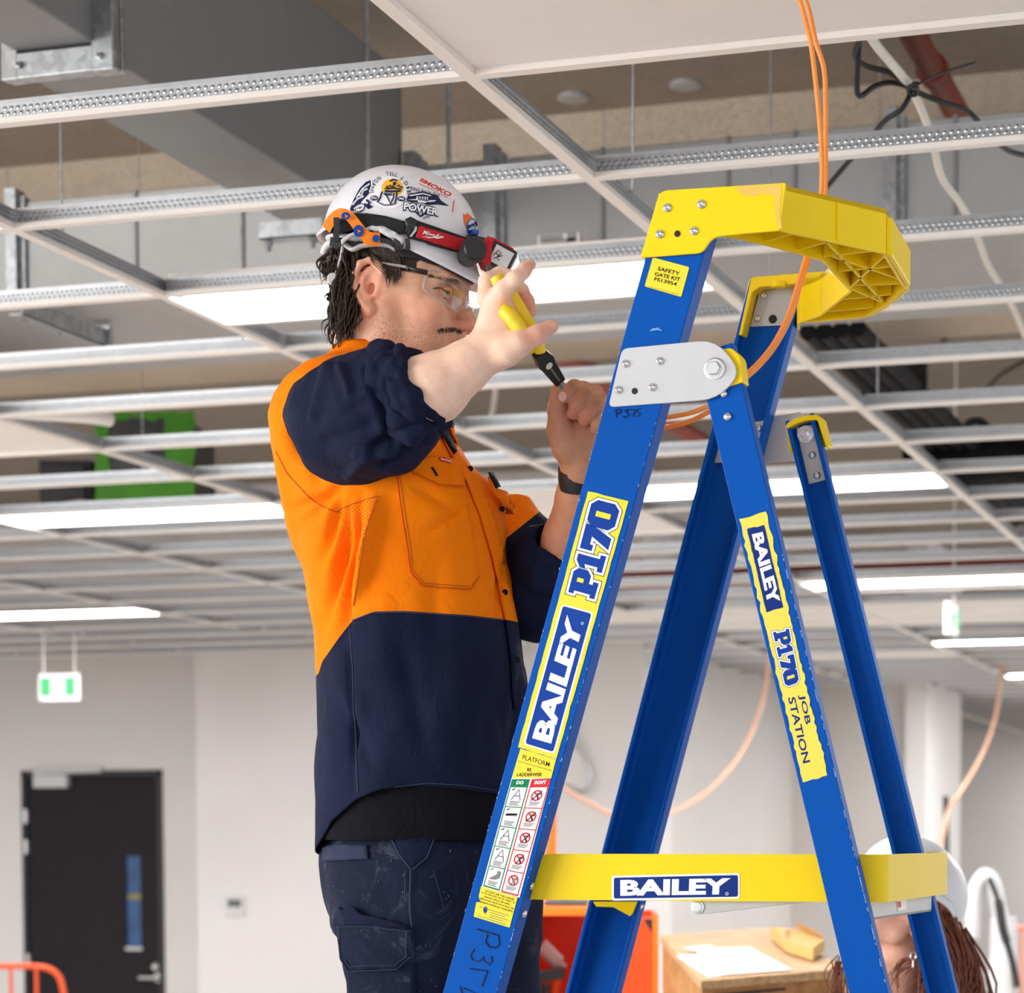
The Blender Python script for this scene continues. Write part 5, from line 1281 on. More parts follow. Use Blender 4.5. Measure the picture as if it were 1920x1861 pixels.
plk = [(838, 800), (850, 830), (880, 878), (905, 925), (928, 985), (944, 1060), (956, 1120), (966, 1168), (974, 1240), (978, 1330), (960, 1330), (955, 1240), (945, 1168), (934, 1110), (920, 1045), (897, 965), (872, 905), (845, 858), (826, 822)]
pl_ = patch('placket', SBV, plk, .0035, M['twotone'], shirt, 7, .002)
if pl_ is not None:
    pv = np.array([tuple(v.co) for v in pl_.data.vertices])+org_of(worker); x_, y_ = pix(toL(pv)); fattr(pl_, 'navy', y_-BND(x_))
patch('tee_neck', SBV, [(806, 794), (830, 800), (852, 850), (846, 856), (826, 824)], .0055, M['tee'], shirt, 6, .001)
patch('collar', SBV, [(796, 792), (818, 782), (836, 788), (844, 798), (846, 806), (832, 803), (812, 797)], .008, M['navy_cloth'], shirt, 6, .003)
patch('collar_facing', SBV, [(834, 800), (848, 804), (852, 822), (858, 838), (850, 836), (840, 818)], .007, M['orange_cloth'], shirt, 6, .002)
def button(x, y, r_, par=shirt, b_=None, mt=None):
    c = cast(b_ or SBV, x, y, .0055)
    if c is None: return
    n = unit(-ray(x, y)); o = MB(); o.lathe(c, n, [(0, r_), (.0012, r_), (.0018, r_*.8), (.0012, r_*.6)], 12); o.build('button', mt or M['ink_black'], par, L=True)
for (x, y) in ((876, 883), (942, 1113), (963, 1238)): button(x, y, .0042)
# far chest pocket flap
ff = [(905, 905), (920, 925), (940, 930), (958, 936), (966, 946), (958, 960), (948, 964), (935, 952), (918, 935)]
patch('pocket_flap', SBV, ff, .012, M['orange_cloth'], shirt, 6, .004)
patch('pen_loop', SBV, [(903, 900), (912, 902), (922, 922), (914, 924)], .015, M['ink_black'], shirt, 5, .002)
button(935, 955, .004)
tg_ = patch('brand_tag', SBV, [zz(1045, 737), zz(1070, 735), zz(1130, 765), zz(1124, 778), zz(1060, 757)], .0085, M['ink_red'], shirt, 4, .001)
q = MB(); tq(q, lambda x, y, o: cast(SBV, x, y, o), 'HardYakka', [zz(1052, 752), zz(1122, 775), zz(1124, 765), zz(1056, 741)], .0098, .02); q.build('lettering', M['ink_white'], shirt, L=True)
q = MB(); ribbon(q, SBV, [zz(1010, 795), zz(1045, 850)], .0016, .0078); q.build('pen_slot', M['ink_black'], shirt, L=True)
# perforated underarm panel
q = MB(); vp = [zz(425, 1060), zz(690, 965), zz(600, 1200), zz(545, 1235)]
for i in range(22):
    for j in range(14):
        x, y = vp[0][0]+i*4.1, 925+j*6.6+(i % 2)*3.3
        if inside((x, y), vp):
            c = cast(SBV, x, y, .0006)
            if c is not None: n = unit(-ray(x, y)); u = unit(np.cross(n, UP)); w = np.cross(n, u); q.add([c+.0008*(math.cos(t)*u+math.sin(t)*w) for t in np.linspace(0, 2*PI, 7)[:-1]], [tuple(range(6))])
o = q.build('perforations', M['stitch_o'], shirt, L=True); o['kind'] = 'stuff'
# black tee hem below the shirt
tv_, tf_ = loft(sc_([1440, 1600], [606, 606]), sc_([1440, 1600], [978, 985]), lambda y: .158, 1440, lambda x: 1574, MD, 24, 120)
tv_ = wrinkle(tv_, tf_, .003, (12, 10, 30), 4, .5); raw('tee_shirt', tv_, tf_, M['tee'], worker)
# trousers
Tr = Field((P(575, 1600, MD)[0]-.22, MD-.26, -1.0), (P(1060, 1600, MD)[0]+.02, MD+.26, P(800, 1540, MD)[2]), .0062)
Tr.ell(P(800, 1610, MD), (.150, .152, .105), .03); Tr.ell(P(722, 1660, MD), (.084, .14, .070), .025); Tr.cap(P(686, 1716, 3.30), P(700, 1716, 3.42), .034, .034, .03)
ft = -.968
def kn(x, z, y): return np.array([x, y, z])
hN, hF = P(776, 1700, 3.255), P(905, 1690, 3.425)
Tr.chain([hN, kn(hN[0]-.005, -.45, 3.25), kn(hN[0]-.06, -.86, 3.25)], [.090, .078, .062], .05)
Tr.chain([hF, kn(hF[0]+.005, -.45, 3.43), kn(hF[0]-.09, -.86, 3.43)], [.086, .075, .060], .05)
Tr.cap(P(650, 1735, 3.26), P(770, 1780, 3.22), .012, .03, .03)
Tr.ell(P(715, 1790, 3.215), (.050, .04, .05), .03)
trv, trf = Tr.mesh(); trv = wrinkle(trv, trf, .0055, (11, 11, 14), 8.3, .6)
trs = raw('work_trousers', trv, trf, M['trouser'], worker); trs['label'] = 'dusty dark navy cargo trousers'
TBV = bvh_of((trv, trf))
patch('back_pocket', TBV, [(609, 1588), (640, 1584), (690, 1586), (692, 1610), (640, 1613), (610, 1613)], .003, M['trouser_edge'], trs, 6, .003)
patch('front_pocket', TBV, [(742, 1574), (812, 1573), (801, 1605), (772, 1630), (752, 1602)], .003, M['navy_cloth'], trs, 6, .001)
patch('cargo_pocket', TBV, [(652, 1744), (774, 1738), (780, 1900), (664, 1905), (655, 1800)], .006, M['trouser'], trs, 8, .004)
patch('cargo_flap', TBV, [(648, 1742), (710, 1738), (772, 1740), (770, 1790), (746, 1816), (704, 1812), (668, 1816), (654, 1796)], .013, M['trouser'], trs, 7, .005)
patch('cargo_gusset', TBV, [(646, 1698), (670, 1694), (686, 1712), (768, 1736), (770, 1742), (650, 1742), (656, 1722)], .010, M['navy_cloth'], trs, 7, .003)
q = MB()
for pts, r_ in (([(735, 1574), (750, 1604), (771, 1632)], .0012), ([(814, 1573), (800, 1608), (773, 1632)], .0012), ([(770, 1634), (769, 1700), (774, 1760), (778, 1900)], .0014), ([(760, 1634), (760, 1690)], .0008), ([(608, 1614), (692, 1611)], .0008), ([(812, 1632), (830, 1700)], .0006)): ribbon(q, TBV, pts, r_, .0035)
for pts in ([(650, 1746), (710, 1742), (770, 1744)], [(662, 1795), (670, 1808), (704, 1805), (744, 1808), (762, 1788), (764, 1746)], [(652, 1742), (656, 1795), (668, 1815), (746, 1815), (770, 1790)]): ribbon(q, TBV, pts, .0008, .0168)
q.build('stitching', M['trouser_edge'], trs, L=True)
M['dust'] = mat('dried_plaster', rgb(104, 108, 122), .9, var=.15)
q = MB(); g = np.random.default_rng(21)
for k in range(55):
    x, y = g.uniform(625, 930), g.uniform(1590, 1861)
    c = cast(TBV, x, y, .0008); e = cast(TBV, x+g.normal()*3, y+g.normal()*5, .0008)
    if c is not None and e is not None and np.linalg.norm(c-e) < .03 and not (640 < x < 780 and y > 1690): q.tube([c, (c+e)/2, e], [.0002, g.uniform(.0004, .0011), .0002], 5)
o = q.build('plaster_splashes', M['dust'], trs, L=True); o['kind'] = 'stuff'
# boots on the ladder platform
for (hx, y) in ((hN[0]-.06, 3.25), (hF[0]-.09, 3.43)):
    Bt = Field((hx-.13, y-.07, ft-.01), (hx+.24, y+.07, ft+.2), .005)
    Bt.cap((hx-.005, y, ft+.17), (hx-.01, y, ft+.06), .054, .048, .02); Bt.ell((hx+.07, y, ft+.045), (.10, .044, .045), .03); Bt.ell((hx-.03, y, ft+.04), (.06, .042, .042), .02)
    v_, f_ = Bt.mesh(); v_[:, 2] = np.maximum(v_[:, 2], ft+.001); raw('boot', v_, f_, M['tee'], worker)
a, b = on(F1, ft-.013)+F1.n*.006, on(F2, ft-.013)+F2.n*.006
q = MB(); xm = (hN[0]+hF[0])/2-.04; c = (a+b)/2; q.box(np.array([c[0]*.45+xm*.55, c[1], ft-.0135]), (b-a)/2*.98, G*.19, UP*.0125)
q.build('platform', M['alu'], lad, L=True, bevel=.003)
# watch
wd = unit(P(1085, 835, 3.19)-P(1092, 915, 3.22)); wc = P(1090, 893, 3.208)
q = MB(); u_ = unit(np.cross(wd, (0, 1, 0))); w_ = np.cross(wd, u_)
def ringv(c, r_, h, n=28): return [c+wd*h+r_*(math.cos(2*PI*k/n)*u_+math.sin(2*PI*k/n)*w_) for k in range(n)]
n = 28; V = ringv(wc, .0312, -.0135)+ringv(wc, .0320, 0)+ringv(wc, .0308, .0135)+ringv(wc, .0275, .0135)+ringv(wc, .0280, -.0135)
q.add(V, [(i*n+k, i*n+(k+1) % n, ((i+1) % 5)*n+(k+1) % n, ((i+1) % 5)*n+k) for i in range(5) for k in range(n)])
wt = thing('wristwatch', 'black wristwatch with a rubber strap on the wrist behind the ladder', 'watch', W(wc))
sp = q.build('strap', M['black'], wt, L=True, smooth='auto')
q = MB()
for k in range(5): t = math.radians(-70-9*k); c = wc+.0320*(math.cos(t)*u_+math.sin(t)*w_); q.lathe(c, math.cos(t)*u_+math.sin(t)*w_, [(-.0002, .0012), (.0003, .0012)], 6)
q.build('strap_hole', M['hole'], sp, L=True)
q = MB(); c = wc-w_*.031; q.lathe(c, -w_, [(-.003, .017), (.006, .017), (.008, .0155)], 24); q.build('watch_case', M['black'], wt, L=True, smooth='auto')
# ------------------------------------------------------------------ hard hat, headlamp, glasses, pliers
def plastic(name, c, rough=.3, **kw):
    m = NT(name); d = m.noise(30, 6, .7); m.set(Base_Color=m.mix(m.ramp(d, [(.58, (0, 0, 0)), (.8, (.35, .35, .35))]), tuple(c), tuple(x*.72 for x in c)), Roughness=rough, **kw); return m.mat
M['hat'] = plastic('white_helmet_shell', rgb(228, 228, 234), .32)
M['hatin'] = mat('helmet_cradle_white', rgb(206, 206, 210), .5)
M['red'] = mat('red_webbing', rgb(196, 20, 32), .75, var=.12, scale=160, bump=.4, bscale=900, bdist=.0006)
M['blackweb'] = mat('black_webbing', (.012, .012, .016), .8, var=.3, scale=120, bump=.4, bscale=900, bdist=.0006)
M['blackpl'] = mat('black_plastic', (.018, .018, .02), .4, var=.2)
M['lamp_lens'] = mat('headlamp_lens', rgb(225, 228, 232), .15, Specular_IOR_Level=.6)
M['hiorange'] = mat('orange_webbing', rgb(246, 132, 20), .8, var=.08, scale=100, bump=.3, bscale=900, bdist=.0006)
M['st_navy'] = mat('decal_navy', rgb(34, 38, 74), .45, Specular_IOR_Level=.2)
M['st_red'] = mat('decal_red', rgb(214, 66, 54), .45, Specular_IOR_Level=.2)
M['st_yel'] = mat('decal_yellow', rgb(248, 190, 50), .45, Specular_IOR_Level=.2)
M['st_orange'] = mat('decal_orange', rgb(244, 110, 40), .45, Specular_IOR_Level=.2)
M['st_blue'] = mat('decal_blue', rgb(30, 70, 160), .45, Specular_IOR_Level=.2)
M['st_white'] = mat('decal_white', rgb(236, 236, 240), .4, Specular_IOR_Level=.2)
ah = math.radians(13)
gf = np.array([math.cos(be)*math.cos(ah), -math.sin(be)*math.cos(ah), -math.sin(ah)]); gu = np.cross(gf, hl)
GR = np.stack([gf, hl, gu], 1); GO = P(752, 452, MD)
def G2L(p): return np.asarray(p, float) @ GR.T+GO
def helmet(name_thing, GRm, GOm, parent_label, ha=.110, hb=.094, hh=.103, par=None):
    g2 = lambda p: np.asarray(p, float) @ GRm.T+GOm
    hat = thing('hard_hat', parent_label, 'hard hat', W(GOm))
    nt, nph = 72, 18; vs = []; fs = []
    def outl(t, z, s_=1.0, peak=0.0):
        c, s = math.cos(t), math.sin(t); pk = max(0, c)**2.2*peak
        return ((ha*s_+pk)*c, hb*s_*s, z)
    rings = []
    for i in range(nph+1):
        ph = PI/2*(1-i/nph)*.995+.005; r_ = math.cos(ph)**.92; rings.append([(ha*r_*math.cos(2*PI*k/nt), hb*r_*math.sin(2*PI*k/nt), hh*math.sin(ph)) for k in range(nt)])
    def arch(t): return .016*max(0, math.cos(2*(t-math.radians(250 if math.sin(t) < 0 else 110))))**2 if abs(math.sin(t)) > .4 else 0
    for (s_, z, pk, droop) in ((1.015, -.006, .001, .005), (1.02, -.010, .004, .010), (1.06, -.0175, .030, .024), (1.065, -.0195, .033, .026), (1.055, -.0215, .031, .026), (1.01, -.0175, .004, .012), (.965, -.012, 0, 0), (.955, .004, 0, 0)):
        rings.append([(lambda p, t: (p[0], p[1], p[2]+arch(t)-max(0, math.cos(t))**1.6*droop))(outl(2*PI*k/nt, z, s_, pk), 2*PI*k/nt) for k in range(nt)])
    for i in range(nph, 0, -3):
        ph = PI/2*(1-i/nph); r_ = math.cos(ph)**.92*.95; rings.append([(ha*r_*math.cos(2*PI*k/nt), hb*r_*math.sin(2*PI*k/nt), hh*.95*math.sin(ph)) for k in range(nt)])
    vs = [p for r_ in rings for p in r_]; m_ = len(rings)
    fs = [(i*nt+k, i*nt+(k+1) % nt, (i+1)*nt+(k+1) % nt, (i+1)*nt+k) for i in range(m_-1) for k in range(nt)]
    fs += [tuple(range(nt))]
    V = g2(vs); sh = raw('shell', V, fs, M['hat'], hat)
    q = MB(); pts = [g2((outl(t, -.012, .90)[0]*.97, outl(t, -.012, .90)[1], -.022)) for t in np.linspace(0, 2*PI, 40)]; q.tube(pts, .0085, 8, flat=.35, cap=False)
    hb_ = q.build('head_band', M['hatin'], hat, L=True, smooth=True)
    return hat, sh, (V, [f for f in fs if len(f) == 4])
hat, shell, hm = helmet('hard_hat', GR, GO, 'white hard hat covered in stickers on the worker\'s head', ha=.1105, hb=.094, hh=.1)
HB = bvh_of(hm)
HS = lambda x, y, o: (lambda c: c if c is not None else P(x, y, 3.26))(cast(HB, x, y, o))
def hp(name, poly, off, mt, par=None, thick=0, step=6): return patch(name, HB, poly, off, mt, par or hat, step, thick)
zh = lambda x, y: (600+x*.1875, 310+y*.1875)             # close-up of the hat
def Z(*pts): return [zh(*p) for p in pts]
def arcword(q, s, cx, cy, r_, a0, a1, h, off, bold=.004):
    n = len(s)
    for i, ch in enumerate(s):
        if ch == ' ': continue
        a = math.radians(a0+(a1-a0)*(i+.5)/n); w = abs(math.radians(a1-a0))*r_/n*(.30 if ch in 'I' else .80)
        rad = np.array([math.cos(a), -math.sin(a)]); tan = np.array([math.sin(a), math.cos(a)]); c = np.array([cx, cy])+rad*r_
        quad = [c-tan*w/2, c+tan*w/2, c+tan*w/2+rad*h, c-tan*w/2+rad*h]; tq(q, HS, ch, quad, off, bold)
# round badge with a worker under a sun
b1 = hp('sticker', [(zh(690+185*math.cos(t), 270-165*math.sin(t))) for t in np.linspace(0, 2*PI, 30)[:-1]], .0005, M['st_white']); 
q = MB(); cx, cy = zh(700, 285)
arcword(q, 'UNION', cx, cy, 31, 180, 120, 7.6, .001); arcword(q, 'TILL', cx, cy, 33, 102, 66, 7.4, .001); arcword(q, 'I', cx, cy, 32, 56, 48, 7.4, .001); arcword(q, 'DIE', cx, cy, 32, 40, -4, 7.4, .001)
q.build('lettering', M['st_navy'], hat, L=True)
hp('print', [zh(725+108*math.cos(t), 230-92*math.sin(t)) for t in np.linspace(-.7, PI+.9, 26)], .0008, M['st_yel'])
q = MB()
fig = lambda pts, w: stroke(q, HS, Z(*pts), w, .0013)
fig([(700, 165), (735, 148), (770, 160)], .0012); fig([(740, 175), (738, 200), (752, 200), (756, 178)], .0012)          # hat and head
for (x, y) in ((660, 225), (690, 215), (720, 222), (775, 215), (800, 228)): fig([(x, y), (x+14, y-12), (x+24, y+6)], .0009)
fig([(650, 240), (740, 232), (815, 248)], .0010); fig([(650, 262), (725, 268), (805, 262)], .0012)
fig([(622, 270), (600, 340), (575, 372)], .0011); fig([(770, 262), (765, 330), (750, 378)], .0011); fig([(655, 285), (690, 350), (705, 395), (735, 330), (740, 285)], .0009); fig([(590, 378), (650, 402), (720, 398), (762, 382)], .0007)
fig([(640, 290), (655, 300), (690, 296), (720, 300)], .0008)
q.build('drawing', M['st_navy'], hat, L=True)
hp('print', Z((640, 268), (700, 272), (730, 268), (722, 302), (690, 308), (655, 304)), .0009, mat('decal_teal', rgb(108, 140, 156), .5))
hp('print', Z((668, 236), (720, 226), (790, 234), (800, 258), (725, 264), (660, 258)), .0009, mat('decal_ochre', rgb(176, 142, 70), .5))
for (x, y, s) in ((545, 330, 'ETU'), (815, 337, '1902')):
    hp('print', [zh(x+40*math.cos(t), y-26*math.sin(t)) for t in np.linspace(0, 2*PI, 16)[:-1]], .0009, M['st_navy'])
    q = MB(); tq(q, HS, s, [zh(x-26, y+12), zh(x+26, y+12), zh(x+26, y-11), zh(x-26, y-11)], .0014, .04); q.build('lettering', M['st_white'], hat, L=True)
# power sticker
q = MB(); tq(q, HS, 'KING BACK THE', Z((905, 250), (1190, 325), (1200, 294), (911, 214)), .001, .008)
tq(q, HS, 'POWER', Z((826, 455), (1185, 520), (1192, 425), (838, 358)), .0008, .12); tq(q, HS, 'ETU', Z((1035, 542), (1098, 522), (1092, 498), (1032, 520)), .001, .03); q.build('lettering', M['st_navy'], hat, L=True)
q = MB(); tq(q, HS, 'POWER', Z((836, 444), (1176, 508), (1182, 434), (846, 370)), .0013, .035); q.build('lettering', M['st_white'], hat, L=True)
hp('print', Z((890, 285), (1030, 262), (1170, 302), (1210, 355), (1290, 408), (1170, 392), (1080, 400), (1010, 380), (900, 370), (860, 352)), .0007, M['st_navy'])
hp('print', Z((892, 300), (1030, 280), (1110, 302), (1100, 312), (1030, 292), (900, 312)), .0010, M['st_white'])
hp('print', Z((872, 348), (960, 340), (965, 312), (1080, 322), (1075, 352), (1160, 352), (1140, 366), (1060, 372), (1050, 380), (980, 372), (975, 352)), .0010, M['st_white'])
q = MB(); 
for k in range(4): fig2 = stroke(q, HS, Z((985+26*k, 318+4*k), (985+26*k, 345+4*k), (1003+26*k, 349+4*k)), .0008, .0014)
q.build('drawing', M['st_navy'], hat, L=True)
hp('print', Z((945, 448), (1000, 500), (1055, 468), (1068, 482), (1002, 522), (930, 452)), .0008, M['st_navy'])
# smoko oval
hp('sticker', Z((955, 130), (990, 118), (1090, 138), (1220, 200), (1330, 285), (1345, 320), (1318, 345), (1230, 300), (1100, 230), (980, 175)), .0005, M['st_white'])
q = MB(); tq(q, HS, 'SMOKO', Z((985, 158), (1290, 318), (1325, 285), (1012, 128)), .0010, .035); q.build('lettering', M['st_red'], hat, L=True)
q = MB(); stroke(q, HS, Z((985, 185), (1100, 235), (1275, 325)), .0004, .0009); stroke(q, HS, Z((1338, 355), (1332, 410), (1322, 470)), .0006, .0009); q.build('print', M['st_red'], hat, L=True)
# flame e sticker
q = MB(); tq(q, HS, 'e', Z((1482, 745), (1602, 705), (1550, 505), (1446, 560)), .0010, .07); q.build('lettering', M['st_blue'], hat, L=True)
hp('print', Z((1428, 480), (1448, 500), (1470, 478), (1520, 520), (1480, 540), (1462, 570), (1470, 620), (1478, 670), (1450, 610), (1436, 560)), .0008, M['st_orange'])
# octopus-like rear sticker kept as an abstract navy roundel
hp('print', Z((300, 440), (345, 330), (400, 230), (460, 168), (505, 150), (525, 175), (515, 230), (482, 295), (430, 345), (380, 420), (320, 465)), .0006, M['st_navy'])
q = MB()
for pts in ([(370, 330), (430, 240), (500, 190)], [(395, 300), (420, 300), (440, 255), (480, 240)], [(330, 400), (380, 340), (440, 310)], [(345, 440), (400, 400)], [(520, 160), (525, 210), (500, 270)]): stroke(q, HS, Z(*pts), .0013, .0010)
q.build('drawing', M['st_white'], hat, L=True)
hp('sticker', Z((362, 425), (410, 385), (450, 400), (440, 445), (385, 470), (358, 455)), .0009, M['st_white'])
q = MB(); stroke(q, HS, Z((362, 425), (410, 385), (450, 400), (440, 445), (385, 470), (358, 455), (362, 425)), .0006, .0012); stroke(q, HS, Z((470, 350), (500, 380), (480, 400), (520, 420), (490, 430), (450, 390)), .0016, .0012); tq(q, HS, '1901', Z((378, 450), (425, 428), (420, 408), (374, 430)), .0013, .03); q.build('drawing', M['st_navy'], hat, L=True)
# goggle strap and cradle at the back
hp('band', Z((90, 640), (180, 520), (300, 500), (470, 490), (660, 515), (880, 575), (870, 690), (760, 700), (640, 630), (500, 605), (380, 625), (250, 660), (120, 700)), .0030, M['blackweb'], thick=.0022)
hp('rim_tube', Z((185, 745), (260, 690), (380, 640), (500, 612), (640, 635), (760, 700), (840, 760), (826, 790), (740, 735), (620, 668), (500, 645), (390, 672), (280, 722), (205, 775)), .0045, M['hatin'], thick=.004)
cr = lambda *pts: [P(*zh(x, y), d) for x, y, d in pts]
q = MB(); q.tube(spline(cr((190, 765, 3.275), (110, 775, 3.28), (60, 820, 3.285), (40, 880, 3.29))), .0055, 10); q.build('ratchet_knob', M['hatin'], hat, L=True, smooth=True)
q = MB(); q.tube(spline(cr((230, 790, 3.27), (215, 900, 3.268), (190, 1000, 3.268), (160, 1090, 3.27), (135, 1140, 3.272))), .0048, 8, flat=.5); q.build('cradle_arm', M['hatin'], hat, L=True, smooth=True)
q = MB(); c = P(*zh(135, 1140), 3.268); q.lathe(c, (0, -1, 0), [(-.008, .0085), (.004, .0085), (.006, .007)], 18); q.build('ratchet_wheel', M['hatin'], hat, L=True, smooth='auto')
q = MB(); q.tube(spline(cr((260, 800, 3.262), (330, 840, 3.258), (420, 805, 3.256), (560, 790, 3.254), (680, 800, 3.254), (760, 840, 3.256))), .0065, 8, flat=.5); q.build('cradle_arm', M['hatin'], hat, L=True, smooth=True)
def strip(name, pts, w, mt, par, th=.0012, vert=True):
    q = MB(); sp = spline([P(*zh(x, y), d) for x, y, d in pts], 6); n = len(sp); vs = []
    for i in range(n):
        t = unit(sp[min(i+1, n-1)]-sp[max(i-1, 0)]); s_ = unit(np.cross(t, (0, 1, 0))); 
        for (a, b) in ((-1, -1), (1, -1), (1, 1), (-1, 1)): vs.append(sp[i]+s_*a*w/2+np.array([0, 1, 0])*b*th/2)
    q.add(vs, [(4*i+j, 4*i+(j+1) % 4, 4*i+4+(j+1) % 4, 4*i+4+j) for i in range(n-1) for j in range(4)]+[(0, 1, 2, 3), (4*n-4, 4*n-3, 4*n-2, 4*n-1)])
    return q.build(name, mt, par, L=True, smooth='auto')
gs = strip('chin_strap', [(60, 640, 3.262), (120, 540, 3.250), (200, 482, 3.243), (290, 505, 3.240), (370, 600, 3.236), (450, 700, 3.235), (485, 765, 3.236)], .0135, M['hiorange'], hat)
gs['label'] = 'orange webbing strap with dark blue dots'
strip('chin_strap', [(450, 720, 3.2345), (520, 735, 3.2345), (600, 740, 3.236)], .0180, M['hiorange'], hat)
for (x, y, rx, ry) in ((258, 505, 46, 38), (385, 655, 52, 60), (560, 732, 36, 38)):
    q = MB(); q.add([P(*zh(x+rx*math.cos(t), y+ry*math.sin(t)), 3.2325) for t in np.linspace(0, 2*PI, 20)[:-1]], [tuple(range(19))]); q.build('print', M['st_blue'], gs, L=True)
    if x < 500:
        q = MB(); q.add([P(*zh(x-14, y-16), 3.232), P(*zh(x+28, y+2), 3.232), P(*zh(x-8, y+22), 3.232), P(*zh(x-4, y+2), 3.232)], [(0, 1, 2, 3)]); q.build('print', M['hiorange'], gs, L=True)
strip('buckle', [(600, 745, 3.236), (680, 760, 3.238), (760, 810, 3.242), (800, 830, 3.245)], .0060, M['blackpl'], hat)
strip('buckle', [(165, 520, 3.238), (165, 640, 3.24), (160, 760, 3.245)], .008, M['blackpl'], hat); strip('buckle', [(100, 760, 3.25), (220, 770, 3.246)], .012, M['blackpl'], hat)
for x in (760, 800, 870): strip('clip', [(x, 730, 3.236), (x+10, 790, 3.237), (x+5, 850, 3.24)], .0065, M['blackpl'], hat)
# headlamp
hl_ = thing('headlamp', 'red and black headlamp strapped round the white hard hat', 'headlamp', W(P(900, 470, 3.25)))
st = hp('strap', Z((890, 570), (930, 545), (985, 570), (1420, 720), (1450, 740), (1420, 905), (1395, 890), (880, 745), (860, 700)), .0052, M['blackweb'], hl_, .0022)
hp('strap_panel', Z((985, 612), (1428, 745), (1400, 885), (950, 730)), .0075, M['red'], hl_, .001)
hp('strap_panel', Z((945, 615), (968, 628), (960, 672), (915, 728), (890, 722), (930, 668)), .0075, M['st_white'], hl_, .0008)
hp('slider', Z((850, 560), (905, 535), (975, 575), (930, 640), (880, 730), (835, 715), (865, 640)), .0085, M['blackpl'], hl_, .003)
q = MB(); tq(q, HS, 'Milwaukee', Z((1012, 712), (1205, 744), (1222, 706), (1034, 662)), .0090, .012); q.build('lettering', M['ink_white'], hl_, L=True)
hp('print', Z((1000, 730), (1100, 735), (1120, 728), (1210, 738), (1145, 752), (1120, 742), (1080, 748)), .0088, M['ink_white'], hl_)
kd = unit(np.array([.35, -.92, .05])); kc = P(*zh(1520, 860), 3.255)
q = MB(); n = 20; q.lathe(kc, kd, [(-.02, .0155), (0, .0160), (.003, .0168), (.014, .0160), (.016, .0140), (.0162, .002)], 30); 
for k in range(n):
    t = 2*PI*k/n; u_ = unit(np.cross(kd, UP)); w_ = np.cross(kd, u_); c = kc+.0166*(math.cos(t)*u_+math.sin(t)*w_); q.cyl(c+kd*.003, c+kd*.0135, .0011, 6)
q.build('dial', M['blackpl'], hl_, L=True, smooth='auto')
hp('bracket', Z((1380, 900), (1430, 700), (1480, 710), (1620, 745), (1700, 800), (1690, 1000), (1600, 990), (1480, 960)), .010, M['blackpl'], hl_, .006)
strip('strap_panel', [(1600, 820, 3.262), (1650, 860, 3.264), (1690, 880, 3.268), (1715, 890, 3.272)], .0300, M['red'], hl_, .0015)
# lamp body on the front of the hat
lx = unit(P(*zh(1900, 1000), 3.30)-P(*zh(1620, 850), 3.30)); ly = np.array([0, 1.0, 0]); ly = unit(ly-lx*np.dot(ly, lx)); lz = np.cross(lx, ly)
lc = P(*zh(1795, 955), 3.312)
q = MB(); q.box(lc+lx*.004, lx*.0185, ly*.034, lz*.0165); q.build('lamp_body', M['blackpl'], hl_, L=True, bevel=.003)
q = MB(); q.box(lc-lx*.019, lx*.006, ly*.035, lz*.0165); q.build('lamp_collar', M['red'], hl_, L=True, bevel=.002)
q = MB(); q.box(lc-lx*.002+lz*.0168-ly*.003, lx*.017, ly*.030, lz*.0012); q.build('lamp_top', M['red'], hl_, L=True, bevel=.0008)
fq = lambda u, v, o: lc-ly*(.034+o)+lx*u+lz*v
q = MB(); q.add([fq(-.008, -.0125, .0004), fq(.019, -.0125, .0004), fq(.019, .012, .0004), fq(-.008, .012, .0004)], [(0, 1, 2, 3)]); lb = q.build('side_label', M['st_white'], hl_, L=True)
q = MB()
for pts in ([(-.006, -.004), (-.002, .006), (.003, .004), (0, -.004), (.005, -.006)], [(-.003, -.007), (.002, -.002), (.006, .002)], [(-.004, .001), (.004, -.001)]): q.tube([fq(u, v, .0008) for u, v in pts], .0005, 5)
q.build('marker_writing', M['ink_black'], lb, L=True)
q = MB(); q.box(lc+lx*.0232, lx*.001, ly*.029, lz*.012); q.build('lens', M['lamp_lens'], hl_, L=True)
bp_ = patch('brow_pad', BB, [(744, 462), (770, 464), (825, 482), (868, 503), (886, 520), (884, 534), (868, 524), (825, 503), (782, 487), (746, 482)], .0042, M['blackweb'], hat, 5, .002)  # dark patch standing in for the shade and hair below the brim
# ---- safety glasses
gl = NT('clear_polycarbonate'); gl.t.nodes.remove(gl.b); out = [n_ for n_ in gl.t.nodes if n_.type == 'OUTPUT_MATERIAL'][0]
tr_, gs_, mx, lw = gl.n('ShaderNodeBsdfTransparent'), gl.n('ShaderNodeBsdfGlossy'), gl.n('ShaderNodeMixShader'), gl.n('ShaderNodeLayerWeight')
tr_.inputs[0].default_value = (.965, .965, .97, 1); gs_.inputs['Roughness'].default_value = .04; lw.inputs[0].default_value = .35
gl.l(gl.math('MULTIPLY_ADD', lw.outputs['Fresnel'], .14, .015), mx.inputs[0]); gl.l(tr_.outputs[0], mx.inputs[1]); gl.l(gs_.outputs[0], mx.inputs[2]); gl.l(mx.outputs[0], out.inputs[0]); M['clear'] = gl.mat
spx = thing('safety_glasses', 'clear safety glasses with a black temple grip on the worker\'s face', 'glasses', W(P(840, 545, 3.26)))
v_, f_ = [], []
nu, nv_ = 60, 30
for i in range(nv_+1):
    for k in range(nu):
        t, ph = 2*PI*k/nu, -PI/2+PI*i/nv_; v_.append((.032+.082*math.cos(ph)*math.cos(t), .081*math.cos(ph)*math.sin(t), .012+.11*math.sin(ph)))
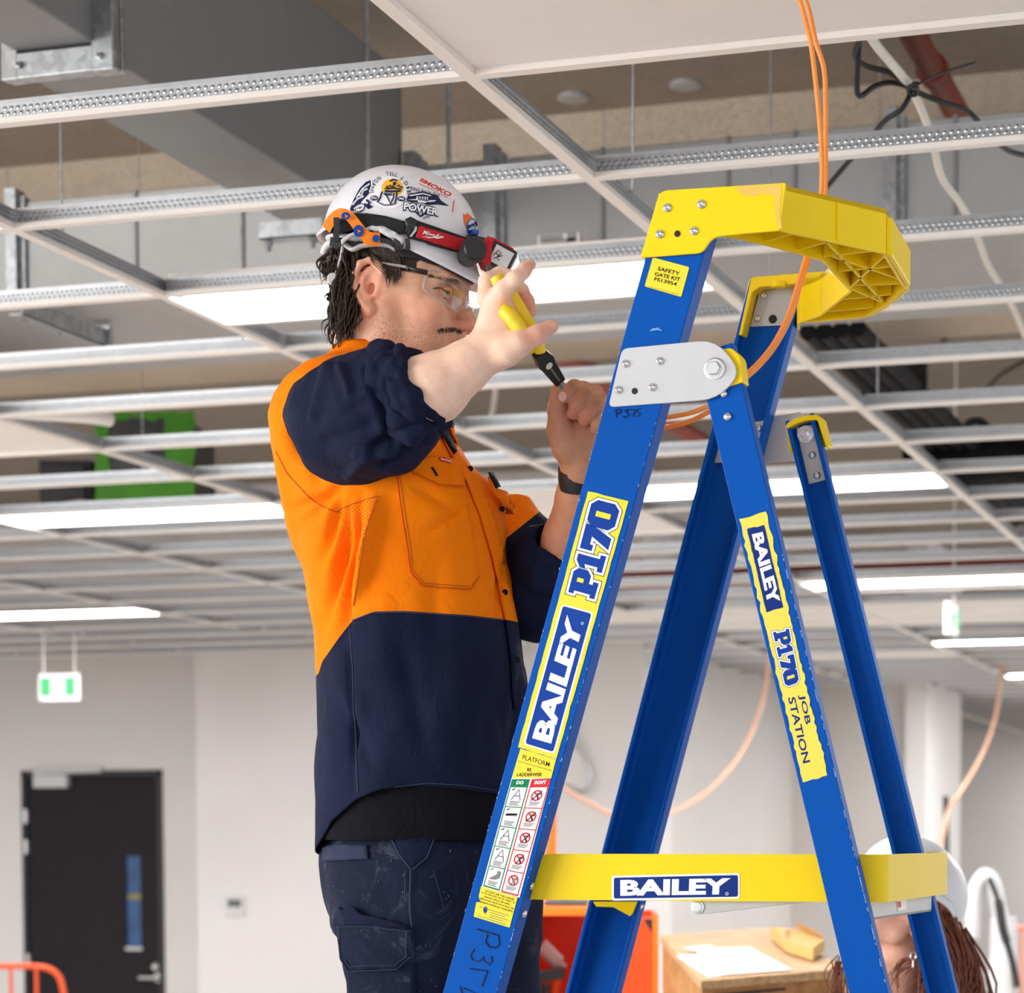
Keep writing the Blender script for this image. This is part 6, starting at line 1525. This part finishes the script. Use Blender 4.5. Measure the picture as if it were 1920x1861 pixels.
f_ = [(i*nu+k, i*nu+(k+1) % nu, (i+1)*nu+(k+1) % nu, (i+1)*nu+k) for i in range(nv_) for k in range(nu)]
PB = bvh_of((H2L(v_), f_))
zl = lambda x, y: (590+x*.1719, 440+y*.1719)
lens = [zl(*p) for p in ((1225, 400), (1290, 385), (1420, 440), (1560, 490), (1660, 590), (1740, 670), (1760, 700), (1725, 860), (1700, 850), (1600, 790), (1530, 835), (1450, 790), (1330, 705), (1230, 640), (1180, 580), (1190, 530))]
lo = patch('lens', PB, lens, .0008, M['clear'], spx, 5, .0022)
if lo is not None:                                       # the far lens mirrors the near one
    me = lo.data.copy(); o2 = bpy.data.objects.new('lens', me); COL.objects.link(o2); o2.parent = spx
    wv = np.array([tuple(v.co) for v in me.vertices])+org_of(spx); h_ = L2H(toL(wv)); h_[:, 1] *= -1; me.vertices.foreach_set('co', (W(H2L(h_))-org_of(spx)).ravel())
    s_ = o2.modifiers.new('solid', 'SOLIDIFY'); s_.thickness = .0022; s_.offset = 0
M['clearframe'] = mat('clear_frame', rgb(214, 204, 204), .2, Alpha=.55, Specular_IOR_Level=.8)
q = MB()
fr = [cast(PB, *p, .002) for p in dense(lens, 6)]; fr = [p for p in fr if p is not None]; q.tube(fr+fr[:1], .0011, 6); q.build('lens_edge', M['clearframe'], spx, L=True, smooth=True)
tp = [cast(BB, *zl(*p), .0045) for p in ((700, 305), (800, 318), (900, 330), (1030, 350))]
tp = [p for p in tp if p is not None]; y_ = min(p[1] for p in tp)-.001
q = MB(); pts = [P(*zl(*p), y_+.004*k) for k, p in enumerate(((1040, 362), (940, 340), (820, 322), (710, 304)))]; q.tube(pts[::-1], .0032, 8, flat=.6); q.build('temple_arm', M['clearframe'], spx, L=True, smooth=True)
q = MB(); q.tube([P(*zl(1035, 365), y_-.002), P(*zl(1130, 395), y_-.003), P(*zl(1230, 415), y_-.001)], [.0062, .0066, .0060], 12, flat=.55)
q.lathe(P(*zl(1035, 365), y_-.002), unit(np.array([-1, 0, .28])), [(0, .0060), (.003, .0045), (.0045, .0015)], 12); q.build('temple_grip', M['blackpl'], spx, L=True, smooth=True)
q = MB(); q.tube([P(*zl(445, 460), y_+.012), P(*zl(500, 455), y_+.02)], .0016, 6); q.build('temple_arm', M['clearframe'], spx, L=True)
# ---- pliers
M['grip'] = grp('yellow_grip', rgb(244, 212, 40), .4, rgb(120, 96, 20), .35, .04)
M['jaw'] = mat('black_oxide_steel', (.03, .03, .032), .35, .7, var=.3)
zp = lambda x, y: (880+x*.1397, 480+y*.1397)
def pl(x, y, d): return P(*zp(x, y), d)
plr = thing('pliers', 'combination pliers with worn yellow grips and black jaws in the raised hand', 'pliers', W(pl(900, 1200, 3.07)))
q = MB(); q.tube(spline([pl(372, 275, 3.055), pl(410, 350, 3.055), pl(520, 480, 3.058), pl(620, 640, 3.06), pl(740, 830, 3.06), pl(850, 1010, 3.055), pl(930, 1200, 3.062), pl(955, 1300, 3.066)], 6), [.0062]+[.0098]*20+[.0092]*14+[.0080]*6+[.0070, .0062], 14)
q.build('handle', M['grip'], plr, L=True, smooth=True)
q = MB(); q.tube(spline([pl(462, 735, 3.030), pl(525, 780, 3.026), pl(605, 880, 3.024), pl(690, 1000, 3.026), pl(760, 1110, 3.046), pl(840, 1250, 3.064)], 6), [.0078]+[.0100]*12+[.0098]*6+[.0085]*6+[.007]*6, 14)
q.build('handle', M['grip'], plr, L=True, smooth=True)
ja, jb = pl(930, 1290, 3.067), pl(1205, 1680, 3.125); jd = unit(jb-ja); jn = unit(np.cross(jd, (0, 1, 0))); jy = np.cross(jd, jn)
L_ = np.linalg.norm(jb-ja)
for sgn, nm in ((-1, 'jaw'), (1, 'jaw')):
    q = MB(); prof = [(0, .0085), (.3*L_, .0122), (.42*L_, .0105), (.97*L_, .0078), (L_, .0068), (L_, .0002), (0, .0002)]
    q.prism([ja+jd*t+jn*sgn*w-jy*.0055 for t, w in prof], jy*.011); q.build(nm, M['jaw'], plr, L=True, bevel=.0008)
q = MB(); q.lathe(ja+jd*.38*L_-jy*.0055, -jy, [(-.012, .0052), (.0006, .0052), (.0012, .0042)], 18); q.build('pivot', M['rivet'], plr, L=True)
q = MB()
for k in range(9): t = L_*(.52+.045*k); q.box(ja+jd*t, jd*.0005, jn*.0012, jy*.0056)
q.build('jaw_teeth', M['rivet'], plr, L=True)
q = MB(); q.tube(spline([P(1049, 716, 3.128), P(1051, 722, 3.135), P(1054, 728, 3.14), P(1056, 745, 3.16), P(1068, 790, 3.175)]), .0019, 8)
for (dx, mt) in ((-1.5, None),): pass
tag(q.build('wire_end', mat('copper_blue_wire', rgb(60, 150, 180), .4), None, L=True, smooth=True, loc=W(P(1051, 722, 3.135))), 'tiny blue wire end pinched between thumb and finger under the pliers', 'wire')
# ------------------------------------------------------------------ background
M['door'] = mat('charcoal_door', rgb(40, 36, 40), .6, var=.04, Specular_IOR_Level=.15)
M['doorframe'] = mat('charcoal_frame', rgb(44, 42, 45), .5)
M['satin'] = mat('satin_metal', (.72, .71, .69), .3, .8)
M['silver'] = mat('silver_paint', rgb(205, 205, 206), .4)
def PYw(px, py, Y): return PYp(px, py, Y)
dY = DY-.012
a, c = PYw(33, 1445, dY), PYw(316, 1861, dY)
x0, x1, zt_ = PYw(40, 1447, dY)[0], PYw(303, 1442, dY)[0], PYw(170, 1444, dY)[2]
dr = bpy.data.objects.new('door_1', None); COL.objects.link(dr); dr.location = ((x0+x1)/2, DY, 0); dr['kind'] = 'structure'
q = MB(); fw_ = .035
q.aabb(x0, x0+fw_, DY-.02, DY+.14, 0, zt_); q.aabb(x1-fw_, x1, DY-.02, DY+.14, 0, zt_); q.aabb(x0, x1, DY-.02, DY+.14, zt_-fw_, zt_); q.build('door_frame', M['doorframe'], dr)
q = MB(); v0, v1 = PYw(232, 1604, DY), PYw(262, 1775, DY); lx0, lx1 = x0+fw_+.003, x1-fw_-.003
def holed(q, X0, X1, Z0, Z1, hx0, hx1, hz0, hz1, y0, y1):
    q.aabb(X0, hx0, y0, y1, Z0, Z1); q.aabb(hx1, X1, y0, y1, Z0, Z1); q.aabb(hx0, hx1, y0, y1, Z0, hz0); q.aabb(hx0, hx1, y0, y1, hz1, Z1)
hx0, hx1 = PYw(236, 1690, DY)[0], PYw(264, 1690, DY)[0]; hz1, hz0 = PYw(248, 1604, DY)[2], PYw(248, 1775, DY)[2]
holed(q, lx0, lx1, .01, zt_-fw_-.003, hx0, hx1, hz0, hz1, DY, DY+.045); q.build('door_leaf', M['door'], dr)
M['vision'] = mat('blue_glass', rgb(40, 78, 130), .08, var=.3, scale=6, Specular_IOR_Level=.6)  # blue of the mirrored ladder put into the glass colour
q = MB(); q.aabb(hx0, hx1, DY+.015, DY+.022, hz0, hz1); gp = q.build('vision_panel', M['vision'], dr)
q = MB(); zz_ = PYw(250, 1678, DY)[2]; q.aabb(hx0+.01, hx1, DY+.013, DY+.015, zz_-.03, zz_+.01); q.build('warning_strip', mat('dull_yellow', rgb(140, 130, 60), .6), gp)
q = MB(); q.aabb(hx0-.006, hx1+.006, DY-.004, DY+.004, hz0-.022, hz0); q.build('bead', M['satin'], dr)
h_ = PYw(290, 1812, DY-.03); q = MB(); q.lathe((h_[0], DY, h_[2]), (0, -1, 0), [(0, .034), (.008, .034), (.03, .024), (.034, .02)], 18); q.build('lock', M['satin'], dr, smooth='auto')
h_ = PYw(291, 1833, DY-.05); e_ = PYw(260, 1833, DY-.06); q = MB(); q.lathe((h_[0], DY, h_[2]), (0, -1, 0), [(0, .034), (.01, .034), (.012, .014), (.055, .014)], 18); q.tube([(h_[0]+.008, DY-.055, h_[2]), (h_[0]-.03, DY-.06, h_[2]), (e_[0], DY-.055, h_[2])], .0125, 10); q.build('door_handle', M['satin'], dr, smooth='auto')
for py in (1530, 1587, 1800): h_ = PYw(42, py, DY); q = MB(); q.aabb(x0+fw_-.014, x0+fw_+.012, DY-.026, DY+.0, h_[2]-.05, h_[2]+.05); q.cyl((x0+fw_, DY-.028, h_[2]-.05), (x0+fw_, DY-.028, h_[2]+.05), .008, 8); q.build('hinge', M['satin'], dr)
a, c = PYw(61, 1452, DY-.06), PYw(124, 1476, DY-.06); q = MB(); q.aabb(a[0], c[0], DY-.06, DY, c[2], a[2]); cl_ = q.build('door_closer', M['silver'], dr, bevel=.006)
a, c = PYw(62, 1441, DY-.05), PYw(188, 1450, DY-.05); q = MB(); q.prism([(a[0], DY-.05, c[2]), (c[0], DY-.05, c[2]+.012), (c[0], DY-.05, a[2]), (a[0], DY-.05, a[2]-.006)], (0, .03, 0)); q.build('closer_arm', M['silver'], cl_)
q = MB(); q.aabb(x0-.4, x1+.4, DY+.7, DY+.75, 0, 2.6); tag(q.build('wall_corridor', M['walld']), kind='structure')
# thermostat
Y2 = 14.3
def wallbox(px0, py0, px1, py1, Y, dep, name, mt, par=None, loc=None, bevel=.003):
    a, c = PYw(px0, py0, Y-dep), PYw(px1, py1, Y-dep); q = MB(); q.aabb(a[0], c[0], Y-dep, Y, c[2], a[2]); return q.build(name, mt, par, bevel=bevel)
a = PYw(440, 1697, Y2)
ts = thing('wall_thermostat', 'small white wall controller with a grey screen on the pale wall left of the worker', 'thermostat', a)
wallbox(422, 1681, 458, 1718, Y2, .02, 'body', M['silver'], ts); wallbox(427, 1686, 452, 1700, Y2, .0215, 'screen', mat('grey_lcd', rgb(88, 92, 88), .3), ts, bevel=0)
# exit signs
M['exit_g'] = emit('exit_green', rgb(0, 176, 96), 1.1); M['exit_w'] = emit('exit_white', (.95, 1, .97), 1.0)
def exit_sign(label, c, rx, up, w, h, dn, size, big=True):
    r = thing('exit_sign', label, 'exit sign', W(c), group='running man exit signs')
    q = MB(); q.box(c+dn*.012, rx*w/2, up*h/2, dn*.012); q.build('body', M['ink_white'], r, L=True, bevel=.006)
    def face(nm, mt, pts, o):
        o = o*4
        q = MB(); q.add([c+rx*u*w/2+up*v*h/2-dn*o for u, v in pts], [tuple(range(len(pts)))]); return q.build(nm, mt, r, L=True)
    pl_ = face('face', M['exit_w'], [(-.86, -.78), (.86, -.78), (.86, .78), (-.86, .78)], .001)
    face('green_panel', M['exit_g'], [(-.86, -.66), (-.36, -.66), (-.36, .72), (-.86, .72)], .002); face('green_panel', M['exit_g'], [(.34, -.66), (.84, -.66), (.84, .72), (.34, .72)], .002)
    q = MB(); pt = lambda u, v: c+rx*u*w/2+up*v*h/2-dn*.0028
    q.lathe(pt(.06, .42), -dn, [(0, .07*h), (.001, .07*h)], 12)
    for pts in ([(.0, .28), (-.04, -.08)], [(-.04, -.08), (.12, -.28), (.02, -.52)], [(-.04, -.08), (-.12, -.34), (-.28, -.38)], [(.0, .24), (.16, .10), (.22, .2)], [(0, .24), (-.16, .16), (-.2, -.02)]): q.tube([pt(*p) for p in pts], .022*h, 6)
    q.build('running_man', M['exit_g'], r, L=True)
    return r
cX = P(110, 1288, 13.6); exit_sign('green and white exit sign facing the camera above the charcoal door', cX, np.array([cyw, -syw, 0])*1.0, UP, 86/F*13.6, 50/F*13.6, np.array([syw, cyw, 0]), 1)
q = MB(); 
for dx in (-.09, .09): q.cyl(cX+np.array([dx, .02, .07]), np.array([cX[0]+dx, cX[1]+.02, CEIL]), .004, 8)
o = q.build('hanger', M['white'], None, L=True); o.parent = bpy.data.objects['exit_sign']; o.location = (0, 0, 0)
o.data.transform(Matrix.Translation(-Vector(bpy.data.objects['exit_sign'].location)))
c2_ = P(1788, 1160, 11.6); rx2 = unit(np.array([.36, .93, 0])); r2_ = exit_sign('green and white exit sign seen edge-on at right, hanging from the ceiling', c2_, rx2, UP, .20, 60/F*11.6, unit(np.array([-.93, .36, 0])), 1)
q = MB(); q.cyl(c2_+UP*.07, np.array([c2_[0], c2_[1], WT]), .006, 8); q.build('hanger', M['white'], r2_, L=True)
# orange crowd barrier at the left edge
M['barrier'] = mat('orange_barrier', rgb(232, 84, 30), .45, var=.06)
def barrier(label, pts, ups, D, r_, mt=M['barrier']):
    q0 = P(*pts[0], D); t = thing('crowd_barrier', label, 'barrier', np.array([W(q0)[0], W(q0)[1], 0]))
    q = MB(); q.tube(spline([P(x, y, D) for x, y in pts], 6), r_, 10); q.build('top_rail', mt, t, L=True, smooth=True)
    for x, y in ups: p = P(x, y, D); q = MB(); q.cyl(p, np.array([p[0], p[1], FZ+.15]), r_*.62, 8); q.build('upright', mt, t, L=True, smooth='auto')
    for z in (FZ+.16,):
        a, c = P(pts[0][0], 1700, D), P(pts[-1][0], 1700, D); q = MB(); q.cyl(np.array([a[0], a[1], z]), np.array([c[0], c[1], z]), r_, 8); q.build('bottom_rail', mt, t, L=True, smooth='auto')
        for p in (a, c): q = MB(); q.box(np.array([p[0], p[1], FZ+.02]), (.03, 0, 0), (0, .25, 0), (0, 0, .02)); q.cyl(np.array([p[0], p[1], FZ+.02]), np.array([p[0], p[1], z]), r_, 8); q.build('foot', mt, t, L=True)
    return t
barrier('orange tubular crowd barrier at the lower left in front of the door', [(-140, 1812), (0, 1811), (60, 1811), (90, 1815), (110, 1830), (119, 1861), (122, 1900)], [(20, 1812), (68, 1812), (-40, 1812)], 12.6, .0165)
M['barrier_pale'] = mat('faded_orange_barrier', rgb(226, 140, 118), .5)
barrier('faded orange barrier at the lower right edge by the far wall', [(1888, 1741), (1905, 1739), (2040, 1736)], [(1915, 1740), (1975, 1738)], 15.0, .018, M['barrier_pale'])
# orange site box with its lid up and tools inside
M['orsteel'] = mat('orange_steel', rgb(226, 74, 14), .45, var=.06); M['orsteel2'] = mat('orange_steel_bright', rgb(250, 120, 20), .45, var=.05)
D = 6.4; t = thing('site_toolbox', 'orange steel site box with an open front, half hidden behind the blue ladder', 'toolbox', np.array([*W(P(1120, 1780, D))[:2], 0]))
l0, r0, tp0 = P(985, 1712, D), P(1232, 1716, D), P(1100, 1716, D)[2]; bt = FZ
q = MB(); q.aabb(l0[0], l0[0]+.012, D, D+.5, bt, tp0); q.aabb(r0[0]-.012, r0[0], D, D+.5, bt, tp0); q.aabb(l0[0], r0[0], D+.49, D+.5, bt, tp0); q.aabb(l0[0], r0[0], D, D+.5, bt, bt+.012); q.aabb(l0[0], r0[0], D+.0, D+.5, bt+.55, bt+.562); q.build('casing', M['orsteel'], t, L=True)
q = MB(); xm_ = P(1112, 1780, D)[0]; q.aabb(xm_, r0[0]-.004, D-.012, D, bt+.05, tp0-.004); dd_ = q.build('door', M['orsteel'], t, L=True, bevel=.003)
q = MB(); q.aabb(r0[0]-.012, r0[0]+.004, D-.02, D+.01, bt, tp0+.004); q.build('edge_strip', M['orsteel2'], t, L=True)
c = P(1222, 1732, D-.014); q = MB(); q.prism([c+np.array(p) for p in ((-.022, 0, .014), (.008, 0, .014), (.008, 0, -.034))], (0, -.003, 0)); q.build('corner_gusset', M['blackpl'], dd_, L=True)
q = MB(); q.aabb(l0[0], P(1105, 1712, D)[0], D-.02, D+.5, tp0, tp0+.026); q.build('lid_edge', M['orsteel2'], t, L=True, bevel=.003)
c = P(1058, 1702, D); q = MB(); q.aabb(P(1018, 1700, D)[0], P(1100, 1700, D)[0], D+.05, D+.3, tp0+.027, P(1058, 1690, D)[2]); tag(q.build('tool_case', M['blackpl'], None, L=True, bevel=.006, loc=W(c)), 'black tool case lying on top of the orange site box', 'case')
for (pts, r_, mt, lb) in (([(1022, 1790), (1040, 1775), (1050, 1800), (1052, 1850)], .010, M['silver'], 'grey'), ):
    pass
q = MB(); q.tube(spline([P(1020, 1770, D+.32), P(1033, 1790, D+.3), P(1044, 1830, D+.3), P(1040, 1861, D+.3), P(1035, 1920, D+.32)]), .012, 10)
tag(q.build('coiled_hose', M['orange_cable'], None, L=True, smooth=True, loc=W(P(1033, 1790, D+.1))), 'orange hose hanging inside the open site box', 'hose')
q = MB(); a = P(1034, 1785, D+.16); q.cyl(a+np.array([-.03, 0, .02]), a+np.array([.02, 0, -.03]), .022, 14); q.cyl(a+np.array([.02, 0, -.03]), a+np.array([.035, 0, -.045]), .012, 12)
tag(q.build('torch', M['silver'], None, L=True, smooth='auto', loc=W(a)), 'pale grey cylindrical tool inside the orange site box', 'tool')
q = MB(); a = P(1025, 1828, D+.14); q.box(a, (.05, 0, .008), (0, .03, 0), (0, 0, .016)); q.cyl(a+np.array([.0, -.03, -.02]), a+np.array([0, -.03, -.09]), .014, 12)
tag(q.build('drill', M['blackpl'], None, L=True, bevel=.003, loc=W(a)), 'black power tool lying inside the orange site box', 'tool')
pp = P(1031, 1520, 7.1); fl0, fl1 = P(1020, 1612, 7.1), P(1042, 1612, 7.1)
q = MB(); q.prism([np.array([fl0[0], 7.1, FZ+.02]), np.array([fl1[0], 7.1, FZ+.02]), fl1, P(1043, 1503, 7.1), P(1036, 1503, 7.1), fl0], (0, .04, 0))
tag(q.build('orange_post', M['orsteel2'], None, L=True, bevel=.004, loc=W(pp)), 'orange upright post rising behind the site box', 'post')
# plan desk with papers and cardboard
M['ply'] = None
m = NT('weathered_plywood'); mp = m.n('ShaderNodeMapping'); mp.inputs['Scale'].default_value = (3, 22, 22); m.l(m.coord(), mp.inputs[0]); f = m.noise(3, 6, .65, mp.outputs[0], .6)
m.set(Base_Color=m.ramp(f, [(.3, rgb(150, 112, 72)), (.7, rgb(206, 168, 124))]), Roughness=.7); M['ply'] = m.mat
m = NT('oriented_strand_side'); f = m.noise(18, 5, .7); m.set(Base_Color=m.ramp(f, [(.3, rgb(140, 92, 44)), (.7, rgb(196, 142, 82))]), Roughness=.7); M['plyside'] = m.mat
nl, nr, fl_, fr_ = P(1314, 1838, 5.4), P(1590, 1815, 5.6), P(1238, 1752, 6.3), P(1440, 1738, 6.55)
dk = thing('plan_desk', 'plywood plan desk with a sloping top behind the ladder', 'desk', np.array([*W((nl+fr_)/2)[:2], 0]))
q = MB(); q.prism([nl, nr, fr_, fl_], (0, 0, -.022)); q.build('top', M['ply'], dk, L=True, bevel=.002)
ins = [p+(np.mean([nl, nr, fr_, fl_], 0)-p)*.03 for p in (nl, nr, fr_, fl_)]
q = MB(); tops = [p-UP*.024 for p in ins]; bots = [np.array([p[0], p[1], FZ]) for p in ins]; q.add(tops+bots, [(0, 1, 2, 3), (7, 6, 5, 4)]+[(i, 4+i, 4+(i+1) % 4, (i+1) % 4) for i in range(4)]); q.build('carcass', M['plyside'], dk, L=True)
e = unit(ins[1]-ins[0]); nrm_ = unit(np.cross(e, UP)); nrm_ = -nrm_ if nrm_[1] > 0 else nrm_
q = MB(); a = ins[0]+e*.03-UP*.035; w_ = np.linalg.norm(ins[1]-ins[0]); q.prism([a, a+e*w_*.5, a+e*w_*.5-UP*.006, a+e*.012-UP*.008, a+e*.012-UP*.10, a-UP*.10], nrm_*.003); q.build('drawer_gap', M['hole'], dk, L=True)  # dark strip laid on the face as the drawer's shadow line
tn = unit(np.cross(nr-nl, fl_-nl)); tn = tn if tn[2] > 0 else -tn
DP = lambda x, y, o: PPL(x, y, nl+tn*o, tn)
def sheet(label, pts, o, name='paper_sheet', cat='paper', mt=None):
    q = MB(); q.prism([DP(x, y, o) for x, y in pts], tn*.0015); return tag(q.build(name, mt or M['tile'], None, L=True, loc=W(DP(*pts[0], o))), label, cat)
sheet('white plan sheet spread on the plywood desk, under the others', [(1268, 1792), (1330, 1788), (1375, 1826), (1330, 1832)], .001)
sheet('large white plan sheet on top in the middle of the plywood desk', [(1300, 1778), (1405, 1776), (1484, 1818), (1350, 1828)], .003)
sheet('short curled white sheet at the back left of the desk papers', [(1282, 1777), (1330, 1772), (1345, 1779), (1300, 1783)], .005)
M['card'] = mat('brown_cardboard', rgb(196, 158, 92), .8, var=.08)
cb_ = thing('cardboard_box', 'flattened brown cardboard box lying on the far side of the plywood desk', 'box', W(DP(1490, 1775, 0)))
P0 = [DP(1445, 1757, .004), DP(1500, 1764, .004), DP(1546, 1782, .004), DP(1524, 1800, .004), DP(1475, 1785, .004)]
q = MB(); q.prism(P0, tn*.03); q.build('panel', M['card'], cb_, L=True)
q = MB(); q.prism([P0[1]+tn*.031, P0[2]+tn*.031, P0[2]+tn*.05+np.array([-.02, 0, 0]), P0[1]+tn*.055+np.array([-.02, 0, 0])], (0, .004, .0)); q.build('flap', M['card'], cb_, L=True)
q = MB(); q.prism([DP(1470, 1762, .034), DP(1482, 1760, .034), DP(1482, 1744, .034), DP(1474, 1744, .034)], (0, .004, 0)); q.build('flap', M['card'], cb_, L=True)
# loose cables in the background
cable_thing('extension_lead', [[(1446, 1180, 13.2), (1440, 1255, 13.0), (1425, 1330, 12.6), (1390, 1410, 12.2), (1335, 1475, 12), (1275, 1515, 11.8), (1215, 1535, 11.6), (1150, 1527, 11.4), (1100, 1502, 11.2), (1058, 1478, 11.0), (1010, 1440, 10.9)]], .012, M['orange_dull'], 'pale orange extension lead hanging in a long swag behind the ladder')
cable_thing('grey_lead', [[(1062, 1360, 15.0), (1075, 1390, 15.0), (1095, 1420, 15.0), (1106, 1455, 15.0), (1100, 1480, 15.0), (1080, 1484, 15.0), (1060, 1470, 15.0)]], .013, M['channel'], 'thin pale grey lead looped on the far wall beside the near front rail')
cable_thing('extension_lead', [[(1880, 1230, 16.2), (1872, 1310, 16), (1860, 1365, 15.8), (1838, 1420, 15.6), (1800, 1485, 15.4), (1778, 1520, 15.4), (1760, 1600, 15.3)]], .014, M['orange_dull'], 'pale orange lead hanging down at the right edge by the far wall')
q = MB(); q.tube(spline([P(1773, 1492, 17), P(1774, 1540, 17), P(1775, 1600, 17), P(1776, 1861, 17)]), .02, 8); tag(q.build('trim_3', M['doorframe'], None, L=True), kind='structure')
hs_ = thing('floor_grinder', 'grey machine hose with a black handle at the lower right', 'machine', np.array([*W(P(1870, 1800, 9))[:2], 0]))
q = MB(); q.tube(spline([P(1822, 1760, 9), P(1826, 1680, 9), P(1842, 1645, 9), P(1860, 1652, 9), P(1876, 1720, 9), P(1888, 1790, 9)]), .032, 12); q.build('hose', M['silver'], hs_, L=True, smooth=True)
q = MB(); q.tube(spline([P(1855, 1645, 8.95), P(1872, 1690, 8.95), P(1880, 1740, 8.95), P(1898, 1800, 8.95), P(1908, 1850, 8.95)]), [.010]*8+[.017]*12+[.012]*13, 10); q.build('handle', M['blackpl'], hs_, L=True, smooth=True)
q = MB(); a = P(1880, 1861, 9); q.lathe(np.array([a[0], a[1], FZ]), UP, [(.02, .22), (.2, .24), (.3, .2), (.5, .12), (1.0, .06), (1.55, .05)], 20); q.build('motor_body', M['silver'], hs_, L=True, smooth='auto')
# ------------------------------------------------------------------ the woman looking up, behind the ladder
WD = 4.35
woman = thing('person', 'woman with auburn hair and white hard hat looking up behind the blue ladder', 'person', np.array([*W(P(1700, 1700, WD))[:2], 0]))
wfw = unit(np.array([-.70, -.30, .62])); wl0 = np.cross(UP, np.array([-.9, -.36, 0])); wl = unit(wl0); wu = np.cross(wfw, wl); wl = np.cross(wu, wfw)
WR = np.stack([wfw, wl, wu], 1); WO = P(1690, 1722, WD+.02); WS = .94
f_ = head_field(.0028, [((-.03, 0, -.04), (-.075, 0, -.12), .050, .052), ((-.075, 0, -.12), (-.12, 0, -.17), .052, .056)])
wv, wf = f_.mesh(); wcol, wst = head_colors(wv, rgb(236, 182, 158), False)
wvL = wv*WS @ WR.T+WO
Bf = Field((WO[0]-.3, WD-.25, FZ), (WO[0]+.35, WD+.32, WO[2]+.02), .011)
nb_ = WO+WR @ np.array((-.10, 0, -.15))*WS; sh = np.array([nb_[0]+.03, WD+.04, nb_[2]-.10])
Bf.cap(WO+WR @ np.array((-.05, 0, -.09)), sh, .048, .06, .03); ax_ = unit(wl*np.array([1, 1, 0]))
Bf.ell(sh-UP*.18, (.13, .16, .22), .06); Bf.ell(sh-UP*.5, (.13, .155, .16), .08)
for s in (-1, 1):
    p0 = sh+ax_*s*.15-UP*.05; Bf.chain([p0, p0+np.array([.0, 0, -.28])+ax_*s*.04, p0+np.array([-.06, 0, -.50])+ax_*s*.04], [.05, .042, .034], .03)
    h0 = sh+ax_*s*.085-UP*.60; Bf.chain([h0, np.array([h0[0], h0[1], FZ+.48]), np.array([h0[0], h0[1], FZ+.08])], [.085, .062, .045], .04); Bf.ell(np.array([h0[0]-.07, h0[1], FZ+.045]), (.12, .045, .045), .03)
bv2, bf2 = Bf.mesh(); bv2[:, 2] = np.maximum(bv2[:, 2], FZ+.001)
vs = np.concatenate([wvL, bv2]); fs = np.concatenate([wf, bf2+len(wvL)])
wb = raw('body', vs, fs, M['skin'], woman); cl = np.concatenate([wcol, np.tile(np.array(rgb(236, 182, 158)), (len(bv2), 1))]); cattr(wb, 'Col', cl); fattr(wb, 'stub', np.concatenate([wst, np.zeros(len(bv2))]))
nz = normals(bv2, bf2); keep = np.array([all(bv2[i, 2] < sh[2]-.03 for i in q_) for q_ in bf2])
raw('overalls', bv2+nz*.012, bf2[keep], M['navy_cloth'], woman)
hat2, sh2, _ = helmet('hard_hat', np.stack([unit(wfw+wu*.05), wl, np.cross(unit(wfw+wu*.05), wl)], 1), WO+WR @ np.array((.008, 0, .062))+np.array((-.012, 0, -.004)), 'plain white hard hat on the woman behind the ladder', ha=.112, hb=.100, hh=.100)
g = np.random.default_rng(8); paths = []
for k in range(420):
    s = g.choice([-1, 1]) if g.random() < .8 else 0; a = g.uniform(-.085, .015) if s else -.092
    st_ = np.array((a, s*(.078+.006*g.random()) if s else g.uniform(-.07, .07), g.uniform(-.02, .05))); p0 = WO+WR @ st_
    dr_ = np.array([g.normal()*.02+(.045 if s <= 0 else -.02), g.normal()*.02, -g.uniform(.22, .42)])
    p3 = p0+dr_; p1 = p0+dr_*.3+np.array([.012+g.normal()*.012, -.012, 0])+WR @ np.array((-.02, s*.012, 0)); p2 = p0+dr_*.65+np.array([g.normal()*.02, g.normal()*.01, 0])
    paths.append(([p0, p1, p2, p3], .0028))
for k in range(26):
    x, y = g.uniform(1560, 1595), g.uniform(1790, 1815); paths.append(([P(x+g.normal()*4, y, WD-.06), P(x-6+g.normal()*8, y+35, WD-.07), P(x+g.normal()*8, y+90, WD-.06)], .0016))
for k in range(20):
    x, y = g.uniform(1690, 1716), g.uniform(1795, 1815); paths.append(([P(x, y, WD-.085), P(x-20+g.normal()*14, y+20+g.normal()*6, WD-.09), P(x-28+g.normal()*12, y+70, WD-.08)], .0009))
strands('hair', paths, M['redhair'], woman)
q = MB(); c = P(1712, 1792, WD-.09); q.tube([c+np.array([.005*math.cos(t), .0, .007*math.sin(t)]) for t in np.linspace(0, 2*PI, 14)], .0008, 6); q.cyl(c-UP*.008, c-UP*.020, .0009, 6); q.build('earring', M['rivet'], woman, L=True)
